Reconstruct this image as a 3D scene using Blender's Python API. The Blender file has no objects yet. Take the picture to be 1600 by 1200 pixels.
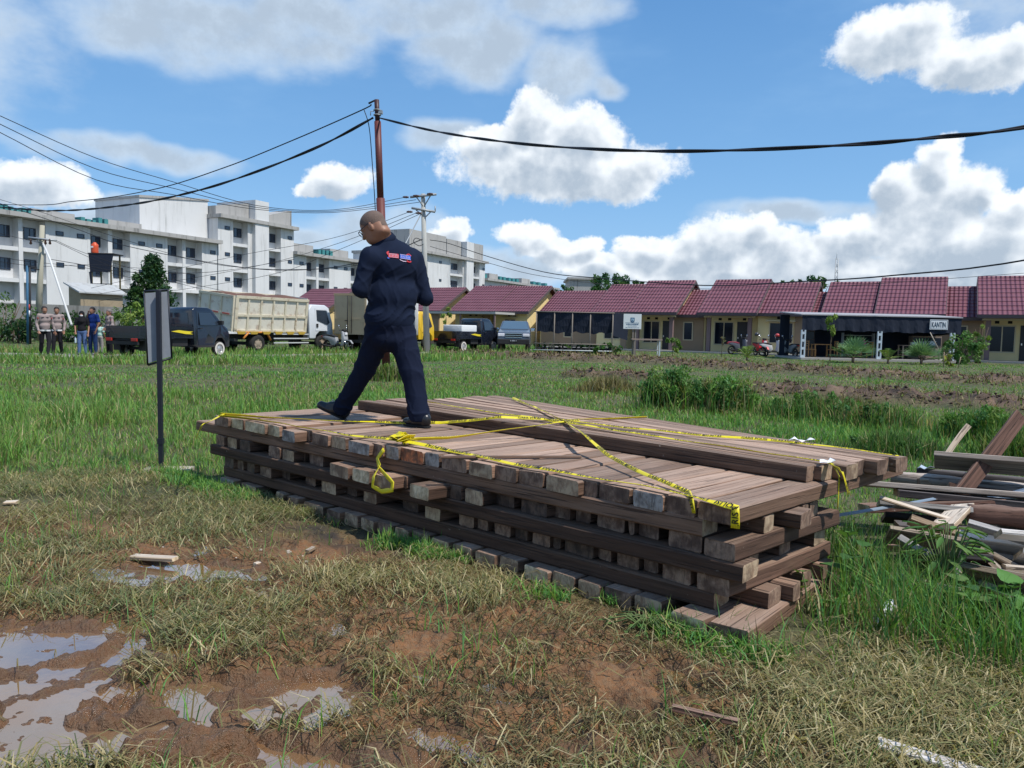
import bpy, bmesh, math, random
import numpy as np
from mathutils import Matrix, Vector, Euler

SC = bpy.context.scene
COL = SC.collection
rnd = random.Random(7)
RAD = math.radians

# ------------------------------------------------------------------ camera
CAMZ = 1.3
_F = 1200.0
_p, _t = RAD(4.05), RAD(1.2)
_fw = np.array([0, math.cos(_p), -math.sin(_p)])
_r0 = np.array([1.0, 0, 0]); _u0 = np.cross(_r0, _fw)
_R = _r0*math.cos(_t) + _u0*math.sin(_t)
_U = _u0*math.cos(_t) - _r0*math.sin(_t)
cam_d = bpy.data.cameras.new('camera'); cam = bpy.data.objects.new('camera', cam_d)
COL.objects.link(cam); SC.camera = cam
cam_d.sensor_width = 36; cam_d.lens = 27.0; cam_d.clip_start = 0.05; cam_d.clip_end = 5000
m = Matrix(((_R[0], _U[0], -_fw[0], 0), (_R[1], _U[1], -_fw[1], 0), (_R[2], _U[2], -_fw[2], CAMZ), (0, 0, 0, 1)))
cam.matrix_world = m

def ray(x, y): return _fw + _R*(x-800)/_F + _U*(600-y)/_F
def G(x, y, z=0.0):
    """point of the photograph on the level z"""
    d = ray(x, y); k = (z-CAMZ)/d[2]; v = np.array([0, 0, CAMZ]) + d*k; return Vector(v)
def P(x, y, Y):
    """point of the photograph at the distance Y"""
    d = ray(x, y); return Vector(np.array([0, 0, CAMZ]) + d*(Y/d[1]))

# ------------------------------------------------------------------ view, sun, sky
SC.view_settings.view_transform = 'Standard'; SC.view_settings.look = 'None'
SC.view_settings.exposure = 0.45; SC.view_settings.gamma = 1.0
SC.view_settings.use_curve_mapping = False
SUN_AZ, SUN_EL = 121.0, 60.0            # azimuth clockwise from +Y (the way the camera looks)
_sd = Vector((math.sin(RAD(SUN_AZ))*math.cos(RAD(SUN_EL)), math.cos(RAD(SUN_AZ))*math.cos(RAD(SUN_EL)), math.sin(RAD(SUN_EL))))
sl = bpy.data.lights.new('sun', 'SUN'); sl.energy = 3.4; sl.angle = RAD(1.5); sl.color = (1.0, 0.955, 0.89)
so = bpy.data.objects.new('sun', sl); COL.objects.link(so)
so.rotation_euler = (-_sd).to_track_quat('-Z', 'Y').to_euler()
SC.cycles.max_bounces = 6; SC.cycles.diffuse_bounces = 3; SC.cycles.transparent_max_bounces = 6

class NT:
    """small helper for node trees"""
    def __init__(s, tree): s.t = tree; s.n = tree.nodes; s.l = tree.links
    def add(s, typ, **k):
        n = s.n.new(typ)
        for a, v in k.items(): setattr(n, a, v)
        return n
    def put(s, sock, v):
        if isinstance(v, bpy.types.NodeSocket): s.l.new(v, sock)
        elif v is not None:
            if hasattr(sock.default_value, '__len__') and not hasattr(v, '__len__'): v = (v,)*len(sock.default_value)
            if hasattr(sock.default_value, '__len__') and len(sock.default_value) == 4 and len(v) == 3: v = (*v, 1)
            sock.default_value = v
    def math(s, op, a, b=None, c=None, clamp=False):
        n = s.add('ShaderNodeMath', operation=op, use_clamp=clamp)
        for i, v in enumerate((a, b, c)):
            if v is not None: s.put(n.inputs[i], v)
        return n.outputs[0]
    def vec(s, op, a, b=None, c=None):
        n = s.add('ShaderNodeVectorMath', operation=op)
        for i, v in enumerate((a, b, c)):
            if v is not None: s.put(n.inputs[i], v)
        return n.outputs['Value'] if op in ('DOT_PRODUCT', 'LENGTH') else n.outputs[0]
    def mix(s, f, a, b, blend='MIX'):
        n = s.add('ShaderNodeMix', data_type='RGBA', blend_type=blend)
        s.put(n.inputs['Factor'], f); s.put(n.inputs[6], a); s.put(n.inputs[7], b)
        return n.outputs[2]
    def noise(s, vec, scale, detail=4, rough=0.55, dist=0.0, out='Fac', dims='3D'):
        n = s.add('ShaderNodeTexNoise', noise_dimensions=dims)
        if vec is not None: s.put(n.inputs['Vector'], vec)
        n.inputs['Scale'].default_value = scale; n.inputs['Detail'].default_value = detail
        n.inputs['Roughness'].default_value = rough; n.inputs['Distortion'].default_value = dist
        return n.outputs[out]
    def ramp(s, f, stops):
        n = s.add('ShaderNodeValToRGB'); e = n.color_ramp.elements
        while len(e) < len(stops): e.new(0.5)
        for q, (p, c) in zip(e, stops):
            q.position = p; q.color = (c, c, c, 1) if not hasattr(c, '__len__') else (*c[:3], 1)
        s.put(n.inputs[0], f); return n.outputs[0]
    def smooth(s, v, a, b):
        n = s.add('ShaderNodeMapRange', interpolation_type='SMOOTHSTEP')
        s.put(n.inputs['Value'], v); n.inputs['From Min'].default_value = a; n.inputs['From Max'].default_value = b
        return n.outputs[0]

def azel(px, py):
    d = ray(px, py); d = d/np.linalg.norm(d)
    return math.atan2(d[0], d[1]), math.asin(d[2])

def build_world():
    w = bpy.data.worlds.new('World'); SC.world = w; w.use_nodes = True
    T = NT(w.node_tree); T.n.clear()
    out = T.add('ShaderNodeOutputWorld'); bg = T.add('ShaderNodeBackground')
    bg.inputs['Strength'].default_value = 0.1; T.l.new(bg.outputs[0], out.inputs[0])
    sky = T.add('ShaderNodeTexSky', sky_type='NISHITA'); sky.sun_disc = False
    sky.sun_elevation = RAD(SUN_EL); sky.sun_rotation = RAD(SUN_AZ)
    sky.air_density = 1.0; sky.dust_density = 0.6; sky.ozone_density = 2.2
    co = T.add('ShaderNodeTexCoord').outputs['Generated']
    nrm = T.vec('NORMALIZE', co)
    sp = T.add('ShaderNodeSeparateXYZ'); T.l.new(nrm, sp.inputs[0])
    az = T.math('ARCTAN2', sp.outputs[0], sp.outputs[1]); el = T.math('ARCSINE', sp.outputs[2])
    cb = T.add('ShaderNodeCombineXYZ'); T.l.new(az, cb.inputs[0]); T.l.new(el, cb.inputs[1]); pt = cb.outputs[0]
    # heaps of cloud: photo x, y, half width, half height
    hard = [(835,185,45,38),(900,205,75,42),(870,262,170,48),(975,268,62,42),(770,225,60,30),
            (1395,68,80,42),(1440,50,35,25),(1530,98,85,34),(1585,80,40,28),
            (1470,245,34,30),(1415,285,42,30),(1460,310,75,60),(1500,390,120,50),(1565,370,70,40),(1585,318,30,22),(1530,300,28,20),
            (1350,372,70,34),(1300,400,60,30),(1130,375,62,40),(1180,365,32,26),(1090,400,70,30),(1240,400,80,36),
            (1010,392,55,24),(912,388,26,20),(820,368,48,24),(860,392,60,20),(950,418,90,18),(1100,425,160,18),
            (1300,425,200,22),(1500,430,180,30),(530,282,50,30),(495,298,34,14),(75,285,60,26),(30,300,50,22),(705,362,30,22),(690,385,44,22)]
    soft = [(330,45,190,62),(480,20,120,45),(250,70,120,40),(620,20,110,32),(725,80,100,52),(850,10,110,30),(790,50,60,55),(890,110,60,50),
            (940,130,28,26),(700,15,120,26),(180,325,90,20),(600,355,110,28),(480,365,60,20),
            (700,215,66,28),(740,395,80,18),(1100,425,300,34),(1480,430,260,40),(850,420,200,30),(620,405,130,30),(200,240,140,18),(1250,330,120,18),(450,-130,420,90),(1150,-260,420,120),(-100,-300,400,140),(700,-420,500,130),(-350,0,260,110),(1900,-60,260,100)]  # off-frame blobs at the end: unseen clouds added for puddle reflections and fill
    # the rest of the sky, all round, carries heaps too
    r2 = random.Random(3)
    allh = [(*azel(x, y), rx/1200, ry/1200) for x, y, rx, ry in hard]
    for k in range(10):
        a = r2.uniform(0.9, 5.3); a = a if a < math.pi else a-2*math.pi
        allh.append((a, r2.uniform(0.12, 0.8), r2.uniform(0.12, 0.3), r2.uniform(0.05, 0.14)))
    alls = [(*azel(x, y), rx/1200, ry/1200) for x, y, rx, ry in soft]
    def field(p, blobs, kk):
        cur = None
        for (a, e, rx, ry) in blobs:
            v = T.vec('MULTIPLY_ADD', p, (1/rx, 1/ry, 0), (-a/rx, -e/ry, 0))
            q = T.vec('DOT_PRODUCT', v, v)
            cur = q if cur is None else T.math('SMOOTH_MIN', cur, q, kk)
        return cur
    def dens(p, fine=True):
        n1 = T.noise(p, 11, 5 if fine else 2, 0.68, out='Color')
        wv = T.vec('MULTIPLY_ADD', T.vec('SUBTRACT', n1, (0.5, 0.5, 0.5)), (0.055, 0.05, 0), p)
        n2 = T.noise(p, 26, 6 if fine else 2, 0.66)
        h = T.math('ADD', T.math('SUBTRACT', 1.0, field(wv, allh, 0.35)), T.math('MULTIPLY', T.math('SUBTRACT', n2, 0.5), 1.9))
        return h
    h0 = dens(pt)
    sunward = T.vec('ADD', pt, (0.009, 0.016, 0))
    h1 = dens(sunward, False)
    a_h = T.smooth(h0, -0.32, 0.34)
    ns = T.noise(T.vec('MULTIPLY', pt, (1, 1.6, 1)), 7, 5, 0.6)
    w2 = T.vec('MULTIPLY_ADD', T.vec('SUBTRACT', T.noise(pt, 5, 3, 0.6, out='Color'), (0.5, 0.5, 0.5)), (0.14, 0.09, 0), pt)
    s0 = T.math('ADD', T.math('SUBTRACT', 1.0, field(w2, alls, 0.5)), T.math('MULTIPLY', T.math('SUBTRACT', ns, 0.5), 3.0))
    a_s = T.math('MULTIPLY', T.smooth(s0, -0.6, 1.0), 0.88)
    # shading: little cloud towards the sun = bright edge, much cloud = grey belly
    shade = T.math('MULTIPLY', T.smooth(h1, -0.15, 1.15), 0.95)
    det = T.math('SUBTRACT', T.math('MULTIPLY', T.noise(pt, 20, 5, 0.68), 1.3), 0.65)
    shade = T.math('ADD', shade, det, clamp=True)
    c_h = T.mix(shade, (7.4, 7.8, 8.2), (3.4, 4.1, 4.95))
    c_s = T.mix(T.smooth(T.math('ADD', s0, T.math('MULTIPLY', det, 1.5)), 0.2, 1.2), (4.8, 5.7, 6.7), (3.7, 4.4, 5.2))
    veil = T.math('MULTIPLY', T.smooth(T.noise(T.vec('MULTIPLY', pt, (1, 2.6, 1)), 3.2, 5, 0.6), 0.46, 0.85), 0.32)
    low = T.math('MULTIPLY', T.math('SUBTRACT', 1.0, T.smooth(el, 0.0, 0.20)), 0.48)
    veil = T.math('MAXIMUM', veil, low)
    base = T.mix(0.72, sky.outputs[0], T.mix(T.smooth(el, 0.0, 0.55), (1.75, 3.95, 6.9), (0.62, 2.15, 5.0)))
    c = T.mix(veil, base, (3.0, 4.8, 7.0))
    c = T.mix(a_s, c, c_s); c = T.mix(a_h, c, c_h)
    T.l.new(c, bg.inputs['Color'])
build_world()
SC.world.cycles.sampling_method = 'NONE'

# ------------------------------------------------------------------ numpy noise
def _hash(ix, iy, s):
    h = (ix.astype(np.int64)*374761393 + iy.astype(np.int64)*668265263 + s*1274126177) & 0x7fffffff
    h = ((h ^ (h >> 13))*1274126177) & 0x7fffffff
    return ((h ^ (h >> 16)) & 0xffff)/65535.0
def vnoise(x, y, s=0):
    ix, iy = np.floor(x), np.floor(y); fx, fy = x-ix, y-iy
    fx = fx*fx*(3-2*fx); fy = fy*fy*(3-2*fy)
    a = _hash(ix, iy, s); b = _hash(ix+1, iy, s); c = _hash(ix, iy+1, s); d = _hash(ix+1, iy+1, s)
    return (a*(1-fx)+b*fx)*(1-fy) + (c*(1-fx)+d*fx)*fy
def fbm(x, y, o=4, s=0, g=0.5):
    v = 0; a = 1.0; t = 0
    for k in range(o):
        v = v + a*vnoise(x*2**k + 17.3*k, y*2**k - 9.1*k, s+k); t += a; a *= g
    return v/t
def sstep(v, a, b):
    t = np.clip((v-a)/(b-a), 0, 1); return t*t*(3-2*t)

# ------------------------------------------------------------------ objects
def tag(o, label=None, cat=None, group=None, kind=None):
    if label: o['label'] = label
    if cat: o['category'] = cat
    if group: o['group'] = group
    if kind: o['kind'] = kind
    return o
def thing(name, label, cat, loc=(0, 0, 0), rz=0.0, group=None):
    o = bpy.data.objects.new(name, None); COL.objects.link(o)
    o.empty_display_size = 0.2
    o.matrix_world = Matrix.Translation(Vector(loc)) @ Matrix.Rotation(rz, 4, 'Z')
    o.location = loc; o.rotation_euler = (0, 0, rz)
    return tag(o, label, cat, group)
MW = {}
def wmat(o):
    if o is None: return Matrix.Identity(4)
    return wmat(o.parent) @ Matrix.LocRotScale(o.location, o.rotation_euler, o.scale)
def mesh_obj(name, V, Fc, mats, parent=None, world=False, smooth=False, mi=None, loc=None):
    """V vertices, Fc faces; world=True: the coordinates are world ones and get moved into the parent's frame"""
    me = bpy.data.meshes.new(name)
    if world and parent is not None:
        M = np.array(wmat(parent).inverted()); V = np.asarray(V, float); V = V @ M[:3, :3].T + M[:3, 3]
    if loc is not None: V = np.asarray(V, float) - np.array(loc)
    me.from_pydata([tuple(v) for v in V], [], [tuple(f) for f in Fc])
    for mt in (mats if isinstance(mats, (list, tuple)) else [mats]): me.materials.append(mt)
    if mi is not None: me.polygons.foreach_set('material_index', mi)
    if smooth: me.polygons.foreach_set('use_smooth', [True]*len(me.polygons))
    me.update()
    o = bpy.data.objects.new(name, me); COL.objects.link(o)
    if parent is not None: o.parent = parent
    if loc is not None: o.location = loc
    return o

class MB:
    def __init__(s): s.V = []; s.F = []; s.M = []; s.S = []
    def addm(s, V, F, mi=0, sm=False):
        b = len(s.V); s.V += [tuple(v) for v in V]; s.F += [tuple(i+b for i in f) for f in F]; s.M += [mi]*len(F); s.S += [sm]*len(F); return s
    def box(s, x0, x1, y0, y1, z0, z1, mi=0, M=None, bev=0.0):
        if bev:
            bm = bmesh.new(); bmesh.ops.create_cube(bm, size=1)
            for v in bm.verts: v.co = Vector(((x0+x1)/2+v.co.x*(x1-x0), (y0+y1)/2+v.co.y*(y1-y0), (z0+z1)/2+v.co.z*(z1-z0)))
            bmesh.ops.bevel(bm, geom=bm.edges[:], offset=bev, segments=2, affect='EDGES', profile=0.5)
            V = [v.co.copy() for v in bm.verts]; bm.verts.index_update(); Fc = [[v.index for v in f.verts] for f in bm.faces]; bm.free()
        else:
            V = [Vector((x, y, z)) for z in (z0, z1) for y in (y0, y1) for x in (x0, x1)]
            Fc = [(0, 2, 3, 1), (4, 5, 7, 6), (0, 1, 5, 4), (2, 6, 7, 3), (0, 4, 6, 2), (1, 3, 7, 5)]
        if M is not None: V = [M @ v for v in V]
        return s.addm(V, Fc, mi)
    def prism(s, pts, y0, y1, mi=0, axis='y', M=None, t0=1.0, sm=False):
        """polygon pts in (x,z) pulled along y (axis y) or in (x,y) pulled along z (axis z)"""
        n = len(pts)
        if axis == 'y': V = [Vector((a, y0, b)) for a, b in pts]+[Vector((a, y1, b)) for a, b in pts]
        elif axis == 'z': V = [Vector((a, b, y0)) for a, b in pts]+[Vector((a, b, y1)) for a, b in pts]
        else: V = [Vector((y0, a, b)) for a, b in pts]+[Vector((y1, a, b)) for a, b in pts]
        if M is not None: V = [M @ v for v in V]
        Fc = [tuple(range(n)), tuple(range(2*n-1, n-1, -1))]+[(i, i+n, (i+1) % n+n, (i+1) % n) for i in range(n)]
        return s.addm(V, Fc, mi, sm)
    def tube(s, pts, r, n=6, mi=0, cap=True, r1=None, sm=True):
        pts = [Vector(p) for p in pts]; k = len(pts); V = []; up = None
        for i, p in enumerate(pts):
            d = (pts[min(i+1, k-1)]-pts[max(i-1, 0)]).normalized()
            if up is None: up = Vector((0, 0, 1)) if abs(d.z) < 0.9 else Vector((1, 0, 0))
            a = d.cross(up).normalized(); b = a.cross(d).normalized(); up = b
            rr = r[i] if hasattr(r, '__len__') else (r if r1 is None else r+(r1-r)*i/(k-1))
            for j in range(n):
                t = 2*math.pi*j/n; V.append(p+a*math.cos(t)*rr+b*math.sin(t)*rr)
        Fc = [(i*n+j, i*n+(j+1) % n, (i+1)*n+(j+1) % n, (i+1)*n+j) for i in range(k-1) for j in range(n)]
        s.addm(V, Fc, mi, sm)
        if cap:
            b = len(s.V)-k*n; s.F += [tuple(range(b+n-1, b-1, -1)), tuple(range(b+(k-1)*n, b+k*n))]; s.M += [mi]*2; s.S += [False]*2
        return s
    def lathe(s, prof, n=20, M=None, mi=0, sm=True):
        """prof (r, h) about the y axis"""
        V = []; k = len(prof)
        for r, h in prof:
            for j in range(n):
                t = 2*math.pi*j/n; V.append(Vector((r*math.cos(t), h, r*math.sin(t))))
        if M is not None: V = [M @ v for v in V]
        return s.addm(V, [(i*n+j, (i+1)*n+j, (i+1)*n+(j+1) % n, i*n+(j+1) % n) for i in range(k-1) for j in range(n)], mi, sm)
    def build(s, name, mats, parent=None, world=False, smooth=False, loc=None):
        o = mesh_obj(name, s.V, s.F, mats, parent, world, False, s.M, loc)
        o.data.polygons.foreach_set('use_smooth', [True]*len(s.F) if smooth else s.S)
        return o

# ------------------------------------------------------------------ implicit surfaces for bodies and cloth
def sdf_mesh(prims, k, cell, disp=None, pad=0.05, cut=None):
    """prims: ('c', a, b, ra, rb) tapered limbs, ('e', centre, radii[, 3x3 rotation]) ellipsoids; smooth union, surface nets"""
    lo = np.array([1e9]*3); hi = -lo
    for q in prims:
        if q[0] == 'c': pts = [(np.array(q[1]), q[3]), (np.array(q[2]), q[4])]
        else: pts = [(np.array(q[1]), max(q[2]))]
        for c, r in pts: lo = np.minimum(lo, c-r-pad); hi = np.maximum(hi, c+r+pad)
    n = np.ceil((hi-lo)/cell).astype(int)+1
    ax = [lo[i]+cell*np.arange(n[i]) for i in range(3)]
    X, Y, Z = np.meshgrid(*ax, indexing='ij'); X = X.astype(np.float32); Y = Y.astype(np.float32); Z = Z.astype(np.float32)
    D = np.ones(X.shape, np.float32); XF, YF, ZF = X, Y, Z
    for q in prims:
        kk = q[4] if (q[0] == 'e' and len(q) > 4) else (q[5] if (q[0] == 'c' and len(q) > 5) else k)
        if q[0] == 'c': P1 = np.array([q[1], q[2]], float); rr = max(q[3], q[4])
        else: P1 = np.array([q[1]], float); rr = max(q[2])
        i0 = np.maximum(((P1.min(0)-rr-kk-3*cell-0.02-lo)/cell).astype(int), 0); i1 = np.minimum(((P1.max(0)+rr+kk+3*cell+0.02-lo)/cell).astype(int)+2, n)
        sl_ = tuple(slice(i0[i], i1[i]) for i in range(3)); X, Y, Z = XF[sl_], YF[sl_], ZF[sl_]
        if q[0] == 'c':
            a = np.array(q[1], np.float32); b = np.array(q[2], np.float32); ba = b-a; L = max(float(ba@ba), 1e-9)
            t = np.clip(((X-a[0])*ba[0]+(Y-a[1])*ba[1]+(Z-a[2])*ba[2])/L, 0, 1)
            d = np.sqrt((X-a[0]-t*ba[0])**2+(Y-a[1]-t*ba[1])**2+(Z-a[2]-t*ba[2])**2) - (q[3]+(q[4]-q[3])*t)
        else:
            c = np.array(q[1], np.float32); r = np.array(q[2], np.float32)
            px, py, pz = X-c[0], Y-c[1], Z-c[2]
            if len(q) > 3 and q[3] is not None:
                Q = np.array(q[3], np.float32); px, py, pz = (Q[0, 0]*px+Q[1, 0]*py+Q[2, 0]*pz, Q[0, 1]*px+Q[1, 1]*py+Q[2, 1]*pz, Q[0, 2]*px+Q[1, 2]*py+Q[2, 2]*pz)
            k0 = np.sqrt((px/r[0])**2+(py/r[1])**2+(pz/r[2])**2); k1 = np.sqrt((px/r[0]**2)**2+(py/r[1]**2)**2+(pz/r[2]**2)**2)
            d = k0*(k0-1)/np.maximum(k1, 1e-6)
        E_ = D[sl_]; h = np.clip(0.5+0.5*(E_-d)/kk, 0, 1); D[sl_] = E_*(1-h)+d*h-kk*h*(1-h)
    X, Y, Z = XF, YF, ZF
    if disp is not None: D = D + disp(X, Y, Z)
    if cut is not None: D = np.maximum(D, cut(X, Y, Z))
    S = D < 0
    cs = sum(S[i:S.shape[0]-1+i, j:S.shape[1]-1+j, l:S.shape[2]-1+l].astype(np.int8) for i in (0, 1) for j in (0, 1) for l in (0, 1))
    act = (cs > 0) & (cs < 8); idx = -np.ones(act.shape, int); ids = np.argwhere(act); idx[act] = np.arange(len(ids))
    acc = np.zeros((len(ids), 3)); cnt = np.zeros(len(ids))
    cor = [(i, j, l) for i in (0, 1) for j in (0, 1) for l in (0, 1)]
    val = {c: D[ids[:, 0]+c[0], ids[:, 1]+c[1], ids[:, 2]+c[2]] for c in cor}
    for a in cor:
        for b in cor:
            if a < b and sum(abs(a[i]-b[i]) for i in range(3)) == 1:
                va, vb = val[a], val[b]; m_ = (va < 0) != (vb < 0)
                t = np.where(m_, va/np.where(m_, va-vb, 1), 0)
                p_ = np.array(a)+t[:, None]*(np.array(b)-np.array(a)); acc += p_*m_[:, None]; cnt += m_
    V = lo+cell*(ids+acc/np.maximum(cnt, 1)[:, None])
    Fs = []
    for axn in range(3):
        sl0 = [slice(None)]*3; sl1 = [slice(None)]*3; sl0[axn] = slice(0, -1); sl1[axn] = slice(1, None)
        ch = S[tuple(sl0)] != S[tuple(sl1)]
        e = np.argwhere(ch); u, v = [(1, 2), (2, 0), (0, 1)][axn]
        ok = (e[:, u] > 0) & (e[:, v] > 0) & (e[:, u] < act.shape[u]) & (e[:, v] < act.shape[v]); e = e[ok]
        def at(du, dv):
            f = e.copy(); f[:, u] -= du; f[:, v] -= dv; return idx[f[:, 0], f[:, 1], f[:, 2]]
        q = np.stack([at(1, 1), at(0, 1), at(0, 0), at(1, 0)], 1)
        ins = S[e[:, 0], e[:, 1], e[:, 2]]; q[~ins] = q[~ins][:, ::-1]; Fs.append(q)
    Fq = np.concatenate(Fs); Fq = Fq[(Fq >= 0).all(1)]
    return V, Fq
def sdf_obj(name, prims, mat, parent, k=0.03, cell=0.012, disp=None, cut=None, world=False):
    V, Fq = sdf_mesh(prims, k, cell, disp, cut=cut)
    return mesh_obj(name, V, Fq.tolist(), mat, parent, world, True)

# ------------------------------------------------------------------ materials
MATS = {}
def mat(name, col, rough=0.7, spec=0.4, metal=0.0, var=0.0, vscale=6.0, bump=0.0, bscale=40.0, stretch=None, dirt=None, dscale=2.0, objrand=0.0, coat=0.0, coords='Object'):
    """var: brightness variation by noise; dirt: (colour, amount) blotches; bump: noise relief"""
    if name in MATS: return MATS[name]
    m = bpy.data.materials.new(name); m.use_nodes = True; T = NT(m.node_tree); b = T.n['Principled BSDF']
    co = T.add('ShaderNodeTexCoord').outputs[coords]
    if stretch: co = T.vec('MULTIPLY', co, stretch)
    c = None
    base = (*col, 1)
    if var:
        f = T.noise(co, vscale, 5, 0.6); k = T.math('MULTIPLY_ADD', T.math('SUBTRACT', f, 0.5), 2*var, 1.0)
        c = T.vec('MULTIPLY', base[:3], T.vec('SCALE', (1, 1, 1)) if False else _v3(T, k))
    if objrand:
        oi = T.add('ShaderNodeObjectInfo').outputs['Random']
        k = T.math('MULTIPLY_ADD', T.math('SUBTRACT', oi, 0.5), 2*objrand, 1.0)
        c = T.vec('MULTIPLY', c if c is not None else base[:3], _v3(T, k))
    if dirt:
        f = T.smooth(T.noise(co, dscale, 6, 0.65), 0.5, 0.72)
        c = T.mix(T.math('MULTIPLY', f, dirt[1]), c if c is not None else base, dirt[0])
    T.put(b.inputs['Base Color'], c if c is not None else base)
    b.inputs['Roughness'].default_value = rough; b.inputs['Metallic'].default_value = metal
    b.inputs['Specular IOR Level'].default_value = spec; b.inputs['Coat Weight'].default_value = coat
    if bump:
        bp = T.add('ShaderNodeBump'); bp.inputs['Strength'].default_value = bump; bp.inputs['Distance'].default_value = 0.02
        T.l.new(T.noise(co, bscale, 4, 0.6), bp.inputs['Height']); T.l.new(bp.outputs[0], b.inputs['Normal'])
    MATS[name] = m; return m
def _v3(T, k):
    n = T.add('ShaderNodeCombineXYZ')
    for i in range(3): T.put(n.inputs[i], k)
    return n.outputs[0]
# ------------------------------------------------------------------ stack frame (needed by the ground too)
SN = np.array([0.968, 3.245]); SA = np.array([-0.753, 0.658]); SB = np.array([0.690, 0.724])
SA /= np.linalg.norm(SA); SB = np.array([-SA[1]*-1, -SA[0]]); SB = np.array([SA[1], -SA[0]])
def st(a, b, z=0.0):
    p = SN+SA*a+SB*b; return Vector((p[0], p[1], z))
def st_inv(x, y):
    dx, dy = x-SN[0], y-SN[1]; return dx*SA[0]+dy*SA[1], dx*SB[0]+dy*SB[1]

# ------------------------------------------------------------------ ground
def seg_dist(x, y, pts):
    d = 1e9
    for (ax, ay), (bx, by) in zip(pts[:-1], pts[1:]):
        vx, vy = bx-ax, by-ay; t = np.clip(((x-ax)*vx+(y-ay)*vy)/(vx*vx+vy*vy), 0, 1)
        d = np.minimum(d, np.hypot(x-ax-t*vx, y-ay-t*vy))
    return d
def gl(*pp): return [tuple(G(*p)[:2]) for p in pp]
RIDGES = [(gl((700, 556), (835, 560), (940, 562), (1040, 569), (1180, 579), (1330, 588), (1480, 597), (1640, 603)), 1.5, 0.30),
          (gl((1190, 615), (1300, 622), (1420, 628), (1540, 637), (1680, 646)), 1.1, 0.30),
          (gl((900, 590), (1000, 596)), 0.7, 0.28), (gl((850, 562), (940, 566)), 0.8, 0.3)]
PUD = [(-1.85, 2.88, 0.52, 0.44), (-1.35, 2.30, 0.55, 0.26), (-0.95, 2.62, 0.42, 0.16), (-0.80, 2.2, 0.36, 0.16), (-1.5, 2.6, 0.3, 0.14), (-0.72, 2.62, 0.26, 0.22), (-1.80, 3.92, 0.46, 0.20), (-1.42, 4.0, 0.2, 0.1), (-0.24, 2.36, 0.24, 0.09), (-0.45, 2.15, 0.3, 0.08),
       (0.62, 2.33, 0.10, 0.05), (0.22, 2.3, 0.10, 0.05), (-4.25, 6.4, 0.3, 0.25), (-2.3, 3.0, 0.5, 0.35), (-1.3, 3.0, 0.2, 0.1), (-1.5, 3.45, 0.12, 0.05)]
def puddle(x, y):
    v = 0*x
    wx = x+0.22*(fbm(x*3.1, y*3.1, 3, 5)-0.5); wy = y+0.22*(fbm(x*3.1, y*3.1, 3, 9)-0.5)
    for cx, cy, rx, ry in PUD: v = np.maximum(v, 1-((wx-cx)/rx)**2-((wy-cy)/ry)**2)
    return np.clip(v, 0, 1)
def mudness(x, y):
    """1 in the bare wet ground in front of the stack, 0 in the field"""
    a, b = st_inv(x, y)
    front = sstep(-b, -0.3, 0.5)*sstep(5.9-y + 0.9*(fbm(x*1.3, y*1.3, 3, 21)-0.5), 0, 1.6)
    right = 1-sstep(x - 0.55*(y-2.2) + 0.8*(fbm(x*1.5, y*1.5, 3, 22)-0.5), 0.2, 1.5)
    return front*right
def ridge(x, y):
    v = 0*x
    for pts, w, h in RIDGES:
        d = seg_dist(x, y, pts) + w*0.9*(fbm(x*0.9, y*0.9, 3, 31)-0.5)
        v = np.maximum(v, sstep(w-d, 0, w*0.8))
    return v
_fr = random.Random(17)
FEET = [(_fr.uniform(-1.6, 0.9), _fr.uniform(2.0, 4.6), _fr.uniform(0, 6.3), _fr.uniform(0.6, 1.1)) for _ in range(46)]
def ground_h(x, y):
    x = np.asarray(x, float); y = np.asarray(y, float)
    near = 1-sstep(np.hypot(x, y), 6, 12)
    h = 0.05*(fbm(x*0.5, y*0.5, 3, 1)-0.5)*sstep(np.hypot(x, y), 7, 14)
    md = mudness(x, y)*near
    rough = 0.060*(fbm(x*5, y*5, 5, 2, 0.62)-0.5) + 0.050*(fbm(x*15, y*15, 4, 3, 0.6)-0.5)
    clod = 0.03*sstep(fbm(x*9, y*9, 2, 4), 0.56, 0.72)
    h = h + near*rough*0.35 + md*(rough*0.9+clod*0.8) - (0.040+0.028*(fbm(x*7, y*7, 4, 12)-0.5)*2)*np.sqrt(puddle(x, y))*near + 0.055*sstep(fbm(x*3.0, y*5.2, 3, 15), 0.50, 0.62)*(x > -1.45+0*x)*near*puddle(x, y)**0.5
    for fx, fy, fa, fs in FEET:
        m_ = (np.abs(x-fx) < 0.3) & (np.abs(y-fy) < 0.3)
        if m_.any():
            u = ((x[m_]-fx)*math.cos(fa)+(y[m_]-fy)*math.sin(fa))/0.14; v = (-(x[m_]-fx)*math.sin(fa)+(y[m_]-fy)*math.cos(fa))/0.052; q = u*u+v*v
            h[m_] += fs*(-0.026*np.exp(-q**2)+0.016*np.exp(-((np.sqrt(q)-1.35)/0.28)**2))
    r = ridge(x, y)
    h = h + r*(0.02+0.40*fbm(x*2.9, y*2.9, 5, 7, 0.65))
    a, b = st_inv(x, y)
    flat = sstep(a, -0.35, -0.1)*sstep(4.8-a, 0, 0.2)*sstep(b, -0.35, -0.1)*sstep(3.2-b, 0, 0.3)
    h = np.where(h > 0, h*(1-flat), h)
    return h
def gz(x, y): return float(ground_h(np.array([x]), np.array([y]))[0])

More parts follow.
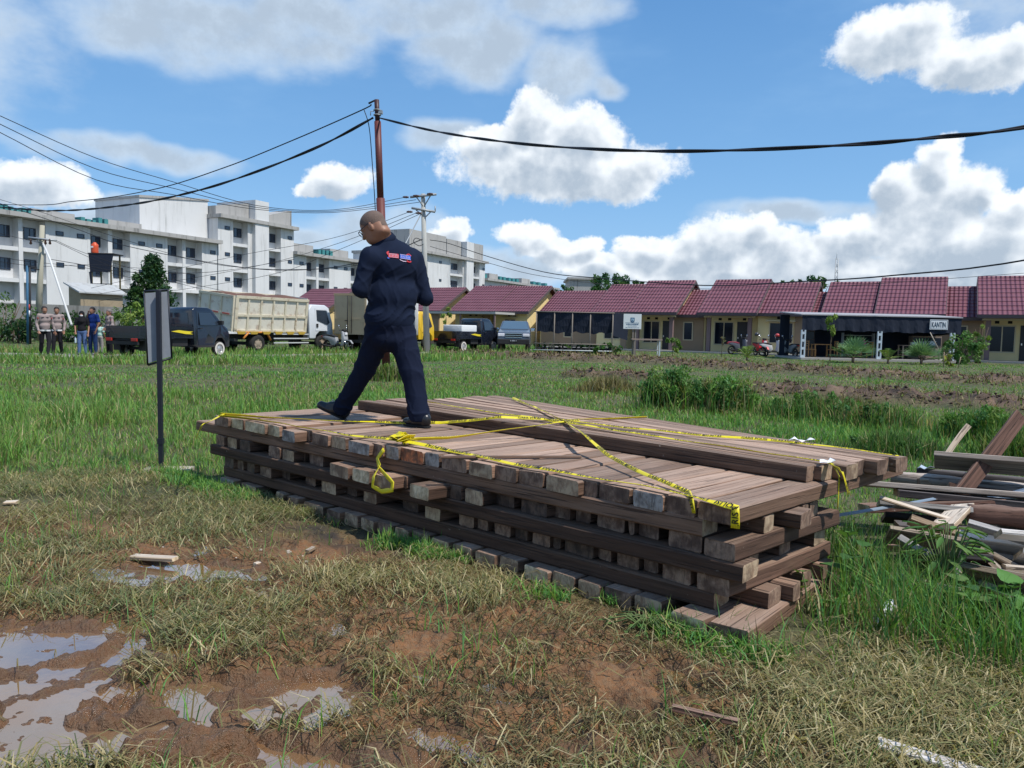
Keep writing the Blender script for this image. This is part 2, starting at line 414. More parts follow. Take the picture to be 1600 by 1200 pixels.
SPOT_AB = st_inv(*tuple(G(525, 836))[:2]); BARE = tuple(G(455, 858))[:2]
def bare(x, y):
    a, b = st_inv(x, y); return np.clip(np.exp(-(((a-SPOT_AB[0])/0.6)**2+((b-SPOT_AB[1]+0.05)/0.28)**2)**1.5)+np.exp(-(((x-BARE[0])/0.48)**2+((y-BARE[1])/0.36)**2)**1.5), 0, 1)
def make_ground():
    R = [0.4, 0.9, 1.3, 1.6, 1.8]
    while R[-1] < 7.5: R.append(R[-1]+max(0.014, (R[-1])*0.0052))
    while R[-1] < 60: R.append(R[-1]*1.012)
    while R[-1] < 3500: R.append(R[-1]*1.25)
    R = np.array(R)
    A = np.concatenate([np.linspace(-math.pi, RAD(-52), 30, endpoint=False), np.linspace(RAD(-52), RAD(52), 620), np.linspace(RAD(52), math.pi, 30)[1:-1]])
    r, a = np.meshgrid(R, A, indexing='ij'); x = r*np.sin(a); y = r*np.cos(a)
    z = ground_h(x, y); n, k = z.shape
    V = np.stack([x, y, z], -1).reshape(-1, 3)
    i = np.arange(n-1)[:, None]*k; j = np.arange(k)[None, :]; j2 = (j+1) % k
    F = np.stack([i+j, i+j2, i+k+j2, i+k+j], -1).reshape(-1, 4)
    F = F[:, ::-1]
    V = np.vstack([V, [0, 0, 0]]); cen = len(V)-1
    me = bpy.data.meshes.new('ground'); me.vertices.add(len(V)); me.vertices.foreach_set('co', V.ravel())
    tri = np.array([[cen, (q+1) % k, q] for q in range(k)])[:, ::-1]
    loops = np.concatenate([F.ravel(), tri.ravel()]); me.loops.add(len(loops)); me.loops.foreach_set('vertex_index', loops)
    tot = np.concatenate([np.full(len(F), 4), np.full(len(tri), 3)]); stt = np.concatenate([[0], np.cumsum(tot)[:-1]])
    me.polygons.add(len(tot)); me.polygons.foreach_set('loop_start', stt); me.polygons.foreach_set('loop_total', tot)
    me.polygons.foreach_set('use_smooth', np.ones(len(tot), bool)); me.update(calc_edges=True)
    xs, ys = V[:, 0], V[:, 1]
    md = mudness(xs, ys); wet = np.maximum(sstep(puddle(xs, ys), 0.0, 0.5), sstep(-V[:, 2], 0.0, 0.02)*md); rd = ridge(xs, ys)
    a_, b_ = st_inv(xs, ys)
    ash = np.exp(-(((a_-SPOT_AB[0])/0.55)**2+((b_-SPOT_AB[1])/0.24)**2))*sstep(fbm(xs*5, ys*5, 4, 44), 0.32, 0.5)
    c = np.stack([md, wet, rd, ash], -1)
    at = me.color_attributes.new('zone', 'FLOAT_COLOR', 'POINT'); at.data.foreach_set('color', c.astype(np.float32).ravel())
    o = bpy.data.objects.new('ground', me); COL.objects.link(o); tag(o, kind='structure')
    m_ = bpy.data.materials.new('soil'); m_.use_nodes = True; T = NT(m_.node_tree); bs = T.n['Principled BSDF']
    sp = T.add('ShaderNodeSeparateColor'); at_n = T.add('ShaderNodeAttribute', attribute_name='zone'); T.l.new(at_n.outputs['Color'], sp.inputs[0])
    mdn, wt, rg, spotn = sp.outputs[0], sp.outputs[1], sp.outputs[2], at_n.outputs['Alpha']
    co = T.add('ShaderNodeTexCoord').outputs['Object']
    n1 = T.noise(co, 3.2, 8, 0.62); n2 = T.noise(co, 45, 5, 0.6)
    mud = T.mix(T.smooth(n1, 0.35, 0.65), (0.120, 0.053, 0.021), (0.280, 0.125, 0.044))
    mud = T.mix(T.smooth(n2, 0.35, 0.7), mud, (0.20, 0.12, 0.060))
    turf = T.mix(T.smooth(T.noise(co, 1.3, 6, 0.6), 0.4, 0.65), (0.060, 0.072, 0.028), (0.125, 0.105, 0.050))
    turf = T.mix(T.smooth(n2, 0.45, 0.7), turf, (0.085, 0.10, 0.035))
    dirt = T.mix(T.smooth(T.noise(co, 2.2, 6, 0.65), 0.35, 0.65), (0.065, 0.040, 0.029), (0.19, 0.122, 0.082))
    c0 = T.mix(mdn, turf, mud); c0 = T.mix(rg, c0, dirt)
    c0 = T.mix(T.math('MULTIPLY', wt, 0.55), c0, (0.10, 0.055, 0.028))
    c0 = T.mix(T.math('MULTIPLY', spotn, 0.85), c0, (0.018, 0.018, 0.019))  # blotchy near-black patch on the ground before the stack's long side
    T.l.new(c0, bs.inputs['Base Color'])
    rr = T.math('SUBTRACT', 0.9, T.math('MULTIPLY', T.math('ADD', T.math('MULTIPLY', wt, 0.45), T.math('MULTIPLY', T.math('MULTIPLY', mdn, T.smooth(n1, 0.45, 0.65)), 0.3)), 1.0)); T.l.new(rr, bs.inputs['Roughness'])
    bp = T.add('ShaderNodeBump'); bp.inputs['Strength'].default_value = 1.0; bp.inputs['Distance'].default_value = 0.02
    T.l.new(T.math('ADD', n2, T.math('MULTIPLY', T.noise(co, 130, 3, 0.6), 0.5)), bp.inputs['Height']); T.l.new(bp.outputs[0], bs.inputs['Normal'])
    me.materials.append(m_)
make_ground()

def make_puddle():
    m_ = bpy.data.materials.new('muddy_water'); m_.use_nodes = True; T = NT(m_.node_tree); bs = T.n['Principled BSDF']
    co = T.add('ShaderNodeTexCoord').outputs['Object']
    T.put(bs.inputs['Base Color'], T.mix(T.smooth(T.noise(co, 2.2, 4), 0.35, 0.7), (0.20, 0.10, 0.035), (0.17, 0.11, 0.065)))
    bs.inputs['Roughness'].default_value = 0.03; bs.inputs['IOR'].default_value = 1.85; bs.inputs['Coat Weight'].default_value = 1.0; bs.inputs['Coat Roughness'].default_value = 0.02; bs.inputs['Coat IOR'].default_value = 1.9; bs.inputs['Specular IOR Level'].default_value = 0.9
    bp = T.add('ShaderNodeBump'); bp.inputs['Strength'].default_value = 0.08; bp.inputs['Distance'].default_value = 0.01
    T.l.new(T.noise(co, 14, 2), bp.inputs['Height']); T.l.new(bp.outputs[0], bs.inputs['Normal'])
    zones = [(-3.6, 0.9, 1.75, 3.62, -0.0225), (-2.6, -1.0, 3.62, 4.5, -0.014), (-4.8, -3.8, 5.9, 6.8, -0.02)]
    for i, (x0, x1, y0, y1, z) in enumerate(zones):
        o = mesh_obj('puddle_water', [(x0, y0, z), (x1, y0, z), (x1, y1, z), (x0, y1, z)], [(0, 1, 2, 3)], m_); tag(o, kind='structure')
make_puddle()

# the road the trucks stand on
mb = MB()
rd_pts = [(-70, 25.5), (-26, 26.5), (-17, 27.2), (-12.5, 28.2), (-8.5, 31.5), (-4.5, 37.0), (-1.0, 43), (3, 50)]
wid = [1.4, 1.4, 1.5, 1.6, 1.6, 1.6, 1.6, 1.5]
V = []
for i, (x, y) in enumerate(rd_pts):
    q0 = rd_pts[max(i-1, 0)]; q1 = rd_pts[min(i+1, len(rd_pts)-1)]; d = np.array([q1[0]-q0[0], q1[1]-q0[1]]); d /= np.linalg.norm(d); nn = np.array([-d[1], d[0]])*wid[i]
    V += [(x+nn[0], y+nn[1], 0.05), (x-nn[0], y-nn[1], 0.05)]
mb.addm(V, [(2*i, 2*i+1, 2*i+3, 2*i+2) for i in range(len(rd_pts)-1)])
road = mb.build('road', mat('concrete_road', (0.27, 0.25, 0.22), 0.9, var=0.15, vscale=1.5)); tag(road, kind='structure')
def on_road(x, y): return seg_dist(x, y, rd_pts) < 1.4

# ------------------------------------------------------------------ blades of grass
def blade_mat(name, trans=0.35, rough=0.55):
    m_ = bpy.data.materials.new(name); m_.use_nodes = True; T = NT(m_.node_tree); T.n.clear()
    out = T.add('ShaderNodeOutputMaterial'); c = T.add('ShaderNodeAttribute', attribute_name='col').outputs['Color']
    d = T.add('ShaderNodeBsdfPrincipled'); T.l.new(c, d.inputs['Base Color']); d.inputs['Roughness'].default_value = rough; d.inputs['Specular IOR Level'].default_value = 0.12
    t = T.add('ShaderNodeBsdfTranslucent'); T.l.new(T.vec('MULTIPLY', c, (1.1, 1.15, 0.6)), t.inputs[0])
    mx = T.add('ShaderNodeMixShader'); mx.inputs[0].default_value = trans
    T.l.new(d.outputs[0], mx.inputs[1]); T.l.new(t.outputs[0], mx.inputs[2]); T.l.new(mx.outputs[0], out.inputs[0])
    return m_
BLADE = blade_mat('grass_blade'); LEAF = blade_mat('leaf', 0.3, 0.5)
def quick_mesh(name, V, loops, tot, mt, col=None, parent=None, smooth=False):
    me = bpy.data.meshes.new(name); me.vertices.add(len(V)); me.vertices.foreach_set('co', np.asarray(V, np.float32).ravel())
    me.loops.add(len(loops)); me.loops.foreach_set('vertex_index', loops); st_ = np.concatenate([[0], np.cumsum(tot)[:-1]])
    me.polygons.add(len(tot)); me.polygons.foreach_set('loop_start', st_); me.polygons.foreach_set('loop_total', tot)
    if smooth: me.polygons.foreach_set('use_smooth', np.ones(len(tot), bool))
    me.update(calc_edges=True)
    if col is not None:
        a = me.color_attributes.new('col', 'FLOAT_COLOR', 'POINT')
        a.data.foreach_set('color', np.concatenate([col, np.ones((len(col), 1))], 1).astype(np.float32).ravel())
    me.materials.append(mt); o = bpy.data.objects.new(name, me); COL.objects.link(o)
    if parent is not None: o.parent = parent
    return o
def blades_geo(x, y, z, h, w, lean, col, rg, theta=None):
    n = len(x); th = rg.uniform(0, 2*math.pi, n) if theta is None else theta
    u = np.stack([np.cos(th), np.sin(th)], -1); s = np.stack([-u[:, 1], u[:, 0]], -1)
    tw = rg.uniform(-0.9, 0.9, n); s = s*np.cos(tw)[:, None]+u*np.sin(tw)[:, None]
    base = np.stack([x, y, z], -1)
    def at(f, ang):
        r = h*f; return base+np.stack([u[:, 0]*r*np.sin(ang), u[:, 1]*r*np.sin(ang), r*np.cos(ang)], -1)
    m1 = at(0.5, lean*0.62); tp = at(1.0, lean)
    sv = np.stack([s[:, 0], s[:, 1], 0*x], -1)*(w/2)[:, None]
    V = np.stack([base-sv, base+sv, m1-sv*0.85, m1+sv*0.85, tp], 1).reshape(-1, 3)
    b = np.arange(n)[:, None]*5
    loops = np.concatenate([b+[0, 1, 3, 2], b+[2, 3, 4]], 1).ravel(); tot = np.tile([4, 3], n)
    cc = np.repeat(col, 5, axis=0)
    return V, loops, tot, cc
def blades(name, *a, mt=None, parent=None):
    V, l, t, c = blades_geo(*a); return quick_mesh(name, V, l, t, mt or BLADE, c, parent)

GREENS = np.array([[0.130, 0.295, 0.052], [0.180, 0.350, 0.070], [0.095, 0.245, 0.065], [0.250, 0.370, 0.085], [0.130, 0.300, 0.100]])
STRAW = np.array([[0.38, 0.31, 0.15], [0.28, 0.23, 0.11], [0.50, 0.43, 0.25], [0.20, 0.165, 0.075], [0.23, 0.235, 0.10]])
def pick(pal, n, rg, var=0.25):
    c = pal[rg.integers(0, len(pal), n)]*(1+rg.uniform(-var, var, (n, 1))); return c
def in_stack(x, y):
    a, b = st_inv(x, y); return (a > -0.05-0.1*np.clip(b, 0, 1)) & (a < 4.5) & (b > -0.02) & (b < 1.85+0.2*a) & ~((a < 0.95) & (b > 1.05))
def field_grass():
    rg = np.random.default_rng(1)
    n = 340000; Y = 4.8*np.exp(rg.uniform(0, 1, n)**0.8*math.log(70/4.8)); ang = rg.uniform(-0.80, 0.90, n)
    x = Y*np.tan(ang); y = Y
    a, b = st_inv(x, y)
    md = mudness(x, y); dry = np.clip(sstep(6.9-y+1.6*(fbm(x, y, 3, 51)-0.5), 0, 1.2)*(b < 0.3), 0, 1)
    patch = fbm(x*0.35, y*0.35, 4, 52); rdg = ridge(x, y)
    keep = (~in_stack(x, y)) & (~on_road(x, y)) & (rg.uniform(0, 1, n) > md*0.9) & (rg.uniform(0, 1, n) > rdg*0.93) & (rg.uniform(0, 1, n) > dry*0.75)
    keep &= ~((y > 14) & (patch > 0.60) & (rg.uniform(0, 1, n) > 0.5))
    x, y, patch, dry, rdg, a, b = (v[keep] for v in (x, y, patch, dry, rdg, a, b)); n = len(x)
    tall = 0.075+0.12*sstep(fbm(x*0.8, y*0.8, 3, 53), 0.35, 0.7)
    tall = tall*np.where((x < -1.8) & (y < 14), 1.1, 0.85)*(1-0.45*sstep(y, 13, 24))
    tall = np.where(y > 24, tall*0.75, tall)
    tall = np.where((x < 1.5) & (seg_dist(x, y, rd_pts) < 5.5), 0.34, tall)
    tall = tall*np.where((x < -1.6) & (y < 11), 0.9+1.1*sstep(fbm(x*2.2, y*1.6, 3, 57), 0.45, 0.65), 1.0)
    h = tall*rg.uniform(0.5, 1.25, n)*(1-0.5*dry)
    w = np.maximum(0.006, 0.00105*y)*rg.uniform(0.7, 1.4, n)
    lean = np.abs(rg.normal(0.6, 0.4, n))+dry*0.5
    col = pick(GREENS, n, rg); yel = sstep(patch+0.10*(y > 12)+0.05, 0.46, 0.68)[:, None]
    k = 1+0.25*(fbm(x*0.7, y*0.7, 3, 54)-0.5)[:, None]; col = col*k
    st_c = pick(STRAW, n, rg); isd = (rg.uniform(0, 1, n) < (0.03+0.20*yel[:, 0]+0.6*dry+0.5*rdg))[:, None]
    col = np.where(isd, st_c, col*(1-yel*0.35)+yel*0.35*np.array([0.20, 0.30, 0.07]))
    o = blades('grass', x, y, ground_h(x, y)-0.005, h, w, lean, col, rg); tag(o, 'green grass of uneven height growing over the open field', 'grass', kind='stuff')
field_grass()
def trampled():
    rg = np.random.default_rng(2)
    # clumps of pressed grass lie on the mud in front of the stack
    nc = 2600; Y = rg.uniform(1.9, 7.4, nc)**1.0; X = rg.uniform(-0.78, 0.8, nc)*Y
    a, b = st_inv(X, Y); dn = fbm(X*1.6, Y*1.6, 4, 61)
    leftdry = sstep(Y-3.3-0.4*X*0, 0, 1.0)*(X < 0)
    rightdry = sstep(X-0.15*Y+0.6, 0, 1.0)
    dens = np.clip(0.05+0.75*sstep(dn, 0.50, 0.66)+0.45*leftdry*sstep(dn, 0.36, 0.54)+0.9*rightdry*sstep(dn, 0.30, 0.48), 0, 1)*(1-0.94*sstep(puddle(X, Y), 0.05, 0.35))
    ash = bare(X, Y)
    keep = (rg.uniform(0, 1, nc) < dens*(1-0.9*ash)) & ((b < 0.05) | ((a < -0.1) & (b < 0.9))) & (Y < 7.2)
    X, Y = X[keep], Y[keep]; nc = len(X)
    per = 56; th0 = rg.uniform(0, 2*math.pi, nc); sp = rg.uniform(0.3, 1.4, nc); rad = rg.uniform(0.05, 0.16, nc)
    x = np.repeat(X, per)+rg.normal(0, 1, nc*per)*np.repeat(rad, per); y = np.repeat(Y, per)+rg.normal(0, 1, nc*per)*np.repeat(rad, per)
    th = np.repeat(th0, per)+rg.normal(0, 1, nc*per)*np.repeat(sp, per); n = len(x)
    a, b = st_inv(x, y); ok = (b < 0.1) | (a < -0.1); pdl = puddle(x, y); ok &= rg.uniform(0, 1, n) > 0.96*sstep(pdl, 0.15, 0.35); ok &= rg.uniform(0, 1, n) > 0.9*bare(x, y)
    x, y, th = x[ok], y[ok], th[ok]; n = len(x)
    h = rg.uniform(0.05, 0.19, n); w = rg.uniform(0.0028, 0.0062, n)
    lean = np.clip(rg.normal(1.47, 0.13, n), 0.9, 1.62)
    green = sstep(fbm(x*1.2, y*1.2, 3, 62)+0.12*(x < -0.9)-0.05*(x > 0), 0.45, 0.68)
    col = pick(STRAW, n, rg); gr = pick(np.array([[0.15, 0.185, 0.07], [0.19, 0.215, 0.10], [0.13, 0.16, 0.085], [0.24, 0.25, 0.12]]), n, rg)
    col = np.where((rg.uniform(0, 1, n) < 0.15+0.40*green)[:, None], gr, col)
    z = ground_h(x, y)+rg.uniform(0.0, 0.025, n)
    o = blades('dry_grass', x, y, z, h, w, lean, col, rg, th); tag(o, 'trampled straw and pale grass lying on the brown mud before the timber', 'dry grass', kind='stuff')
    # loose scraps of straw trodden into the mud
    n = 85000; Y = rg.uniform(1.9, 6.5, n); X = rg.uniform(-0.78, 0.8, n)*Y; a, b = st_inv(X, Y); k = (b < 0.0) & (rg.uniform(0, 1, n) > 0.8*bare(X, Y)) & (puddle(X, Y) < 0.25) & (fbm(X*2.1, Y*2.1, 3, 68) > 0.33); X, Y = X[k], Y[k]; n = len(X)
    o = blades('straw_scraps', X, Y, ground_h(X, Y)+0.004, rg.uniform(0.02, 0.10, n), rg.uniform(0.002, 0.005, n), np.clip(rg.normal(1.5, 0.1, n), 1.2, 1.6), pick(np.vstack([STRAW*0.9, STRAW*0.5, STRAW*0.3, STRAW*0.2]), n, rg, 0.4), rg)
    tag(o, 'short scraps of straw trodden into the mud', 'straw', kind='stuff')
    # stray standing blades
    n = 9000; Y = rg.uniform(1.9, 6.5, n); X = rg.uniform(-0.78, 0.8, n)*Y; cl = fbm(X*2.5, Y*2.5, 3, 66); a, b = st_inv(X, Y)
    keep = (cl > 0.60) & ((b < 0.0) | (a < -0.2)) & (puddle(X, Y) < 0.5); X, Y = X[keep], Y[keep]; n = len(X)
    o = blades('grass', X, Y, ground_h(X, Y), rg.uniform(0.05, 0.2, n), rg.uniform(0.003, 0.006, n), np.abs(rg.normal(0.6, 0.3, n)), pick(np.vstack([GREENS, STRAW[3:]]), n, rg), rg)
    tag(o, 'thin upright grass blades poking out of the trampled mud', 'grass', kind='stuff')
trampled()
def right_grass():
    rg = np.random.default_rng(3)
    n = 60000; x = rg.uniform(0.9, 5.2, n); y = rg.uniform(1.9, 6.6, n); a, b = st_inv(x, y)
    dn = fbm(x*1.7, y*1.7, 3, 71)
    tallz = np.maximum(sstep(-a, 0.05, 0.3), (b > 1.0)*sstep(1.0-a, 0, 0.4))*sstep(b, 0.15, 0.5)*(1-sstep(b, 1.5, 2.2))*(1-sstep(x, 2.1, 2.7))
    mid = sstep(-a, 0.1, 0.5)*sstep(x-0.28*y, 0.2, 0.9)
    edge = np.exp(-((b+0.1)/0.14)**2)*(a > -0.1)
    p = np.clip(tallz*(0.25+0.6*sstep(dn, 0.35, 0.6))+mid*0.30*sstep(dn, 0.3, 0.6)+0.05, 0, 1)
    pile = sstep(x-1.9, 0, 0.4)*sstep(y-3.55, 0, 0.3)*(1-sstep(y, 6.4, 6.8)); p = p*(1-0.86*pile)
    keep = (rg.uniform(0, 1, n) < p) & (~in_stack(x, y)) & ((a < 0) | (b < 0) | (b > 1.05)) & (y > 1.5)
    x, y, tz, a, b, pl = x[keep], y[keep], tallz[keep], a[keep], b[keep], pile[keep]; n = len(x)
    h = (0.08+0.26*tz*(1-0.6*pl))*(1-0.45*sstep(x, 1.9, 2.2)*sstep(y, 2.9, 3.3))*rg.uniform(0.5, 1.25, n); w = rg.uniform(0.004, 0.009, n)
    col = pick(np.vstack([GREENS*0.75, GREENS]), n, rg, 0.35); sd = rg.uniform(0, 1, n) < 0.12+0.35*(1-tz); col = np.where(sd[:, None], pick(STRAW, n, rg), col)
    o = blades('tall_grass', x, y, ground_h(x, y)-0.01, h, w, np.abs(rg.normal(0.45, 0.28, n)), col, rg)
    tag(o, 'long green grass growing between the timber stack and the scrap wood', 'grass', kind='stuff')
    # the strip of low green weeds at the foot of the stack's long side
    n = 9000; a = rg.uniform(-0.3, 5.2, n); b = -0.06-np.abs(rg.normal(0, 0.10, n)); q = SN[None, :]+a[:, None]*SA+b[:, None]*SB; x, y = q[:, 0], q[:, 1]
    keep = (fbm(a*2.2, b*2.2, 2, 72) > 0.40) & ~((a > 2.2) & (a < 3.6)); x, y = x[keep], y[keep]; n = len(x)
    o = blades('weeds', x, y, ground_h(x, y), rg.uniform(0.03, 0.11, n), rg.uniform(0.005, 0.010, n), np.abs(rg.normal(0.7, 0.3, n)), pick(GREENS, n, rg), rg)
    tag(o, 'low green weeds along the foot of the timber stack', 'weeds', kind='stuff')
right_grass()

def clods():
    """lumps of turned soil on the dark banks"""
    rg = np.random.default_rng(8); n = 26000; Y = rg.uniform(13, 52, n); X = rg.uniform(-0.2, 0.75, n)*Y; r = ridge(X, Y); k = (r > 0.25) & (rg.uniform(0, 1, n) < 0.75); X, Y = X[k], Y[k]; n = len(X)
    s = rg.uniform(0.02, 0.07, n)*(0.6+Y/50); z = ground_h(X, Y)
    base = np.array([(1, 0, 0), (-1, 0, 0), (0, 1, 0), (0, -1, 0), (0, 0, 1), (0, 0, -1)], float); fc = np.array([(0, 2, 4), (2, 1, 4), (1, 3, 4), (3, 0, 4), (2, 0, 5), (1, 2, 5), (3, 1, 5), (0, 3, 5)])
    V = base[None]*rg.uniform(0.5, 1.3, (n, 6, 1))*s[:, None, None]*np.array([1, 1, 0.7]); a = rg.uniform(0, 6.3, n); c_, s_ = np.cos(a)[:, None], np.sin(a)[:, None]
    V = np.stack([V[..., 0]*c_-V[..., 1]*s_, V[..., 0]*s_+V[..., 1]*c_, V[..., 2]], -1)+np.stack([X, Y, z+s*0.15], -1)[:, None]
    L = (fc.ravel()[None]+6*np.arange(n)[:, None]).ravel(); pal = np.array([[0.05, 0.034, 0.026], [0.09, 0.06, 0.045], [0.11, 0.075, 0.055], [0.07, 0.05, 0.045], [0.14, 0.10, 0.06]])
    col = pick(pal, n, rg, 0.3); o = quick_mesh('soil_clods', V.reshape(-1, 3), L, np.full(n*8, 3), SOILC, np.repeat(col, 6, axis=0)); tag(o, 'dark clods of turned soil on the low banks', 'soil', kind='stuff')
    n = 42000; Y = rg.uniform(13, 50, n); X = rg.uniform(-0.15, 0.75, n)*Y; r = ridge(X, Y); k = (r > 0.1); X, Y = X[k], Y[k]; n = len(X)
    o = blades('dry_grass', X, Y, ground_h(X, Y), rg.uniform(0.1, 0.3, n), 0.0012*Y, np.clip(rg.normal(1.1, 0.3, n), 0, 1.5), pick(np.vstack([STRAW*0.35, STRAW*0.55, STRAW*0.75, GREENS[:1]*0.7]), n, rg), rg)
    tag(o, 'dead brown grass strewn over the turned soil banks', 'dry grass', kind='stuff')
SOILC = blade_mat('clod_soil', 0.0, 0.95); clods()
# ------------------------------------------------------------------ timber
def wood_mat(name, dark, light, top, rough=0.85):
    m_ = bpy.data.materials.new(name); m_.use_nodes = True; T = NT(m_.node_tree); bs = T.n['Principled BSDF']
    tc = T.add('ShaderNodeTexCoord'); co = tc.outputs['Object']; oi = T.add('ShaderNodeObjectInfo').outputs['Random']
    off = T.vec('MULTIPLY', _v3(T, oi), (37.0, 11.0, 5.0)); p = T.vec('ADD', co, off)
    grain = T.noise(T.vec('MULTIPLY', p, (1.6, 34, 34)), 1.0, 6, 0.65, 0.6)
    blot = T.noise(T.vec('MULTIPLY', p, (1.0, 4, 4)), 2.0, 5, 0.6)
    c = T.mix(T.smooth(grain, 0.3, 0.7), dark, light)
    c = T.mix(T.math('MULTIPLY', T.smooth(blot, 0.4, 0.7), 0.55), c, T.mix(oi, (dark[0]*0.9, dark[1]*0.85, dark[2]*0.8), (light[0]*1.15, light[1]*1.05, light[2])))
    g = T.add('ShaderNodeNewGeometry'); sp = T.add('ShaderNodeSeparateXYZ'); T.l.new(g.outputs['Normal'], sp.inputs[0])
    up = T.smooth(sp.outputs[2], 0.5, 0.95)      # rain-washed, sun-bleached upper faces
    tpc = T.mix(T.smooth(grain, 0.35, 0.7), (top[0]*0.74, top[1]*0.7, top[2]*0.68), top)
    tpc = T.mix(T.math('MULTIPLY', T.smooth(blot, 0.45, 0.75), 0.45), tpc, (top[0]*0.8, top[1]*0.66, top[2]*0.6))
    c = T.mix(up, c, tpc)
    k = T.math('MULTIPLY_ADD', T.math('SUBTRACT', oi, 0.5), 0.9, 1.02); c = T.vec('MULTIPLY', c, _v3(T, k))
    crack = T.smooth(T.noise(T.vec('MULTIPLY', p, (1.1, 60, 60)), 1.3, 3, 0.5, 1.2), 0.58, 0.66)
    c = T.mix(T.math('MULTIPLY', crack, 0.7), c, (0.03, 0.02, 0.016))
    spk = T.smooth(T.noise(p, 24, 3, 0.5), 0.72, 0.76); c = T.mix(T.math('MULTIPLY', spk, 0.5), c, (0.42, 0.36, 0.30))
    T.l.new(c, bs.inputs['Base Color']); bs.inputs['Roughness'].default_value = rough; bs.inputs['Specular IOR Level'].default_value = 0.3
    bp = T.add('ShaderNodeBump'); bp.inputs['Strength'].default_value = 0.75; bp.inputs['Distance'].default_value = 0.008
    T.l.new(T.math('SUBTRACT', grain, T.math('MULTIPLY', crack, 0.8)), bp.inputs['Height']); T.l.new(bp.outputs[0], bs.inputs['Normal'])
    return m_
def end_mat(name, c1, c2):
    m_ = bpy.data.materials.new(name); m_.use_nodes = True; T = NT(m_.node_tree); bs = T.n['Principled BSDF']
    co = T.add('ShaderNodeTexCoord').outputs['Object']; oi = T.add('ShaderNodeObjectInfo').outputs['Random']
    p = T.vec('ADD', co, T.vec('MULTIPLY', _v3(T, oi), (3.0, 9.0, 21.0)))
    n = T.noise(T.vec('MULTIPLY', p, (1, 1, 0.8)), 26, 6, 0.65, 0.5); sc = T.noise(T.vec('MULTIPLY', p, (1, 1, 0.15)), 90, 4, 0.6)
    st_ = T.smooth(T.noise(p, 9, 5, 0.6), 0.42, 0.66)
    c = T.mix(T.smooth(n, 0.36, 0.60), c1, c2); c = T.mix(T.math('MULTIPLY', st_, 0.85), c, (c1[0]*0.45, c1[1]*0.42, c1[2]*0.42))
    c = T.mix(T.math('MULTIPLY', T.smooth(sc, 0.58, 0.66), 0.5), c, (0.04, 0.028, 0.02))
    T.l.new(c, bs.inputs['Base Color']); bs.inputs['Roughness'].default_value = 0.9
    bp = T.add('ShaderNodeBump'); bp.inputs['Strength'].default_value = 0.8; bp.inputs['Distance'].default_value = 0.01
    T.l.new(sc, bp.inputs['Height']); T.l.new(bp.outputs[0], bs.inputs['Normal']); return m_
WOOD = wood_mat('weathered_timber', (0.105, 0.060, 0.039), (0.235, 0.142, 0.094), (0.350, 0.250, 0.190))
WOOD_DK = wood_mat('shaded_timber', (0.072, 0.040, 0.027), (0.155, 0.088, 0.059), (0.26, 0.175, 0.125))  # darker copy for the inner layers, the stack's shade put into the colour
ENDS = {'dark': end_mat('end_grain_shaded', (0.07, 0.045, 0.033), (0.15, 0.095, 0.065)), 'pale': end_mat('end_grain_pale', (0.55, 0.41, 0.24), (0.78, 0.64, 0.42)), 'tan': end_mat('end_grain_tan', (0.32, 0.21, 0.13), (0.50, 0.37, 0.24)),  # dark ends: shade of the recessed layers put into the colour
        'brown': end_mat('end_grain_brown', (0.17, 0.10, 0.068), (0.32, 0.21, 0.145)), 'grey': end_mat('end_grain_grey', (0.24, 0.205, 0.18), (0.42, 0.38, 0.34)),
        'orange': end_mat('end_grain_sprayed', (0.24, 0.12, 0.07), (0.72, 0.22, 0.08))}
def beam_mesh(L, w, h, seed, bev=0.008, chop=0.0):
    """beam along local x from 0 to L, slightly bowed, worn edges; top face at h, bottom at 0"""
    r = random.Random(seed); n = max(4, int(L/0.25)); V = []; F = []; MI = []
    bw = r.uniform(-0.006, 0.006); ph = r.uniform(0, 6)
    prof = [(-w/2+bev, 0), (w/2-bev, 0), (w/2, bev), (w/2, h-bev), (w/2-bev, h), (-w/2+bev, h), (-w/2, h-bev), (-w/2, bev)]
    jit = [(r.uniform(-1, 1)*0.003, r.uniform(-1, 1)*0.002) for _ in prof]
    for i in range(n+1):
        t = i/n; x = t*L; s = math.sin(t*math.pi)*bw
        e = 0.0
        for j, (py, pz) in enumerate(prof):
            sk = (chop*(py/w) if i == 0 else 0)
            zz = pz + (jit[j][1] + 0.0015*math.sin(x*3+ph+j) if pz > h*0.5 else 0)
            V.append((x+sk+(r.uniform(-0.002, 0.002) if i in (0, n) else 0), py+jit[j][0]+s+0.0015*math.sin(x*5+ph+j), zz))
    k = 8
    for i in range(n):
        for j in range(k): F.append((i*k+j, (i+1)*k+j, (i+1)*k+(j+1) % k, i*k+(j+1) % k)); MI.append(0)
    F.append(tuple(range(k))); MI.append(1); F.append(tuple(n*k+j for j in range(k-1, -1, -1))); MI.append(1)
    return V, F, MI
ORD = 'first second third fourth fifth sixth seventh eighth ninth tenth eleventh twelfth thirteenth fourteenth fifteenth sixteenth seventeenth eighteenth nineteenth twentieth twenty-first twenty-second twenty-third twenty-fourth twenty-fifth twenty-sixth twenty-seventh twenty-eighth twenty-ninth thirtieth'.split()
bcount = [0]
def beam(p0, p1, w, h, label, group, end='brown', wm=None, name='sawn_timber', cat='timber beam', bev=0.008, chop=0.0):
    """p0, p1: the underside's ends"""
    bcount[0] += 1; p0 = Vector(p0); p1 = Vector(p1); d = p1-p0; L = d.length
    V, F, MI = beam_mesh(L, w, h, bcount[0], bev, chop)
    o = mesh_obj(name, V, F, [wm or WOOD, ENDS[end]], mi=MI)
    o.location = p0; o.rotation_euler = (0, -math.asin(max(-1, min(1, d.z/L))), math.atan2(d.y, d.x))
    return tag(o, label, cat, group)
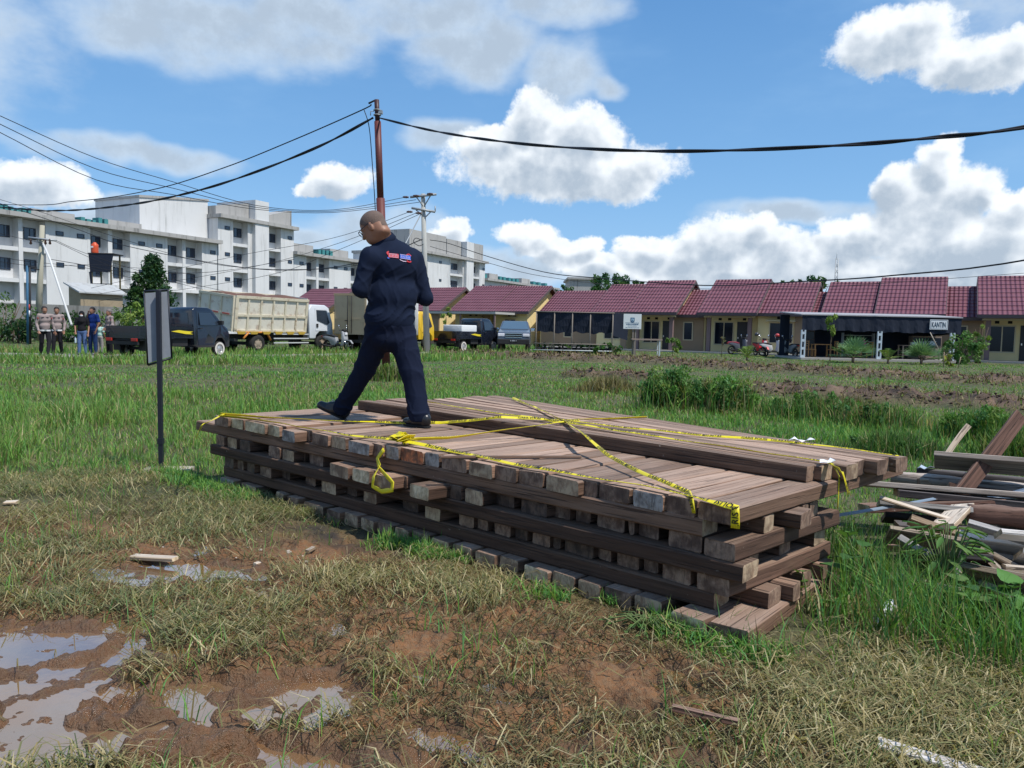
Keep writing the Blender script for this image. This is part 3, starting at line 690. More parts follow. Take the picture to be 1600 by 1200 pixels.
H = 0.08
def proj(v):
    w = np.array(v)-np.array([0, 0, CAMZ]); z = w@_fw; return 800+_F*(w@_R)/z, 600-_F*(w@_U)/z
def a_of(px, z, off=0.0):
    """place along the stack's long side that the photograph shows at px"""
    lo, hi = -0.6, 6.0
    for _ in range(40):
        m_ = (lo+hi)/2
        if proj(st(m_, off, z))[0] > px: lo = m_
        else: hi = m_
    return (lo+hi)/2
def FR(px, py, off=-0.02):
    """point on the upright plane of the stack's long side"""
    d = ray(px, py); k = float((SN+SB*off)@SB)/float(d[0]*SB[0]+d[1]*SB[1]); return Vector(np.array([0, 0, CAMZ])+d*k)
def RS(px, py, off=0.02):
    """point on the upright plane of the stack's near end"""
    d = ray(px, py); k = float((SN-SA*off)@SA)/float(d[0]*SA[0]+d[1]*SA[1]); return Vector(np.array([0, 0, CAMZ])+d*k)
def cross_layer(z, spans, b0, b1, gname, lname, wm, ends, seed, jf=0.02, first=0):
    """spans: (a0, a1[, protrusion, end]) counted from the near right corner"""
    r = random.Random(seed)
    for i, s in enumerate(spans):
        a0, a1 = s[0], s[1]; pr = s[2] if len(s) > 2 else r.uniform(-jf, jf); e = s[3] if len(s) > 3 and s[3] else ends[r.randrange(len(ends))]
        ac = (a0+a1)/2; sk = (s[4] if len(s) > 4 else r.uniform(-0.012, 0.012))-0.10*(b1 if z >= 5*H or ac >= 1.0 else 0.98)
        bb1 = b1+0.2*ac*(b1 > 1.82)
        if z < 5*H and ac < 1.0: bb1 = 0.98 if z > 0 else 1.02   # the lower layers stop short at this end
        adj = {'pale': 'pale-ended', 'tan': 'tan-ended', 'brown': 'brown-ended', 'dark': 'dark-ended', 'grey': 'grey-ended', 'orange': 'orange-marked'}[e]
        beam(st(ac, b0-pr, z+r.uniform(0, 0.002)), st(ac+sk, bb1+r.uniform(-0.05, 0.05), z+r.uniform(0, 0.002)), (a1-a0), H-0.003,
             '%s cross beam in %s, %s from the near right corner' % (adj, lname, ORD[i]), gname, e, wm, chop=r.uniform(-0.006, 0.006))
def spans_rand(a0, a1, wmin, wmax, gap, seed, skip=0.0):
    r = random.Random(seed); out = []; a = a0
    while a < a1-wmin:
        w = r.uniform(wmin, wmax)
        if r.random() >= skip: out.append([a+0.003, min(a+w, a1)-0.003])
        a += w+r.uniform(0, gap)
    return out
# ends of the cross beams, read off the photograph
def px_spans(rows, z, off=0.0, gap=0.004):
    out = []
    for r_ in rows:
        pr = r_[2] if len(r_) > 2 else 0.0; o_ = off-pr; out.append([a_of(r_[0], z, o_)+gap, a_of(r_[1], z, o_)-gap]+list(r_[2:]))
    return out
tp = [1149, 1089, 1039, 986, 934, 906, 851, 808, 771, 731, 688, 663, 624, 600, 579.5, 542.5, 515, 485, 462, 439, 416, 381, 358, 334]
te = ['brown', 'brown', 'grey', 'brown', 'brown', 'tan', 'brown', 'brown', 'tan', 'brown', 'grey', 'orange', 'grey', 'brown', 'grey', 'tan', 'brown', 'brown', 'grey', 'pale', 'pale', 'pale', 'brown']
tj = {0: 0.0, 4: -0.02, 5: 0.02, 8: 0.015, 14: 0.03, 18: 0.07, 19: 0.0, 17: -0.03}
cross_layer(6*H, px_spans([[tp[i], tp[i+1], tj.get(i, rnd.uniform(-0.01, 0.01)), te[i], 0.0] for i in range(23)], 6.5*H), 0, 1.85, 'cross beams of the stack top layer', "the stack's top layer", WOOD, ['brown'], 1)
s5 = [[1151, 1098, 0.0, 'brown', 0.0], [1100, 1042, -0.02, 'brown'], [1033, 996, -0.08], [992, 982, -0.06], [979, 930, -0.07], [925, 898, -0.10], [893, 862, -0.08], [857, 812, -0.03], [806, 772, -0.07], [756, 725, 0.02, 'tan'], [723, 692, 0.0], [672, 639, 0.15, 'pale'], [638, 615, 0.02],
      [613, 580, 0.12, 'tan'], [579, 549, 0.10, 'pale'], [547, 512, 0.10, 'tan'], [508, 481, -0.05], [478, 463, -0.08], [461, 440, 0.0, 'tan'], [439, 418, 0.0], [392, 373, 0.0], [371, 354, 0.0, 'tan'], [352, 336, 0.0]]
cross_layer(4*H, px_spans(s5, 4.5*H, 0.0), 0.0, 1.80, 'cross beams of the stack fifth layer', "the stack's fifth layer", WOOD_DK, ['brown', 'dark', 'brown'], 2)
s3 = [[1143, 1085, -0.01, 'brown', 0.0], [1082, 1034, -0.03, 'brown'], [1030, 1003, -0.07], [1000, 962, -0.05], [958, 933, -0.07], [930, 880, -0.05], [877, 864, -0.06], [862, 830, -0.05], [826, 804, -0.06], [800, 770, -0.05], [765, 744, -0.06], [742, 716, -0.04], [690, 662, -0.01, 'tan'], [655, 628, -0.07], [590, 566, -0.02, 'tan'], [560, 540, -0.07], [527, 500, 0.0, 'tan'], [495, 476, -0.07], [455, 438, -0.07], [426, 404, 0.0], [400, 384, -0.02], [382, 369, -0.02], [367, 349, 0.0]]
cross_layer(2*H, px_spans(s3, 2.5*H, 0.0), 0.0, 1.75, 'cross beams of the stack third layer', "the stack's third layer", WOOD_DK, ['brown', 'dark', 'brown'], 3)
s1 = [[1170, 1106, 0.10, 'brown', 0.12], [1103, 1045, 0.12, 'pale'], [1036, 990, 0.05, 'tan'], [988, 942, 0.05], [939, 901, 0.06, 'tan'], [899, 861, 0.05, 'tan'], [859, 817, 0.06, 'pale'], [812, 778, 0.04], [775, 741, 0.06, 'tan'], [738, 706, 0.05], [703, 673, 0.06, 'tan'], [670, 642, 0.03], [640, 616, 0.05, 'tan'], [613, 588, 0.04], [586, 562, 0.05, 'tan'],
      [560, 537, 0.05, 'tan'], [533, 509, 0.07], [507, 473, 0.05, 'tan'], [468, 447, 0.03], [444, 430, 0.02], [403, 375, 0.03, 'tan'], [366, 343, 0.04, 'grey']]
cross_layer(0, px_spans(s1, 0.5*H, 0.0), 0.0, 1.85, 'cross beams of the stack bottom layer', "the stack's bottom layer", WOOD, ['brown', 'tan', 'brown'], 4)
# long beams
def long_layer(z, rows, gname, lname, wm, seed):
    r = random.Random(seed)
    for i, (b, w, a0, a1) in enumerate(rows):
        e = r.choice(['brown', 'tan', 'brown'])
        a0 = a0-0.10*b; a0 = a0 if b < 0.84 or z > 5.5*H and b < 1.2 else max(a0, 1.02)
        beam(st(a0, b+w/2, z+0.001), st(a1, b+w/2+r.uniform(-0.02, 0.02), z+0.001), w, H-0.003,
             'long beam in %s, %s row back from the front' % (lname, ORD[i]), gname, e, wm)
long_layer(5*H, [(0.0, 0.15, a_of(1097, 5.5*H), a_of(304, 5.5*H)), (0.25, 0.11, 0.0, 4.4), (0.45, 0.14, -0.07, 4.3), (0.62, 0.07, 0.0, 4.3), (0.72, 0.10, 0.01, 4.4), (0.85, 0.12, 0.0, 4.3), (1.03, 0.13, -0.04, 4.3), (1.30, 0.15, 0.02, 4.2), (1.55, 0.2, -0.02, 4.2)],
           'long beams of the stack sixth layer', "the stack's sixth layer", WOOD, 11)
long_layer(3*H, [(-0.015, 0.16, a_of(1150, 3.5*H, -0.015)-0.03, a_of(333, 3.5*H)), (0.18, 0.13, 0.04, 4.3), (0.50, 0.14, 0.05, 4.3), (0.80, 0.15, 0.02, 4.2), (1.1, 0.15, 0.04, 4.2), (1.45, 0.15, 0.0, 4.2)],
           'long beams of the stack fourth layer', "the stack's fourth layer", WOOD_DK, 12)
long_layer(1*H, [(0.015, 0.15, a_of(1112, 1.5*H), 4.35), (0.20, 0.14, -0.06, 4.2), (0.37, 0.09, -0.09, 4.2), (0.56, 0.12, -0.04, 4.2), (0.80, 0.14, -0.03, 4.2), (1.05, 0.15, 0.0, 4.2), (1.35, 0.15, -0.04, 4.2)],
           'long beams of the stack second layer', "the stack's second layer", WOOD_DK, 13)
# the beams lying loose on top, fanning out to the far left
_iv = lambda q: st_inv(q.x, q.y)
r_n, l_n, r_f, l_f = _iv(G(1261, 754, 7*H)), _iv(G(560, 640, 7*H)), _iv(G(1414, 713, 8*H)), _iv(G(775, 618, 8*H))
NTOP = 11
rt = random.Random(21)
for i in range(NTOP):
    t = i/(NTOP-1)
    b_r = r_n[1]+0.06+t*(r_f[1]-r_n[1]-0.12); b_l = l_n[1]+0.06+t*(l_f[1]-l_n[1]-0.12)
    aR = r_n[0]+(r_f[0]-r_n[0])*t+[0, -0.02, 0.0, -0.06, 0.03, 0.0, 0.03, -0.03, 0.02, 0.03, 0.0][i]; aL = l_n[0]+(l_f[0]-l_n[0])*t+(rt.uniform(-0.12, 0.12) if 0 < i < 10 else 0)
    w = [0.12, 0.085, 0.10, 0.13, 0.11, 0.10, 0.12, 0.10, 0.12, 0.10, 0.12][i]
    beam(st(aR, b_r, 7*H+0.002*(i % 2)), st(aL, b_l, 7*H+0.001), w, 0.08, 'loose long beam on top of the stack, %s back from its near side' % ORD[i], 'loose beams lying on top of the stack', rt.choice(['brown', 'tan', 'brown']), WOOD)
beam(G(908, 716, 7*H)+Vector((0, 0, 0.004)), G(688, 717, 7*H)+Vector((0, 0, 0.004)), 0.03, 0.012, 'thin wooden lath lying along the front edge of the stack top', None, 'tan', WOOD, 'lath', 'lath', 0.003)

# ------------------------------------------------------------------ police tape
TAPE = mat('yellow_tape', (0.72, 0.60, 0.015), 0.38, 0.5, var=0.12, vscale=9, bump=0.25, bscale=30)
INK = mat('black_ink', (0.012, 0.012, 0.012), 0.5)
_tc = {}
def text_mesh(body):
    """flat triangulated letters as numpy arrays, height about 0.7"""
    if body in _tc: return _tc[body]
    cu = bpy.data.curves.new('lettering_source', 'FONT'); cu.body = body; cu.size = 1.0; cu.resolution_u = 2
    cu.offset = 0.015
    o = bpy.data.objects.new('lettering_source', cu); COL.objects.link(o)
    dg = bpy.context.evaluated_depsgraph_get(); me = o.evaluated_get(dg).to_mesh()
    V = np.zeros(len(me.vertices)*3); me.vertices.foreach_get('co', V); V = V.reshape(-1, 3).copy()
    F = [tuple(p.vertices) for p in me.polygons]
    o.evaluated_get(dg).to_mesh_clear(); bpy.data.objects.remove(o); bpy.data.curves.remove(cu)
    _tc[body] = (V, F); return V, F
def resample(pts, step=0.03, bow=0.0):
    out = []
    for i, (p, q) in enumerate(zip(pts[:-1], pts[1:])):
        p = Vector(p); q = Vector(q); n = max(1, int((q-p).length/step))
        for k in range(n): out.append(p.lerp(q, k/n))
    out.append(Vector(pts[-1])); return out
def tape(pts, label, w=0.045, up=(0, 0, 1), twist=None, text=True, flip=False, group='yellow police tapes across the timber', seed=0, edge=None):
    """ribbon through pts; up: face normal (or list of normals per point)"""
    r = random.Random(seed); C0 = [Vector(p) for p in pts]
    ups = [Vector(u) for u in (up if isinstance(up, list) else [up]*len(C0))]
    C, N = [], []
    for i in range(len(C0)-1):
        n = max(1, int((C0[i+1]-C0[i]).length/0.025))
        for k in range(n): C.append(C0[i].lerp(C0[i+1], k/n)); N.append(ups[i].lerp(ups[i+1], k/n))
    C.append(C0[-1]); N.append(ups[-1])
    L = [0.0]
    for p, q in zip(C[:-1], C[1:]): L.append(L[-1]+(q-p).length)
    ph = r.uniform(0, 6); fr = []
    for i, c in enumerate(C):
        t = (C[min(i+1, len(C)-1)]-C[max(i-1, 0)]).normalized(); n = N[i]-t*N[i].dot(t)
        if n.length < 1e-4: n = Vector((1, 0, 0))
        n.normalize(); s = t.cross(n)
        a = (twist or 0.0)*math.sin(L[i]*1.7+ph)+0.12*math.sin(L[i]*6.1+ph)
        s2 = s*math.cos(a)+n*math.sin(a); n2 = n*math.cos(a)-s*math.sin(a)
        ww = w*(0.85+0.15*math.sin(L[i]*2.3+ph*2))
        fr.append((c+n*0.002*math.sin(L[i]*11), t, s2, n2, ww))
    V, F = [], []
    th = 0.0009
    for c, t, s, n, ww in fr: V += [c-s*ww/2-n*th, c-s*ww/6+n*0.003, c+s*ww/6-n*0.001, c+s*ww/2+n*th]
    for i in range(len(fr)-1):
        for j in range(3): F.append((4*i+j, 4*i+j+1, 4*i+j+5, 4*i+j+4))
    root = mesh_obj('police_tape', V, F, TAPE, smooth=True); tag(root, label, 'police tape', group)
    md = root.modifiers.new('thickness', 'SOLIDIFY'); md.thickness = 0.0014; md.offset = 0
    if text:
        TV, TF = text_mesh('GARIS POLISI   DILARANG MELINTAS   ')
        k = w*0.95; wid_ = TV[:, 0].max()*k+0.12; AV, AF = [], []
        s0 = r.uniform(0.02, 0.3)
        Larr = np.array(L); tot = L[-1]
        cs = np.array([list(f[0]) for f in fr]); ss = np.array([list(f[2]) for f in fr]); ns = np.array([list(f[3]) for f in fr])
        while s0 < tot-0.1:
            u = s0+TV[:, 0]*k; v = (TV[:, 1]-0.35)*k*1.05
            if flip: u = s0+wid_-0.12-TV[:, 0]*k; v = -v
            ok = u < tot-0.01; u = np.clip(u, 0, tot-0.01)
            def ip(A): return np.stack([np.interp(u, Larr, A[:, j]) for j in range(3)], 1)
            X = ip(cs)-ip(ss)*v[:, None]*-1*-1+ip(ns)*0.0052
            AF = [f for f in TF if all(ok[i] for i in f)]
            if AF: mesh_obj('lettering', X.tolist(), AF, INK, root)
            s0 += wid_
    return root
zt, zr = 7*H, 7*H+0.084
def T0(x, y, dz=0.015): return G(x, y, zt+dz)
def T1(x, y, dz=0.015): return G(x, y, zr+dz)
fn = tuple(-SB)+(0,)
kn = T0(625, 688, 0.03)
tape([T0(343, 650), T0(400, 655), T0(470, 667), T0(540, 679), kn], 'yellow police tape along the front edge from the far left corner to the knot', seed=1, twist=0.5, w=0.038)
tape([T0(352, 646), T0(316, 664, -0.0), FR(312, 684, 0.0)+Vector((-0.03, 0, 0))], 'short yellow police tape end drooping over the far left corner', up=[(0, 0, 1), (-.7, -.3, .7), (-1, 0, 0)], seed=2, text=False, w=0.04)
tape([T0(345, 647), T0(450, 654), T0(560, 659), T0(690, 661, 0.03), T1(780, 652, 0.03), T1(890, 656), T1(1010, 652, 0.008)], 'yellow police tape running behind the walking man to the far edge of the stack', seed=3, w=0.030, twist=0.8)
tape([kn, T0(700, 684, 0.03), T0(760, 676, 0.05), T1(870, 660, 0.02), T1(905, 657)], 'thin yellow police tape slanting up from the knot to the crossing', seed=4, w=0.03, twist=0.9)
tape([kn, T0(700, 703), T0(800, 724), T0(900, 742), T0(1000, 758), T0(1090, 777), T0(1149, 793, 0.006), st(-0.012, -0.018, 7*H-0.085)], 'yellow police tape along the front edge from the knot to the near right corner',
     up=[(0, 0, 1)]*6+[(-.5, -.5, .7), fn], seed=5, w=0.042, twist=0.25, flip=True)
tape([T1(800, 622), T1(836, 636), T1(885, 660), T1(915, 680, 0.03), T0(950, 712, 0.05), T0(1010, 742, 0.03), T0(1075, 768, 0.014), FR(1081, 784, -0.03), FR(1084, 802, -0.03)], 'yellow police tape cutting diagonally from the back edge down to the front right',
     up=[(0, 0, 1)]*7+[(-.5, -.5, .5), fn], seed=6, w=0.034, twist=0.6)
tape([T1(668, 628), T1(760, 643), T1(880, 659), T1(1000, 678), T1(1120, 696), T1(1240, 714), T1(1300, 724, 0.008), RS(1312, 745, 0.16), RS(1309, 795, 0.15)], 'yellow police tape along the loose beams to their near right ends and hanging down',
     up=[(0, 0, 1)]*6+[(.2, -.4, .8), (.6, -.7, .2), (.8, -.6, 0)], seed=7, w=0.034, twist=0.3, flip=True)
tape([T1(1292, 722, 0.008), RS(1316, 738, 0.18), RS(1327, 772, 0.17)], 'second short yellow police tape end hanging beside the near right corner', up=[(0, 0, 1), (.7, -.6, .3), (.8, -.6, 0)], seed=8, w=0.04)
tape([T1(890, 658, 0.016), T1(980, 668), T1(1100, 680), T1(1235, 690), T1(1330, 702), T1(1404, 712, 0.01)], 'yellow police tape along the far edge of the loose beams', seed=9, w=0.028, twist=0.4)
tape([FR(600, 702, -0.04), FR(590, 716, -0.04), FR(592, 730, -0.06), FR(604, 744, -0.13), FR(613, 754, -0.135), FR(612, 766, -0.135), FR(596, 768, -0.135), FR(582, 760, -0.135), FR(584, 745, -0.135), FR(594, 728, -0.06), FR(590, 718, -0.045)],
     'yellow police tape looped round a beam end below the knot', up=fn, seed=10, w=0.03, text=False)
# the crumpled knot of tape
V, F = [], []
rk = random.Random(5); root = None
mbk = MB()
for k in range(9):
    c = kn+Vector((rk.uniform(-0.05, 0.06), rk.uniform(-0.03, 0.03), rk.uniform(-0.01, 0.03))); d = Vector((rk.uniform(-1, 1), rk.uniform(-1, 1), rk.uniform(-0.5, 1.2))).normalized()*rk.uniform(0.03, 0.07); s = d.cross(Vector((rk.uniform(-1, 1), rk.uniform(-1, 1), 1))).normalized()*0.02
    b = [c-d-s, c-d+s, c+s*1.3+Vector((0, 0, 0.012)), c-s*1.3+Vector((0, 0, 0.012)), c+d-s*0.7, c+d+s*0.7]
    mbk.addm(b, [(0, 1, 2, 3), (3, 2, 5, 4)])
o = mbk.build('tape_knot', TAPE); tag(o, 'crumpled knot of yellow police tape on the stack front edge', 'tape knot'); o.modifiers.new('thickness', 'SOLIDIFY').thickness = 0.002
def scrap(name, c, s, label, seed, mt):
    r = random.Random(seed); mb = MB(); n = 5; V = [(c[0]+(i/(n-1)-0.5)*s[0]*(1+0.2*r.uniform(-1, 1)), c[1]+(j/2-0.5)*s[1]*(1+0.4*r.uniform(-1, 1)), c[2]+s[2]*r.uniform(0, 1)) for i in range(n) for j in range(3)]
    mb.addm(V, [(i*3+j, (i+1)*3+j, (i+1)*3+j+1, i*3+j+1) for i in range(n-1) for j in range(2)]); o = mb.build(name, mt); o.modifiers.new('thickness', 'SOLIDIFY').thickness = 0.002; return tag(o, label, 'plastic scrap')
WPLA = mat('white_plastic', (0.75, 0.76, 0.78), 0.4)
scrap('plastic_scrap', T1(1252, 690, 0.01), (0.13, 0.05, 0.03), 'white plastic scrap tied to the far tape on the loose beams', 1, WPLA)
scrap('plastic_scrap', T1(1290, 722, 0.012), (0.07, 0.04, 0.02), 'small white plastic knot at the loose beams near right end', 2, WPLA)
scrap('plastic_scrap', T0(636, 688, 0.02), (0.04, 0.03, 0.04), 'tiny white plastic shred stuck in the tape knot', 3, WPLA)
# ------------------------------------------------------------------ people
SKIN = mat('skin', (0.29, 0.145, 0.09), 0.5, 0.4, var=0.10, vscale=12)
NAVY = mat('navy_cloth', (0.010, 0.016, 0.036), 0.9, 0.12, var=0.22, vscale=7, bump=0.06, bscale=420)
NAVY2 = mat('navy_trousers', (0.008, 0.012, 0.028), 0.9, 0.12, var=0.22, vscale=7, bump=0.06, bscale=420)
BLACKL = mat('black_leather', (0.015, 0.015, 0.017), 0.32, 0.5)
STEEL = mat('bright_steel', (0.6, 0.6, 0.6), 0.3, metal=1.0)
def frame(fwd, up=(0, 0, 1)):
    """columns: forward, left, up"""
    f = Vector(fwd).normalized(); l = Vector(up).cross(f).normalized(); u = f.cross(l); return np.array([[f[i], l[i], u[i]] for i in range(3)])
def head_prims(c, Q, s=1.0, jaw=1.0):
    c = np.array(c); W = lambda x, y, z: tuple(c+Q@(np.array([x, y, z])*s))
    e = lambda p, r, k=0.02: ('e', W(*p), tuple(np.array(r)*s), Q, k*s)
    cp = lambda a, b, ra, rb, k=0.015: ('c', W(*a), W(*b), ra*s, rb*s, k*s)
    return [e((-0.012, 0, 0.035), (0.100, 0.078, 0.090)), e((0.022, 0, -0.03), (0.070, 0.066, 0.085)), e((0.045, 0, -0.082), (0.042, 0.045*jaw, 0.032), 0.03), e((-0.045, 0, -0.03), (0.062, 0.064, 0.07), 0.03),
            e((0.072, 0.0, 0.018), (0.018, 0.05, 0.012), 0.02), cp((0.086, 0, 0.005), (0.106, 0, -0.028), 0.009, 0.014), e((0.090, 0.012, -0.032), (0.012, 0.008, 0.008), 0.008), e((0.090, -0.012, -0.032), (0.012, 0.008, 0.008), 0.008),
            cp((0.084, -0.02, -0.062), (0.084, 0.02, -0.062), 0.007, 0.007, 0.008), cp((0.082, -0.017, -0.073), (0.082, 0.017, -0.073), 0.007, 0.007, 0.006), e((0.072, 0.03, -0.03), (0.018, 0.02, 0.02)), e((0.072, -0.03, -0.03), (0.018, 0.02, 0.02)),
            e((-0.012, 0.080, -0.012), (0.020, 0.008, 0.031), 0.006), e((-0.012, -0.080, -0.012), (0.020, 0.008, 0.031), 0.006), e((-0.022, 0.084, -0.004), (0.012, 0.007, 0.026), 0.005), e((-0.022, -0.084, -0.004), (0.012, 0.007, 0.026), 0.005)]
def hand_prims(w, d, nrm, s=1.0, curl=0.6):
    """wrist w, pointing d, palm facing nrm; palm, four bent fingers of unequal length and a thumb from its side"""
    w = np.array(w, float); d = np.array(d, float); d /= np.linalg.norm(d); nrm = np.array(nrm, float); nrm -= d*(nrm@d); nrm /= np.linalg.norm(nrm); sd = np.cross(d, nrm); P_ = []
    for k in (-1, -0.3, 0.3, 1): P_.append(('c', w+d*0.01*s, w+d*0.085*s+sd*k*0.03*s, 0.019*s, 0.013*s, 0.012*s))
    for k, L in ((-1, 0.058), (-0.35, 0.07), (0.35, 0.076), (1, 0.068)):
        a = w+d*0.088*s+sd*k*0.031*s; q = d*math.cos(curl*0.5)+nrm*math.sin(curl*0.5); b = a+q*L*0.5*s; q2 = d*math.cos(curl*1.5)+nrm*math.sin(curl*1.5); c = b+q2*L*0.5*s
        P_ += [('c', a, b, 0.009*s, 0.0085*s, 0.003*s), ('c', b, c, 0.0085*s, 0.007*s, 0.003*s)]
    a = w+d*0.025*s+sd*0.03*s; b = a+(d*0.6+sd*0.7+nrm*0.3)*0.038*s; c = b+(d*0.9+sd*0.2+nrm*0.4)*0.032*s
    return P_+[('c', a, b, 0.013*s, 0.0105*s, 0.006*s), ('c', b, c, 0.0105*s, 0.008*s, 0.004*s)]
def eyes(c, Q, s, parent):
    W = lambda x, y, z: Vector(np.array(c)+Q@(np.array([x, y, z])*s)); wm, dm = mat('eye_white', (0.7, 0.68, 0.64), 0.2), mat('eye_dark', (0.03, 0.02, 0.015), 0.2)
    for y in (0.031, -0.031):
        mb = MB()
        for mi, (x, r) in enumerate(((0.078, 0.011), (0.086, 0.0055))):
            bm = bmesh.new(); bmesh.ops.create_uvsphere(bm, u_segments=10, v_segments=8, radius=r*s); bm.verts.index_update()
            o_ = W(x, y, 0.002); mb.addm([v.co+o_ for v in bm.verts], [[v.index for v in f.verts] for f in bm.faces], mi, True); bm.free()
        mb.build('eye', [wm, dm], parent, True)

def fold(X, Y, Z, s, seed):
    """smooth 3D noise 0..1 for creases"""
    g = np.random.default_rng(seed); v = 0
    for k in range(6):
        a = g.normal(0, 1, 3); a = a/np.linalg.norm(a)*s*g.uniform(0.8, 2.0); v = v+np.sin(X*a[0]*2+Y*a[1]*2+Z*a[2]*2+g.uniform(0, 6))
    return (0.5+v/7.0).astype(np.float32)
def main_man():
    root = thing('person', 'man in navy shirt and trousers with shaved head striding across the timber stack', 'person', G(610, 662, 0.49))
    F3 = np.array([-0.52, 0.854, 0.0]); Q = frame(F3); lf = Q[:, 1]
    tor = P(615, 430, 6.40); pel = P(610, 508, 6.42)
    hc = P(583, 356, 6.33); hf = np.array([-0.86, 0.26, -0.56]); HQ = frame(hf)
    shL, shR = P(578, 401, 6.27), P(648, 405, 6.55)
    elL, elR = P(563, 452, 6.24), P(664, 466, 6.58); wrL, wrR = P(580, 447, 6.62), P(640, 462, 6.80)
    hipL, hipR = P(592, 522, 6.40), P(627, 522, 6.46); knL, knR = P(571, 575, 6.52), P(645, 588, 6.34); anL, anR = P(535, 638, 6.64), P(655, 650, 6.24)
    t = tuple
    # skin body, one continuous surface
    B = head_prims(hc, HQ, 1.07, 1.15)
    nb = P(603, 378, 6.40); W = lambda x, y, z: hc+Vector(HQ@np.array([x, y, z]))
    B += [('c', W(-0.03, 0, -0.05), nb, 0.066, 0.078, 0.03), ('e', W(-0.075, 0, -0.085), (0.04, 0.06, 0.03), HQ, 0.02)]
    B += [('e', P(615, 420, 6.40), (0.12, 0.17, 0.18), Q), ('e', P(611, 470, 6.42), (0.13, 0.16, 0.16), Q), ('e', pel, (0.12, 0.16, 0.11), Q)]
    for a, b, c in ((shL, elL, wrL), (shR, elR, wrR)): B += [('c', a, b, 0.055, 0.042), ('c', b, c, 0.042, 0.028)]
    for a, b, c in ((hipL, knL, anL), (hipR, knR, anR)): B += [('c', a, b, 0.085, 0.06), ('c', b, c, 0.058, 0.038)]
    B += hand_prims(wrL, (0.25, 0.5, 0.1), (0.5, 0.2, 0.9), 1.0, 0.8)+hand_prims(wrR, (-0.9, 0.2, 0.1), (-0.1, -0.2, 0.9), 1.0, 0.8)
    B += [('c', anL, anL+Vector((-0.10, 0.02, -0.03)), 0.03, 0.02), ('c', anR, anR+Vector((-0.06, 0.05, -0.07)), 0.03, 0.018)]
    sdf_obj('body', B, SKIN, root, 0.03, 0.0075, world=True)
    # shaved hair
    C_ = [('e', tuple(W(-0.014, 0, 0.036)), (0.1095, 0.0860, 0.0985), HQ), ('e', tuple(W(-0.048, 0, -0.032)), (0.0690, 0.0710, 0.0765), HQ)]
    hcn = np.array(hc)
    def cut(X, Y, Z):
        px = [(X-hcn[0])*HQ[0, i]+(Y-hcn[1])*HQ[1, i]+(Z-hcn[2])*HQ[2, i] for i in range(3)]
        return np.maximum(0.012+0.55*(px[0]+0.005)-px[2]-0.0*px[1], np.where(px[0] < -0.02, -0.085-px[2], -1)).astype(np.float32)
    def cut2(X, Y, Z):
        px = [(X-hcn[0])*HQ[0, i]+(Y-hcn[1])*HQ[1, i]+(Z-hcn[2])*HQ[2, i] for i in range(3)]
        lim = np.interp(px[0], [-0.2, -0.05, -0.03, 0.03, 0.06, 0.12], [-0.075, -0.07, 0.01, 0.02, 0.055, 0.09])
        return (lim-px[2]).astype(np.float32)
    sdf_obj('hair', C_, mat('shaved_hair', (0.15, 0.105, 0.085), 0.75, 0.3, var=0.25, vscale=30, bump=0.4, bscale=260), root, 0.02, 0.0075, cut=cut2, world=True)
    # glasses
    mb = MB(); Wg = lambda x, y, z: W(x*1.1, y*1.1, z*1.1)
    for y in (0.032, -0.032):
        mb.tube([Wg(0.100, y+0.027*math.cos(q)*1.0, 0.0+0.021*math.sin(q)) for q in np.linspace(0, 2*math.pi, 15)], 0.0032, 5)
        mb.tube([Wg(0.100, y*1.9, 0.008), Wg(0.06, y*2.45, 0.012), Wg(-0.01, y*2.6, 0.016), Wg(-0.035, y*2.6, 0.0)], 0.003, 5)
    mb.tube([Wg(0.1, -0.006, 0.004), Wg(0.104, 0, 0.006), Wg(0.1, 0.006, 0.004)], 0.002, 5)
    mb.build('glasses', mat('dark_frame', (0.012, 0.012, 0.02), 0.35), root, True)
    eyes(hc, HQ, 1.1, root)
    # shirt
    S = [('e', P(616, 414, 6.41), (0.148, 0.208, 0.19), Q), ('e', P(613, 462, 6.42), (0.165, 0.214, 0.20), Q), ('e', P(609, 497, 6.42), (0.165, 0.212, 0.16), Q), ('c', P(604, 385, 6.40), P(638, 400, 6.52), 0.085, 0.068, 0.05), ('c', P(601, 387, 6.38), P(582, 402, 6.30), 0.085, 0.068, 0.05),
         ('c', shL+Vector((0.03, 0.0, -0.02)), shR+Vector((-0.04, 0, -0.02)), 0.066, 0.062), ('c', P(605, 387, 6.41), P(599, 374, 6.39), 0.096, 0.084, 0.02),
         ('c', shL, elL, 0.074, 0.062), ('c', elL, elL.lerp(wrL, 0.85), 0.061, 0.047, 0.02), ('c', shR, elR, 0.076, 0.064), ('c', elR, elR.lerp(wrR, 0.85), 0.063, 0.048, 0.02)]
    hz = pel[2]
    def crease(X, Y, Z):
        u = X*0.86+Y*0.5
        rid = lambda v, p=3.0: (1-np.abs(np.sin(v)))**p
        w1 = fold(X, Y, Z, 5.0, 1); w2 = fold(X, Y, Z, 7.0, 2)
        d = -0.013*rid(Z*26+5*w1+3*np.sin(u*7), 2.4)*np.exp(-((Z-(hz+0.10))/0.15)**2)*(0.35+w2)
        d -= 0.010*rid((Z*0.8+u*0.9)*19+5*w2, 2.6)*np.exp(-((Z-(hz+0.36))/0.17)**2)*(0.25+w1)
        d -= 0.008*rid((Z*0.7-u*1.0)*21+5*w1+1.3, 2.6)*(0.2+w2)
        d += 0.006*(w2-0.5)
        return d.astype(np.float32)
    zb = hz-0.105
    def hem(X, Y, Z): return np.maximum(zb+0.02*np.sin(X*14)-Z, -1).astype(np.float32)
    sh = sdf_obj('shirt', S, NAVY, root, 0.045, 0.009, disp=crease, cut=hem, world=True)
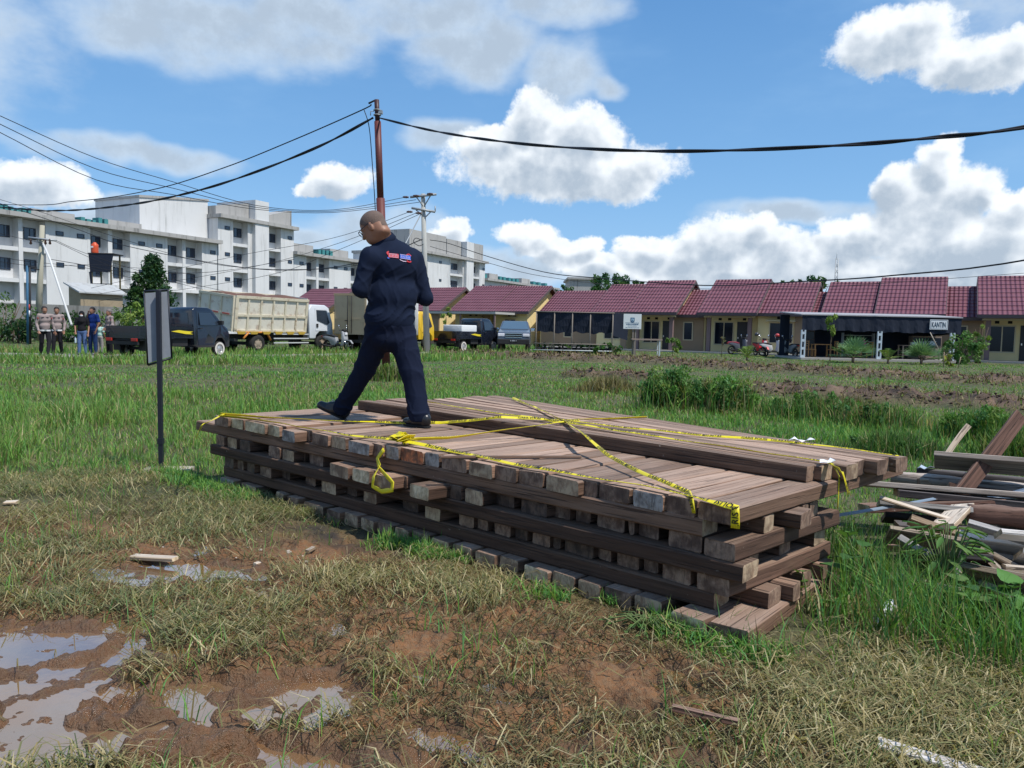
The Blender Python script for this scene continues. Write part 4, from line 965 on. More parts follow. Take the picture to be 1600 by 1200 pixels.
    # collar: a folded band round the neck
    mb = MB(); cc = P(598.5, 374.5, 6.385); ax = (P(595, 366, 6.36)-P(605, 387, 6.41)).normalized(); u_ = ax.cross(Vector((0.5, 1, 0))).normalized(); v_ = ax.cross(u_); n = 26; V = []
    for r_, h_ in ((0.084, 0.014), (0.090, 0.024), (0.097, 0.014), (0.108, -0.022), (0.103, -0.026)):
        for j in range(n+1):
            q = 2*math.pi*j/n; V.append(cc+ax*h_+(u_*math.cos(q)+v_*math.sin(q))*r_)
    k = n+1; mb.addm(V, [(i*k+j, i*k+j+1, (i+1)*k+j+1, (i+1)*k+j) for i in range(4) for j in range(n)]); mb.build('collar', NAVY, root, True, True)
    # trousers
    Tp = [('e', P(609, 508, 6.42), (0.150, 0.200, 0.11), Q), ('e', P(611, 530, 6.42), (0.135, 0.17, 0.10), Q),
          ('c', hipL, knL, 0.113, 0.088), ('c', knL, anL+Vector((0.0, 0, 0.01)), 0.086, 0.076, 0.02), ('c', hipR+Vector((0, 0, 0)), knR, 0.120, 0.091), ('c', knR, anR, 0.089, 0.082, 0.02)]
    kL, kR = np.array(knL), np.array(knR)
    def crease2(X, Y, Z):
        rid = lambda v, p=3.0: (1-np.abs(np.sin(v)))**p
        w1 = fold(X, Y, Z, 5.5, 4); w2 = fold(X, Y, Z, 8.0, 5)
        d = -0.011*rid((Z+0.6*X)*24+5*w1, 2.5)*np.exp(-((Z-kL[2])/0.15)**2)*(0.3+w2)
        d -= 0.014*rid(Z*40+4*X+5*w2, 2.2)*np.exp(-((Z-0.62)/0.09)**2)*(0.3+w1)
        d -= 0.012*rid((Z*0.7-X*0.9)*22+4*w1, 2.5)*np.exp(-((Z-hz+0.12)/0.13)**2)
        d -= 0.006*rid((X*1.3+Z*0.25)*24+3*w2, 3)
        d += 0.006*(w1-0.5)
        return d.astype(np.float32)
    nL = np.array((anL-knL).normalized()); aL = np.array(anL)+nL*0.055; aR = np.array(anR)
    def cuffs(X, Y, Z):
        dl = (X-aL[0])*nL[0]+(Y-aL[1])*nL[1]+(Z-aL[2])*nL[2]
        dr = (aR[2]-0.045)-Z
        return np.where(X < -1.05, dl, dr).astype(np.float32)
    sdf_obj('trousers', Tp, NAVY2, root, 0.045, 0.009, disp=crease2, cut=cuffs, world=True)
    # shoes
    z0 = 0.492
    he = Vector((aL[0]+0.035, aL[1], z0+0.045)); dr = Vector((-0.90, 0.10, 0.40)).normalized(); up = Vector((0.4, 0, 0.9)); up = (up-dr*up.dot(dr)).normalized(); Qs = frame(dr, up)
    Sf = lambda x, y, z: he+Vector(Qs@np.array([x, y, z]))
    pr = [('c', Sf(0.0, 0, 0.0), Sf(0.10, 0, -0.006), 0.042, 0.040), ('c', Sf(0.10, 0, -0.006), Sf(0.215, 0.0, -0.010), 0.042, 0.030), ('c', Sf(0.0, 0, 0.03), Sf(0.05, 0, 0.06), 0.05, 0.05), ('c', Sf(0.05, 0, 0.05), Sf(0.13, 0, 0.02), 0.05, 0.036), ('e', Sf(0.16, 0, -0.022), (0.09, 0.046, 0.022), Qs)]
    def sole(X, Y, Z): return (-0.034-((X-he[0])*Qs[0, 2]+(Y-he[1])*Qs[1, 2]+(Z-he[2])*Qs[2, 2])).astype(np.float32)
    o = sdf_obj('shoe', pr, BLACKL, root, 0.02, 0.007, cut=sole, world=True)
    mb = MB(); Mb = Matrix.Translation(Sf(0.125, -0.0, 0.043)) @ Matrix(((Qs[0, 0], Qs[0, 1], Qs[0, 2]), (Qs[1, 0], Qs[1, 1], Qs[1, 2]), (Qs[2, 0], Qs[2, 1], Qs[2, 2]))).to_4x4() @ Matrix.Rotation(0.75, 4, 'X')
    for y in (0.012, 0.036):
        mb.tube([Mb @ Vector((0.014*math.cos(q), y+0.010*math.sin(q), 0.003)) for q in np.linspace(0, 2*math.pi, 9)], 0.0026, 4)
    b = mb.build('buckle', STEEL, root, True); 
    mb = MB(); sp_ = [Sf(-0.045+0.0*i, 0, 0) for i in range(1)]
    M2 = Matrix.Translation(he) @ Matrix(((Qs[0, 0], Qs[0, 1], Qs[0, 2]), (Qs[1, 0], Qs[1, 1], Qs[1, 2]), (Qs[2, 0], Qs[2, 1], Qs[2, 2]))).to_4x4()
    outl = [(-0.042, -0.025), (-0.02, -0.04), (0.08, -0.042), (0.16, -0.048), (0.22, -0.035), (0.247, 0), (0.22, 0.035), (0.16, 0.048), (0.08, 0.042), (-0.02, 0.04), (-0.042, 0.025)]
    mb.prism([(a, b_) for a, b_ in outl], -0.046, -0.032, axis='z', M=M2); mb.build('sole', mat('black_rubber', (0.012, 0.012, 0.013), 0.8), root, True)
    ha = Vector((aR[0]+0.055, aR[1]-0.03, z0+0.04)); dR = Vector((-0.80, 0.60, 0)).normalized(); QR = frame(dR); Sg = lambda x, y, z: ha+Vector(QR@np.array([x, y, z]))
    pr = [('c', Sg(0, 0, 0.0), Sg(0.1, 0, 0.0), 0.042, 0.042), ('c', Sg(0.1, 0, 0.0), Sg(0.215, 0, -0.01), 0.042, 0.032), ('c', Sg(0.0, 0, 0.03), Sg(0.06, 0, 0.06), 0.047, 0.05), ('c', Sg(0.06, 0, 0.05), Sg(0.14, 0, 0.02), 0.05, 0.036)]
    def sole2(X, Y, Z): return (z0+0.006-Z).astype(np.float32)
    sdf_obj('shoe', pr, BLACKL, root, 0.02, 0.007, cut=sole2, world=True)
    mb = MB(); M2 = Matrix.Translation((ha[0], ha[1], z0)) @ Matrix(((QR[0, 0], QR[0, 1], QR[0, 2]), (QR[1, 0], QR[1, 1], QR[1, 2]), (QR[2, 0], QR[2, 1], QR[2, 2]))).to_4x4()
    mb.prism(outl, 0.0, 0.014, axis='z', M=M2); mb.build('sole', MATS['black_rubber'], root, True)
    # embroidered badge on the back, laid on the cloth
    from mathutils.bvhtree import BVHTree
    Vs = [wmat(sh) @ v.co for v in sh.data.vertices]; bvh = BVHTree.FromPolygons(Vs, [tuple(p.vertices) for p in sh.data.polygons])
    nb_ = Vector((0.35, -0.93, 0.08)).normalized(); cx = P(628, 398, 6.2); rx = nb_.cross(Vector((0, 0, 1))).normalized()*-1; ry = Vector((0, 0, 1))
    rx = Vector((-nb_.y, nb_.x, 0)).normalized()
    def stroke(mb, pts, w, mi, off):
        for (x0, y0), (x1, y1) in zip(pts[:-1], pts[1:]):
            n = max(1, int(math.hypot(x1-x0, y1-y0)/0.012)); dx, dy = x1-x0, y1-y0; L = math.hypot(dx, dy); nx, ny = -dy/L*w/2, dx/L*w/2; V = []
            for i in range(n+1):
                for sg in (-1, 1):
                    x = x0+dx*i/n+nx*sg; y = y0+dy*i/n+ny*sg; o_ = cx+rx*x+ry*(y-0.06*x)+nb_*0.5
                    h = bvh.ray_cast(o_, -nb_); V.append((h[0] if h[0] else cx+rx*x+ry*y)+nb_*off)
            mb.addm(V, [(2*i, 2*i+1, 2*i+3, 2*i+2) for i in range(n)], mi)
    mb = MB(); RED = mat('red_thread', (0.62, 0.045, 0.06), 0.6); BLU = mat('blue_thread', (0.045, 0.13, 0.55), 0.6); WHT = mat('pale_thread', (0.62, 0.5, 0.6), 0.6)
    stroke(mb, [(-0.092, 0.0), (-0.008, 0.0)], 0.036, 0, 0.004); stroke(mb, [(0.004, 0.002), (0.098, 0.002)], 0.038, 1, 0.004)
    for k in range(7): x = -0.084+k*0.0115; stroke(mb, [(x, -0.008+0.003*(k % 2)), (x+0.002, 0.009)], 0.003, 2, 0.006)
    stroke(mb, [(-0.086, -0.013), (-0.012, -0.013)], 0.003, 2, 0.006); stroke(mb, [(-0.086, 0.013), (-0.02, 0.014)], 0.003, 2, 0.006)
    for k in range(6): x = 0.014+k*0.0142; stroke(mb, [(x, -0.006), (x+0.001, 0.010-0.003*(k % 3))], 0.003, 2, 0.006)
    stroke(mb, [(0.006, -0.014), (0.094, -0.014)], 0.003, 2, 0.006); stroke(mb, [(0.006, 0.017), (0.08, 0.018)], 0.003, 2, 0.006)
    stroke(mb, [(-0.094, 0.005), (-0.102, 0.022), (-0.086, 0.030)], 0.012, 0, 0.005); stroke(mb, [(0.06, 0.024), (0.085, 0.034), (0.104, 0.02)], 0.006, 0, 0.005)
    stroke(mb, [(-0.10, -0.02), (-0.085, -0.027)], 0.010, 1, 0.005); stroke(mb, [(0.06, -0.03), (0.088, -0.034), (0.102, -0.024)], 0.011, 0, 0.005); stroke(mb, [(0.0, -0.026), (0.03, -0.036), (0.056, -0.034)], 0.006, 2, 0.005)
    mb.build('badge', [RED, BLU, WHT], root, True)
main_man()
_man = [o for o in bpy.data.objects if o.name == 'person'][0]; _man.location = G(610, 662, 7*H); _man.scale = (0.914, 0.914, 0.914)   # he is of middling height

def cloth(name, c, var=0.15): return mat(name, c, 0.85, 0.2, var=var, vscale=9)
def small_person(label, px, py, Y, face, hgt, shirt, trousers, J, hair=(0.02, 0.015, 0.013), long_sleeve=True, belt=None, extra=None, stripes=None, group=None, base=None, hairy='short', shoes=(0.015, 0.015, 0.015), cell=0.014, seated=False, sleeve_z=0.62):
    """face: angle of the way the person looks (math angle in world); J: joints in local (right, forward, up) for a 1.7 m body"""
    b = base if base is not None else P(px, py, Y)
    root = thing('person', label, 'person', b, face-math.pi/2, group); s = hgt/1.7
    g = lambda k, d: tuple(np.array(J.get(k, d), float)*s)
    hd = g('head', (0, 0.02, 1.58)); look = J.get('look', (0, 1, 0)); HQ = frame(look)
    shl, shr = g('shl', (-0.17, 0, 1.40)), g('shr', (0.17, 0, 1.40)); ell, elr = g('ell', (-0.24, -0.02, 1.12)), g('elr', (0.24, -0.02, 1.12)); wl, wr = g('wl', (-0.25, 0.08, 0.88)), g('wr', (0.25, 0.08, 0.88))
    hl, hr = g('hl', (-0.085, 0, 0.88)), g('hr', (0.085, 0, 0.88)); kl, kr = g('kl', (-0.10, 0.02, 0.48)), g('kr', (0.10, 0.02, 0.48)); al, ar = g('al', (-0.11, 0, 0.09)), g('ar', (0.11, 0, 0.09))
    ch, be = g('chest', (0, 0, 1.27)), g('belly', (0, 0.01, 1.02))
    B = head_prims(hd, HQ, s*1.02)+[('c', tuple(np.array(hd)+np.array((0, -0.02, -0.05))*s), tuple((np.array(shl)+np.array(shr))/2), 0.052*s, 0.06*s), ('e', ch, (0.15*s, 0.10*s, 0.19*s)), ('e', be, (0.135*s, 0.10*s, 0.17*s))]
    for a, e, w in ((shl, ell, wl), (shr, elr, wr)): B += [('c', a, e, 0.045*s, 0.036*s), ('c', e, w, 0.036*s, 0.025*s)]+hand_prims(w, np.array(w)-np.array(e), (0.1, 0.9, 0.3), s)
    for a, e, w in ((hl, kl, al), (hr, kr, ar)): B += [('c', a, e, 0.07*s, 0.05*s), ('c', e, w, 0.048*s, 0.034*s)]
    sdf_obj('body', B, SKIN, root, 0.025, cell)
    eyes(hd, HQ, s, root)
    S = [('e', ch, (0.168*s, 0.125*s, 0.22*s)), ('e', be, (0.158*s, 0.13*s, 0.17*s)), ('c', shl, shr, 0.052*s, 0.052*s)]
    f = 0.92 if long_sleeve else 0.0
    for a, e, w in ((shl, ell, wl), (shr, elr, wr)):
        a_, e_, w_ = map(np.array, (a, e, w))
        if long_sleeve: S += [('c', a, e, 0.054*s, 0.046*s), ('c', e, tuple(e_+(w_-e_)*f), 0.044*s, 0.036*s)]
        else: S += [('c', a, tuple(a_+(e_-a_)*0.72), 0.066*s, 0.062*s)]
    zb = (be[2]-0.14*s)
    def hem(X, Y_, Z):
        u = X*20+Y_*15
        core = (np.abs(X-be[0]) < 0.19*s) & (np.abs(Y_-be[1]) < 0.16*s)
        return np.where(core, zb-Z, -1).astype(np.float32)
    sdf_obj('shirt', S, shirt, root, 0.03, cell, cut=hem, disp=lambda X, Y_, Z: (0.004*np.sin(Z*40+5*X)).astype(np.float32))
    Tr = [('e', tuple((np.array(hl)+np.array(hr))/2+np.array((0, 0, 0.03))*s), (0.165*s, 0.12*s, 0.12*s))]
    for a, e, w in ((hl, kl, al), (hr, kr, ar)): Tr += [('c', a, e, 0.088*s, 0.07*s), ('c', e, w, 0.068*s, 0.058*s, 0.015)]
    sdf_obj('trousers', Tr, trousers, root, 0.03, cell)
    for w, k in ((al, kl), (ar, kr)):
        w = np.array(w); fd = np.array(J.get('foot', (0, 1, 0)), float); z = w[2]-0.09*s
        sdf_obj('shoe', [('c', tuple(w+np.array((0, -0.02*s, -0.045*s))), tuple(w+fd*0.15*s+np.array((0, 0, -0.055*s))), 0.042*s, 0.034*s), ('c', tuple(w+np.array((0, 0, -0.03*s))), tuple(w), 0.045*s, 0.045*s)], mat('shoe_%d' % int(shoes[0]*1000), shoes, 0.5), root, 0.02, cell*0.8)
    hc_ = np.array(hd)
    if hairy == 'short':
        def hcut(X, Y_, Z):
            q = [(X-hc_[0])*HQ[0, i]+(Y_-hc_[1])*HQ[1, i]+(Z-hc_[2])*HQ[2, i] for i in range(3)]
            return (np.interp(q[0], [-0.2*s, -0.04*s, 0.03*s, 0.07*s, 0.12*s], [-0.06*s, -0.04*s, 0.03*s, 0.06*s, 0.08*s])-q[2]).astype(np.float32)
        sdf_obj('hair', [('e', tuple(hc_+HQ@np.array((-0.016, 0, 0.040))*s), (0.108*s, 0.088*s, 0.10*s), HQ), ('e', tuple(hc_+HQ@np.array((-0.05, 0, -0.02))*s), (0.072*s, 0.076*s, 0.07*s), HQ)], mat('hair_%d' % int(hair[0]*1000), hair, 0.7), root, 0.02, cell*0.8, cut=hcut)
    elif hairy == 'scarf':
        def hcut(X, Y_, Z):
            q = [(X-hc_[0])*HQ[0, i]+(Y_-hc_[1])*HQ[1, i]+(Z-hc_[2])*HQ[2, i] for i in range(3)]
            return np.minimum(q[0]-0.045*s, 1).astype(np.float32)*(np.abs(q[1]) < 0.055*s) + (-1.0)*(np.abs(q[1]) >= 0.055*s)
        sdf_obj('headscarf', [('e', tuple(hc_+np.array((0, -0.02, 0.02))*s), (0.10*s, 0.115*s, 0.125*s)), ('c', tuple(hc_+np.array((0, -0.02, -0.06))*s), tuple(hc_+np.array((0, 0.0, -0.26))*s), 0.095*s, 0.14*s)], cloth('black_scarf', (0.012, 0.012, 0.014)), root, 0.03, cell)
    if belt:
        mb = MB(); n = 20; zc = zb+0.0; rx_, ry_ = 0.172*s, 0.135*s
        prof = [(math.cos(2*math.pi*j/n)*rx_+be[0], math.sin(2*math.pi*j/n)*ry_+be[1]) for j in range(n)]
        mb.prism(prof, zb-0.022*s, zb+0.032*s, axis='z'); o = mb.build('belt', belt, root)
        MB().box(be[0]-0.03*s, be[0]+0.03*s, be[1]+ry_-0.005, be[1]+ry_+0.012, zb-0.02*s, zb+0.03*s).build('buckle', STEEL, o)
    if stripes:
        # dark rank marks and pocket flaps, sleeve badge
        mb = MB(); y = ch[1]+0.118*s
        for x in (-0.085, 0.055): mb.box(ch[0]+(x-0.02)*s, ch[0]+(x+0.05)*s, y-0.03*s, y+0.012*s, ch[2]+0.055*s, ch[2]+0.072*s, bev=0.003)
        mb.build('name_tape', stripes, root)
        for sx, a in ((-1, shl), (1, shr)):
            MB().box(a[0]+sx*0.035*s-0.02*s, a[0]+sx*0.035*s+0.02*s, a[1]+0.035*s, a[1]+0.068*s, a[2]-0.13*s, a[2]-0.07*s, bev=0.005).build('sleeve_badge', mat('dull_red', (0.28, 0.05, 0.05), 0.8), root)
    if extra: extra(root, s, hd, HQ, wl, wr)
    return root
TAN = cloth('police_shirt', (0.30, 0.24, 0.225), 0.25); BLK = cloth('black_cloth', (0.012, 0.012, 0.015)); WBELT = mat('white_belt', (0.7, 0.7, 0.7), 0.5); DARKM = mat('dark_badge', (0.05, 0.03, 0.03), 0.7)
DEN = cloth('denim', (0.09, 0.15, 0.30), 0.35); BLUE = cloth('blue_polo', (0.012, 0.035, 0.17)); DDEN = cloth('dark_denim', (0.02, 0.045, 0.13), 0.35)
ga = 'people standing by the road'
Zr = 0.055
def gp(px, Y): q = P(px, 560, Y); return (q.x, q.y, Zr)
small_person('policeman in grey shirt and white belt, leftmost of the people by the road', 0, 0, 0, RAD(-50), 1.70, TAN, BLK,
    {'wr': (0.20, 0.18, 0.86), 'wl': (-0.30, 0.0, 0.86), 'kl': (-0.10, 0.14, 0.50), 'al': (-0.02, 0.36, 0.10), 'kr': (0.10, -0.02, 0.48), 'ar': (0.12, -0.12, 0.09)}, belt=WBELT, stripes=DARKM, group=ga, base=gp(71, 26.3), hair=(0.03, 0.022, 0.02))
def cup(root, s, hd, HQ, wl, wr):
    pass
small_person('policeman with black hair walking just behind the leftmost policeman', 0, 0, 0, RAD(-62), 1.70, TAN, BLK,
    {'wl': (-0.22, 0.10, 0.86), 'wr': (0.28, 0.05, 0.84), 'kr': (0.10, 0.10, 0.5), 'ar': (0.12, 0.16, 0.1), 'al': (-0.13, -0.1, 0.1)}, belt=WBELT, stripes=DARKM, group=ga, base=gp(90, 27.4))
def mask(root, s, hd, HQ, wl, wr):
    c = np.array(hd)+HQ@np.array((0.062, 0, -0.045))*s
    sdf_obj('face_mask', [('e', tuple(c), (0.050*s, 0.060*s, 0.045*s), HQ)], mat('mask_white', (0.8, 0.8, 0.8), 0.8), root, 0.02, 0.009)
small_person('woman in black headscarf, black top and jeans wearing a white face mask', 0, 0, 0, RAD(-72), 1.58, BLK, DEN,
    {'wl': (-0.24, 0.15, 0.82), 'wr': (0.20, 0.14, 0.90), 'elr': (0.24, 0.0, 1.12)}, long_sleeve=False, hairy='scarf', extra=mask, group=ga, base=gp(129, 28.0), shoes=(0.04, 0.05, 0.06))
small_person('man in blue polo shirt and dark jeans holding a hand to his mouth', 0, 0, 0, RAD(-100), 1.74, BLUE, DDEN,
    {'elr': (0.26, 0.06, 1.14), 'wr': (0.06, 0.16, 1.47), 'wl': (-0.20, 0.1, 0.86), 'ell': (-0.24, 0, 1.12)}, long_sleeve=False, group=ga, base=gp(146, 28.2), shoes=(0.3, 0.3, 0.3))
small_person('policeman with grey hair standing behind the black pickup tail', 0, 0, 0, RAD(-125), 1.68, TAN, BLK,
    {'wl': (-0.10, 0.16, 0.98), 'ell': (-0.24, 0.02, 1.12), 'wr': (0.10, 0.16, 0.98)}, belt=WBELT, stripes=DARKM, group=ga, base=gp(172, 28.2), hair=(0.16, 0.14, 0.13))
small_person('child in mint green shirt half hidden behind the man in blue', 0, 0, 0, RAD(80), 1.18, cloth('mint_cloth', (0.42, 0.62, 0.55)), cloth('grey_cloth', (0.3, 0.28, 0.27)),
    {}, long_sleeve=False, group=ga, base=gp(157, 29.4))
def bottle(pos, label):
    t = thing('water_bottle', label, 'bottle', pos); 
    M = Matrix.Rotation(RAD(90), 4, 'X')
    MB().lathe([(0.0, 0), (0.03, 0.002), (0.032, 0.02), (0.03, 0.1), (0.032, 0.14), (0.014, 0.19), (0.012, 0.2)], 12, M).build('bottle_body', mat('clear_plastic', (0.5, 0.62, 0.66), 0.15), t)
    MB().lathe([(0.0, 0.218), (0.015, 0.218), (0.015, 0.2), (0.0, 0.2)], 12, M).build('bottle_cap', mat('blue_cap', (0.05, 0.2, 0.55), 0.4), t)
# ------------------------------------------------------------------ vehicles
PAINT_BLK = mat('black_paint', (0.010, 0.013, 0.022), 0.22, 0.6, coat=0.6, var=0.1, vscale=2)
PAINT_WHT = mat('white_paint', (0.62, 0.65, 0.68), 0.3, 0.5, coat=0.3)
PAINT_YEL = mat('yellow_paint', (0.72, 0.46, 0.03), 0.35, 0.5, coat=0.2)
GLASS = mat('dark_glass', (0.025, 0.035, 0.05), 0.06, 0.8)
RUBBER = mat('tyre_rubber', (0.022, 0.021, 0.020), 0.85, var=0.2)
RIMM = mat('rim_metal', (0.55, 0.54, 0.52), 0.4, metal=0.6)
RIMDIRT = mat('dusty_rim', (0.30, 0.24, 0.18), 0.8)
CHASSIS = mat('chassis_black', (0.02, 0.02, 0.021), 0.7)
RUSTED = mat('dump_steel', (0.66, 0.62, 0.52), 0.6, dirt=((0.24, 0.11, 0.05), 0.55), dscale=2.6, var=0.12)
CREAM = mat('cream_steel', (0.62, 0.56, 0.42), 0.6, dirt=((0.25, 0.13, 0.06), 0.7), dscale=3.5)
BEIGE = mat('beige_panel', (0.42, 0.34, 0.22), 0.7, var=0.1, dirt=((0.2, 0.12, 0.07), 0.4), dscale=1.5)
GREYW = mat('grey_white_panel', (0.52, 0.53, 0.52), 0.6, var=0.08)
LAMP_R = mat('red_lamp', (0.45, 0.03, 0.02), 0.3); LAMP_W = mat('lamp_glass', (0.75, 0.75, 0.78), 0.1); ORNG = mat('orange_paint', (0.75, 0.28, 0.06), 0.5); CHROME = mat('chrome', (0.75, 0.75, 0.78), 0.15, metal=1.0)
def soften(o, w=0.03, seg=2):
    m = o.modifiers.new('rounded_edges', 'BEVEL'); m.width = w; m.segments = seg; m.limit_method = 'ANGLE'; m.angle_limit = RAD(28)
    o.data.polygons.foreach_set('use_smooth', [True]*len(o.data.polygons)); return o
def wheel(par, x, y, r, w, rimm=RIMM, white=False):
    t = MB(); sg = 1 if y > 0 else -1
    t.lathe([(r*0.58, -w/2), (r*0.9, -w/2), (r, -w/2+0.03), (r, w/2-0.03), (r*0.9, w/2), (r*0.58, w/2), (r*0.58, -w/2)], 26)
    ty = t.build('wheel', RUBBER, par, loc=None); ty.location = (x, y, r)
    rm = MB(); o_ = sg*w/2
    rm.lathe([(r*0.62, o_-sg*0.004), (r*0.56, o_-sg*0.03), (r*0.4, o_-sg*0.045), (r*0.3, o_-sg*0.02), (r*0.14, o_-sg*0.012), (0.001, o_-sg*0.006)], 26)
    for k in range(6):
        a = k*math.pi/3; rm.box(-0.03*r/0.3, 0.03*r/0.3, o_-sg*0.034-0.012, o_-sg*0.034+0.012, r*0.30, r*0.52, M=Matrix.Rotation(a, 4, 'Y'))
    rm.build('rim', rimm, ty)
    if white:
        MB().lathe([(r*0.6, o_+sg*0.003), (r*0.86, o_+sg*0.004)], 26).build('white_wall', mat('white_wall', (0.62, 0.58, 0.52), 0.8), ty)
    return ty
def tumble(o, y0, zb, zt, k):
    for v in o.data.vertices:
        if v.co.z > zb: v.co.y *= 1-k*(v.co.z-zb)/(zt-zb)
def side_panel(par, name, pts, half, zb, zt, k, side, mt, off=0.008, th=0.02):
    hy = lambda z: half*(1-k*max(0, (z-zb)/(zt-zb)))
    V = [(x, side*(hy(z)+off), z) for x, z in pts]+[(x, side*(hy(z)-th), z) for x, z in pts]; n = len(pts)
    F = [tuple(range(n)), tuple(range(2*n-1, n-1, -1))]+[(i, (i+1) % n, (i+1) % n+n, i+n) for i in range(n)]
    return mesh_obj(name, V, F, mt, par)
def quad_panel(par, name, pts, mt, th=0.015):
    p = [Vector(q) for q in pts]; n = (p[1]-p[0]).cross(p[2]-p[0]).normalized()*th; V = [q+n for q in p]+[q-n for q in p]; k = len(p)
    return mesh_obj(name, V, [tuple(range(k)), tuple(range(2*k-1, k-1, -1))]+[(i, (i+1) % k, (i+1) % k+k, i+k) for i in range(k)], mt, par)
def mini_pickup(label, loc, hd, decal=True, group='black mini pickups on the road', load=False):
    t = thing('pickup_truck', label, 'pickup truck', loc, hd, group); w = 0.80
    prof = [(2.45, 0.42), (2.45, 1.74), (2.58, 1.84), (3.20, 1.84), (3.42, 1.78), (3.86, 1.24), (4.12, 1.06), (4.22, 0.84), (4.22, 0.36), (4.02, 0.34), (3.98, 0.55), (3.84, 0.70), (3.62, 0.70), (3.48, 0.55), (3.44, 0.34), (2.6, 0.34)]
    b = MB().prism(prof, -w, w).build('cab', PAINT_BLK, t); tumble(b, w, 1.1, 1.84, 0.16); soften(b, 0.035)
    for s in (-1, 1):
        d = side_panel(t, 'door', [(2.62, 0.42), (2.62, 1.70), (3.34, 1.70), (3.76, 1.20), (3.76, 0.86), (3.5, 0.72), (3.40, 0.42)], w, 1.1, 1.84, 0.16, s, PAINT_BLK, 0.006)
        side_panel(d, 'window', [(2.72, 1.18), (2.72, 1.64), (3.30, 1.64), (3.64, 1.22), (3.6, 1.18)], w, 1.1, 1.84, 0.16, s, GLASS, 0.014)
        MB().box(2.70, 2.82, s*w+s*0.012-0.01, s*w+s*0.012+0.01, 1.03, 1.07).build('handle', CHASSIS, d)
        m = MB(); m.box(3.66, 3.76, s*(w-0.02)-0.0 if s > 0 else -w-0.16, w+0.16 if s > 0 else -(w-0.02), 1.20, 1.36, bev=0.02); m.build('mirror', CHASSIS, t)
        MB().box(4.12, 4.235, s*0.52-0.18, s*0.52+0.18, 0.80, 0.96, bev=0.02).build('headlight', LAMP_W, t)
    quad_panel(t, 'windscreen', [(3.44, -0.62, 1.74), (3.44, 0.62, 1.74), (3.87, 0.70, 1.26), (3.87, -0.70, 1.26)], GLASS)
    quad_panel(t, 'rear_window', [(2.44, 0.5, 1.2), (2.44, -0.5, 1.2), (2.44, -0.46, 1.62), (2.44, 0.46, 1.62)], GLASS)
    bed = MB(); z0, z1 = 0.72, 1.10
    bed.box(0, 2.38, -w, w, z0-0.04, z0); bed.box(0, 2.38, -w, -w+0.04, z0, z1); bed.box(0, 2.38, w-0.04, w, z0, z1); bed.box(2.34, 2.38, -w+0.04, w-0.04, z0, z1+0.1); bed.box(0, 0.04, -w+0.04, w-0.04, z0, z1)
    for zz in (z0+0.06, z0+0.17, z0+0.29):
        for s in (-1, 1): bed.box(0.08, 2.3, s*w-0.012, s*w+0.012, zz, zz+0.035)
        bed.box(-0.012, 0.0, -w+0.08, w-0.08, zz, zz+0.035)
    bed.build('load_bed', PAINT_BLK, t)
    ch = MB(); ch.box(0.1, 3.5, -0.38, -0.28, 0.42, 0.62); ch.box(0.1, 3.5, 0.28, 0.38, 0.42, 0.62); ch.box(0.7, 0.95, -0.6, 0.6, 0.26, 0.36); ch.box(-0.02, 0.06, -0.72, 0.72, 0.46, 0.58); ch.box(1.5, 2.2, -0.7, -0.4, 0.4, 0.66); ch.box(0.05, 0.25, -0.76, 0.76, 0.60, 0.68)
    ch.box(0.28, 0.31, -0.78, -0.45, 0.25, 0.66); ch.box(0.28, 0.31, 0.45, 0.78, 0.25, 0.66)
    ch.build('chassis', CHASSIS, t)
    for s in (-1, 1): MB().box(-0.06, -0.02, s*0.60-0.14, s*0.60+0.14, 0.58, 0.68, bev=0.01).build('tail_light', LAMP_R, t)
    for x in (0.75, 3.73):
        for s in (-1, 1): wheel(t, x, s*0.68, 0.285, 0.17, RIMM, True)
    if decal:
        o = side_panel(t, 'decal', [(1.35, 0.93), (1.7, 0.98), (2.0, 0.95), (2.35, 0.93), (2.2, 0.88), (2.35, 0.83), (2.0, 0.84), (1.75, 0.88)], w, 1.1, 1.84, 0.16, -1, mat('yellow_decal', (0.75, 0.60, 0.03), 0.4), 0.022)
    return t
mini_pickup('glossy black mini pickup with empty bed parked behind the grey sign', (P(218, 540, 26.2).x-0.0-0.80*math.sin(RAD(67))*1, 26.2+0.8*math.cos(RAD(67)), 0.05), RAD(67))
pk2 = mini_pickup('black mini pickup carrying a white tarpaulin box beside the yellow cab', (P(713, 540, 41.5).x-0.8*math.sin(RAD(58)), 41.5+0.8*math.cos(RAD(58)), 0.05), RAD(58))
q = wmat(pk2) @ Vector((1.05, 0.1, 0.725))
tb = thing('tarpaulin_box', 'white tarpaulin covered box standing in the second pickup bed', 'box', q, RAD(58))
soften(MB().box(-0.35, 1.1, -0.75, 0.55, 0.0, 0.72).build('cover', mat('white_tarpaulin', (0.68, 0.70, 0.70), 0.6, bump=0.6, bscale=5), tb), 0.05)

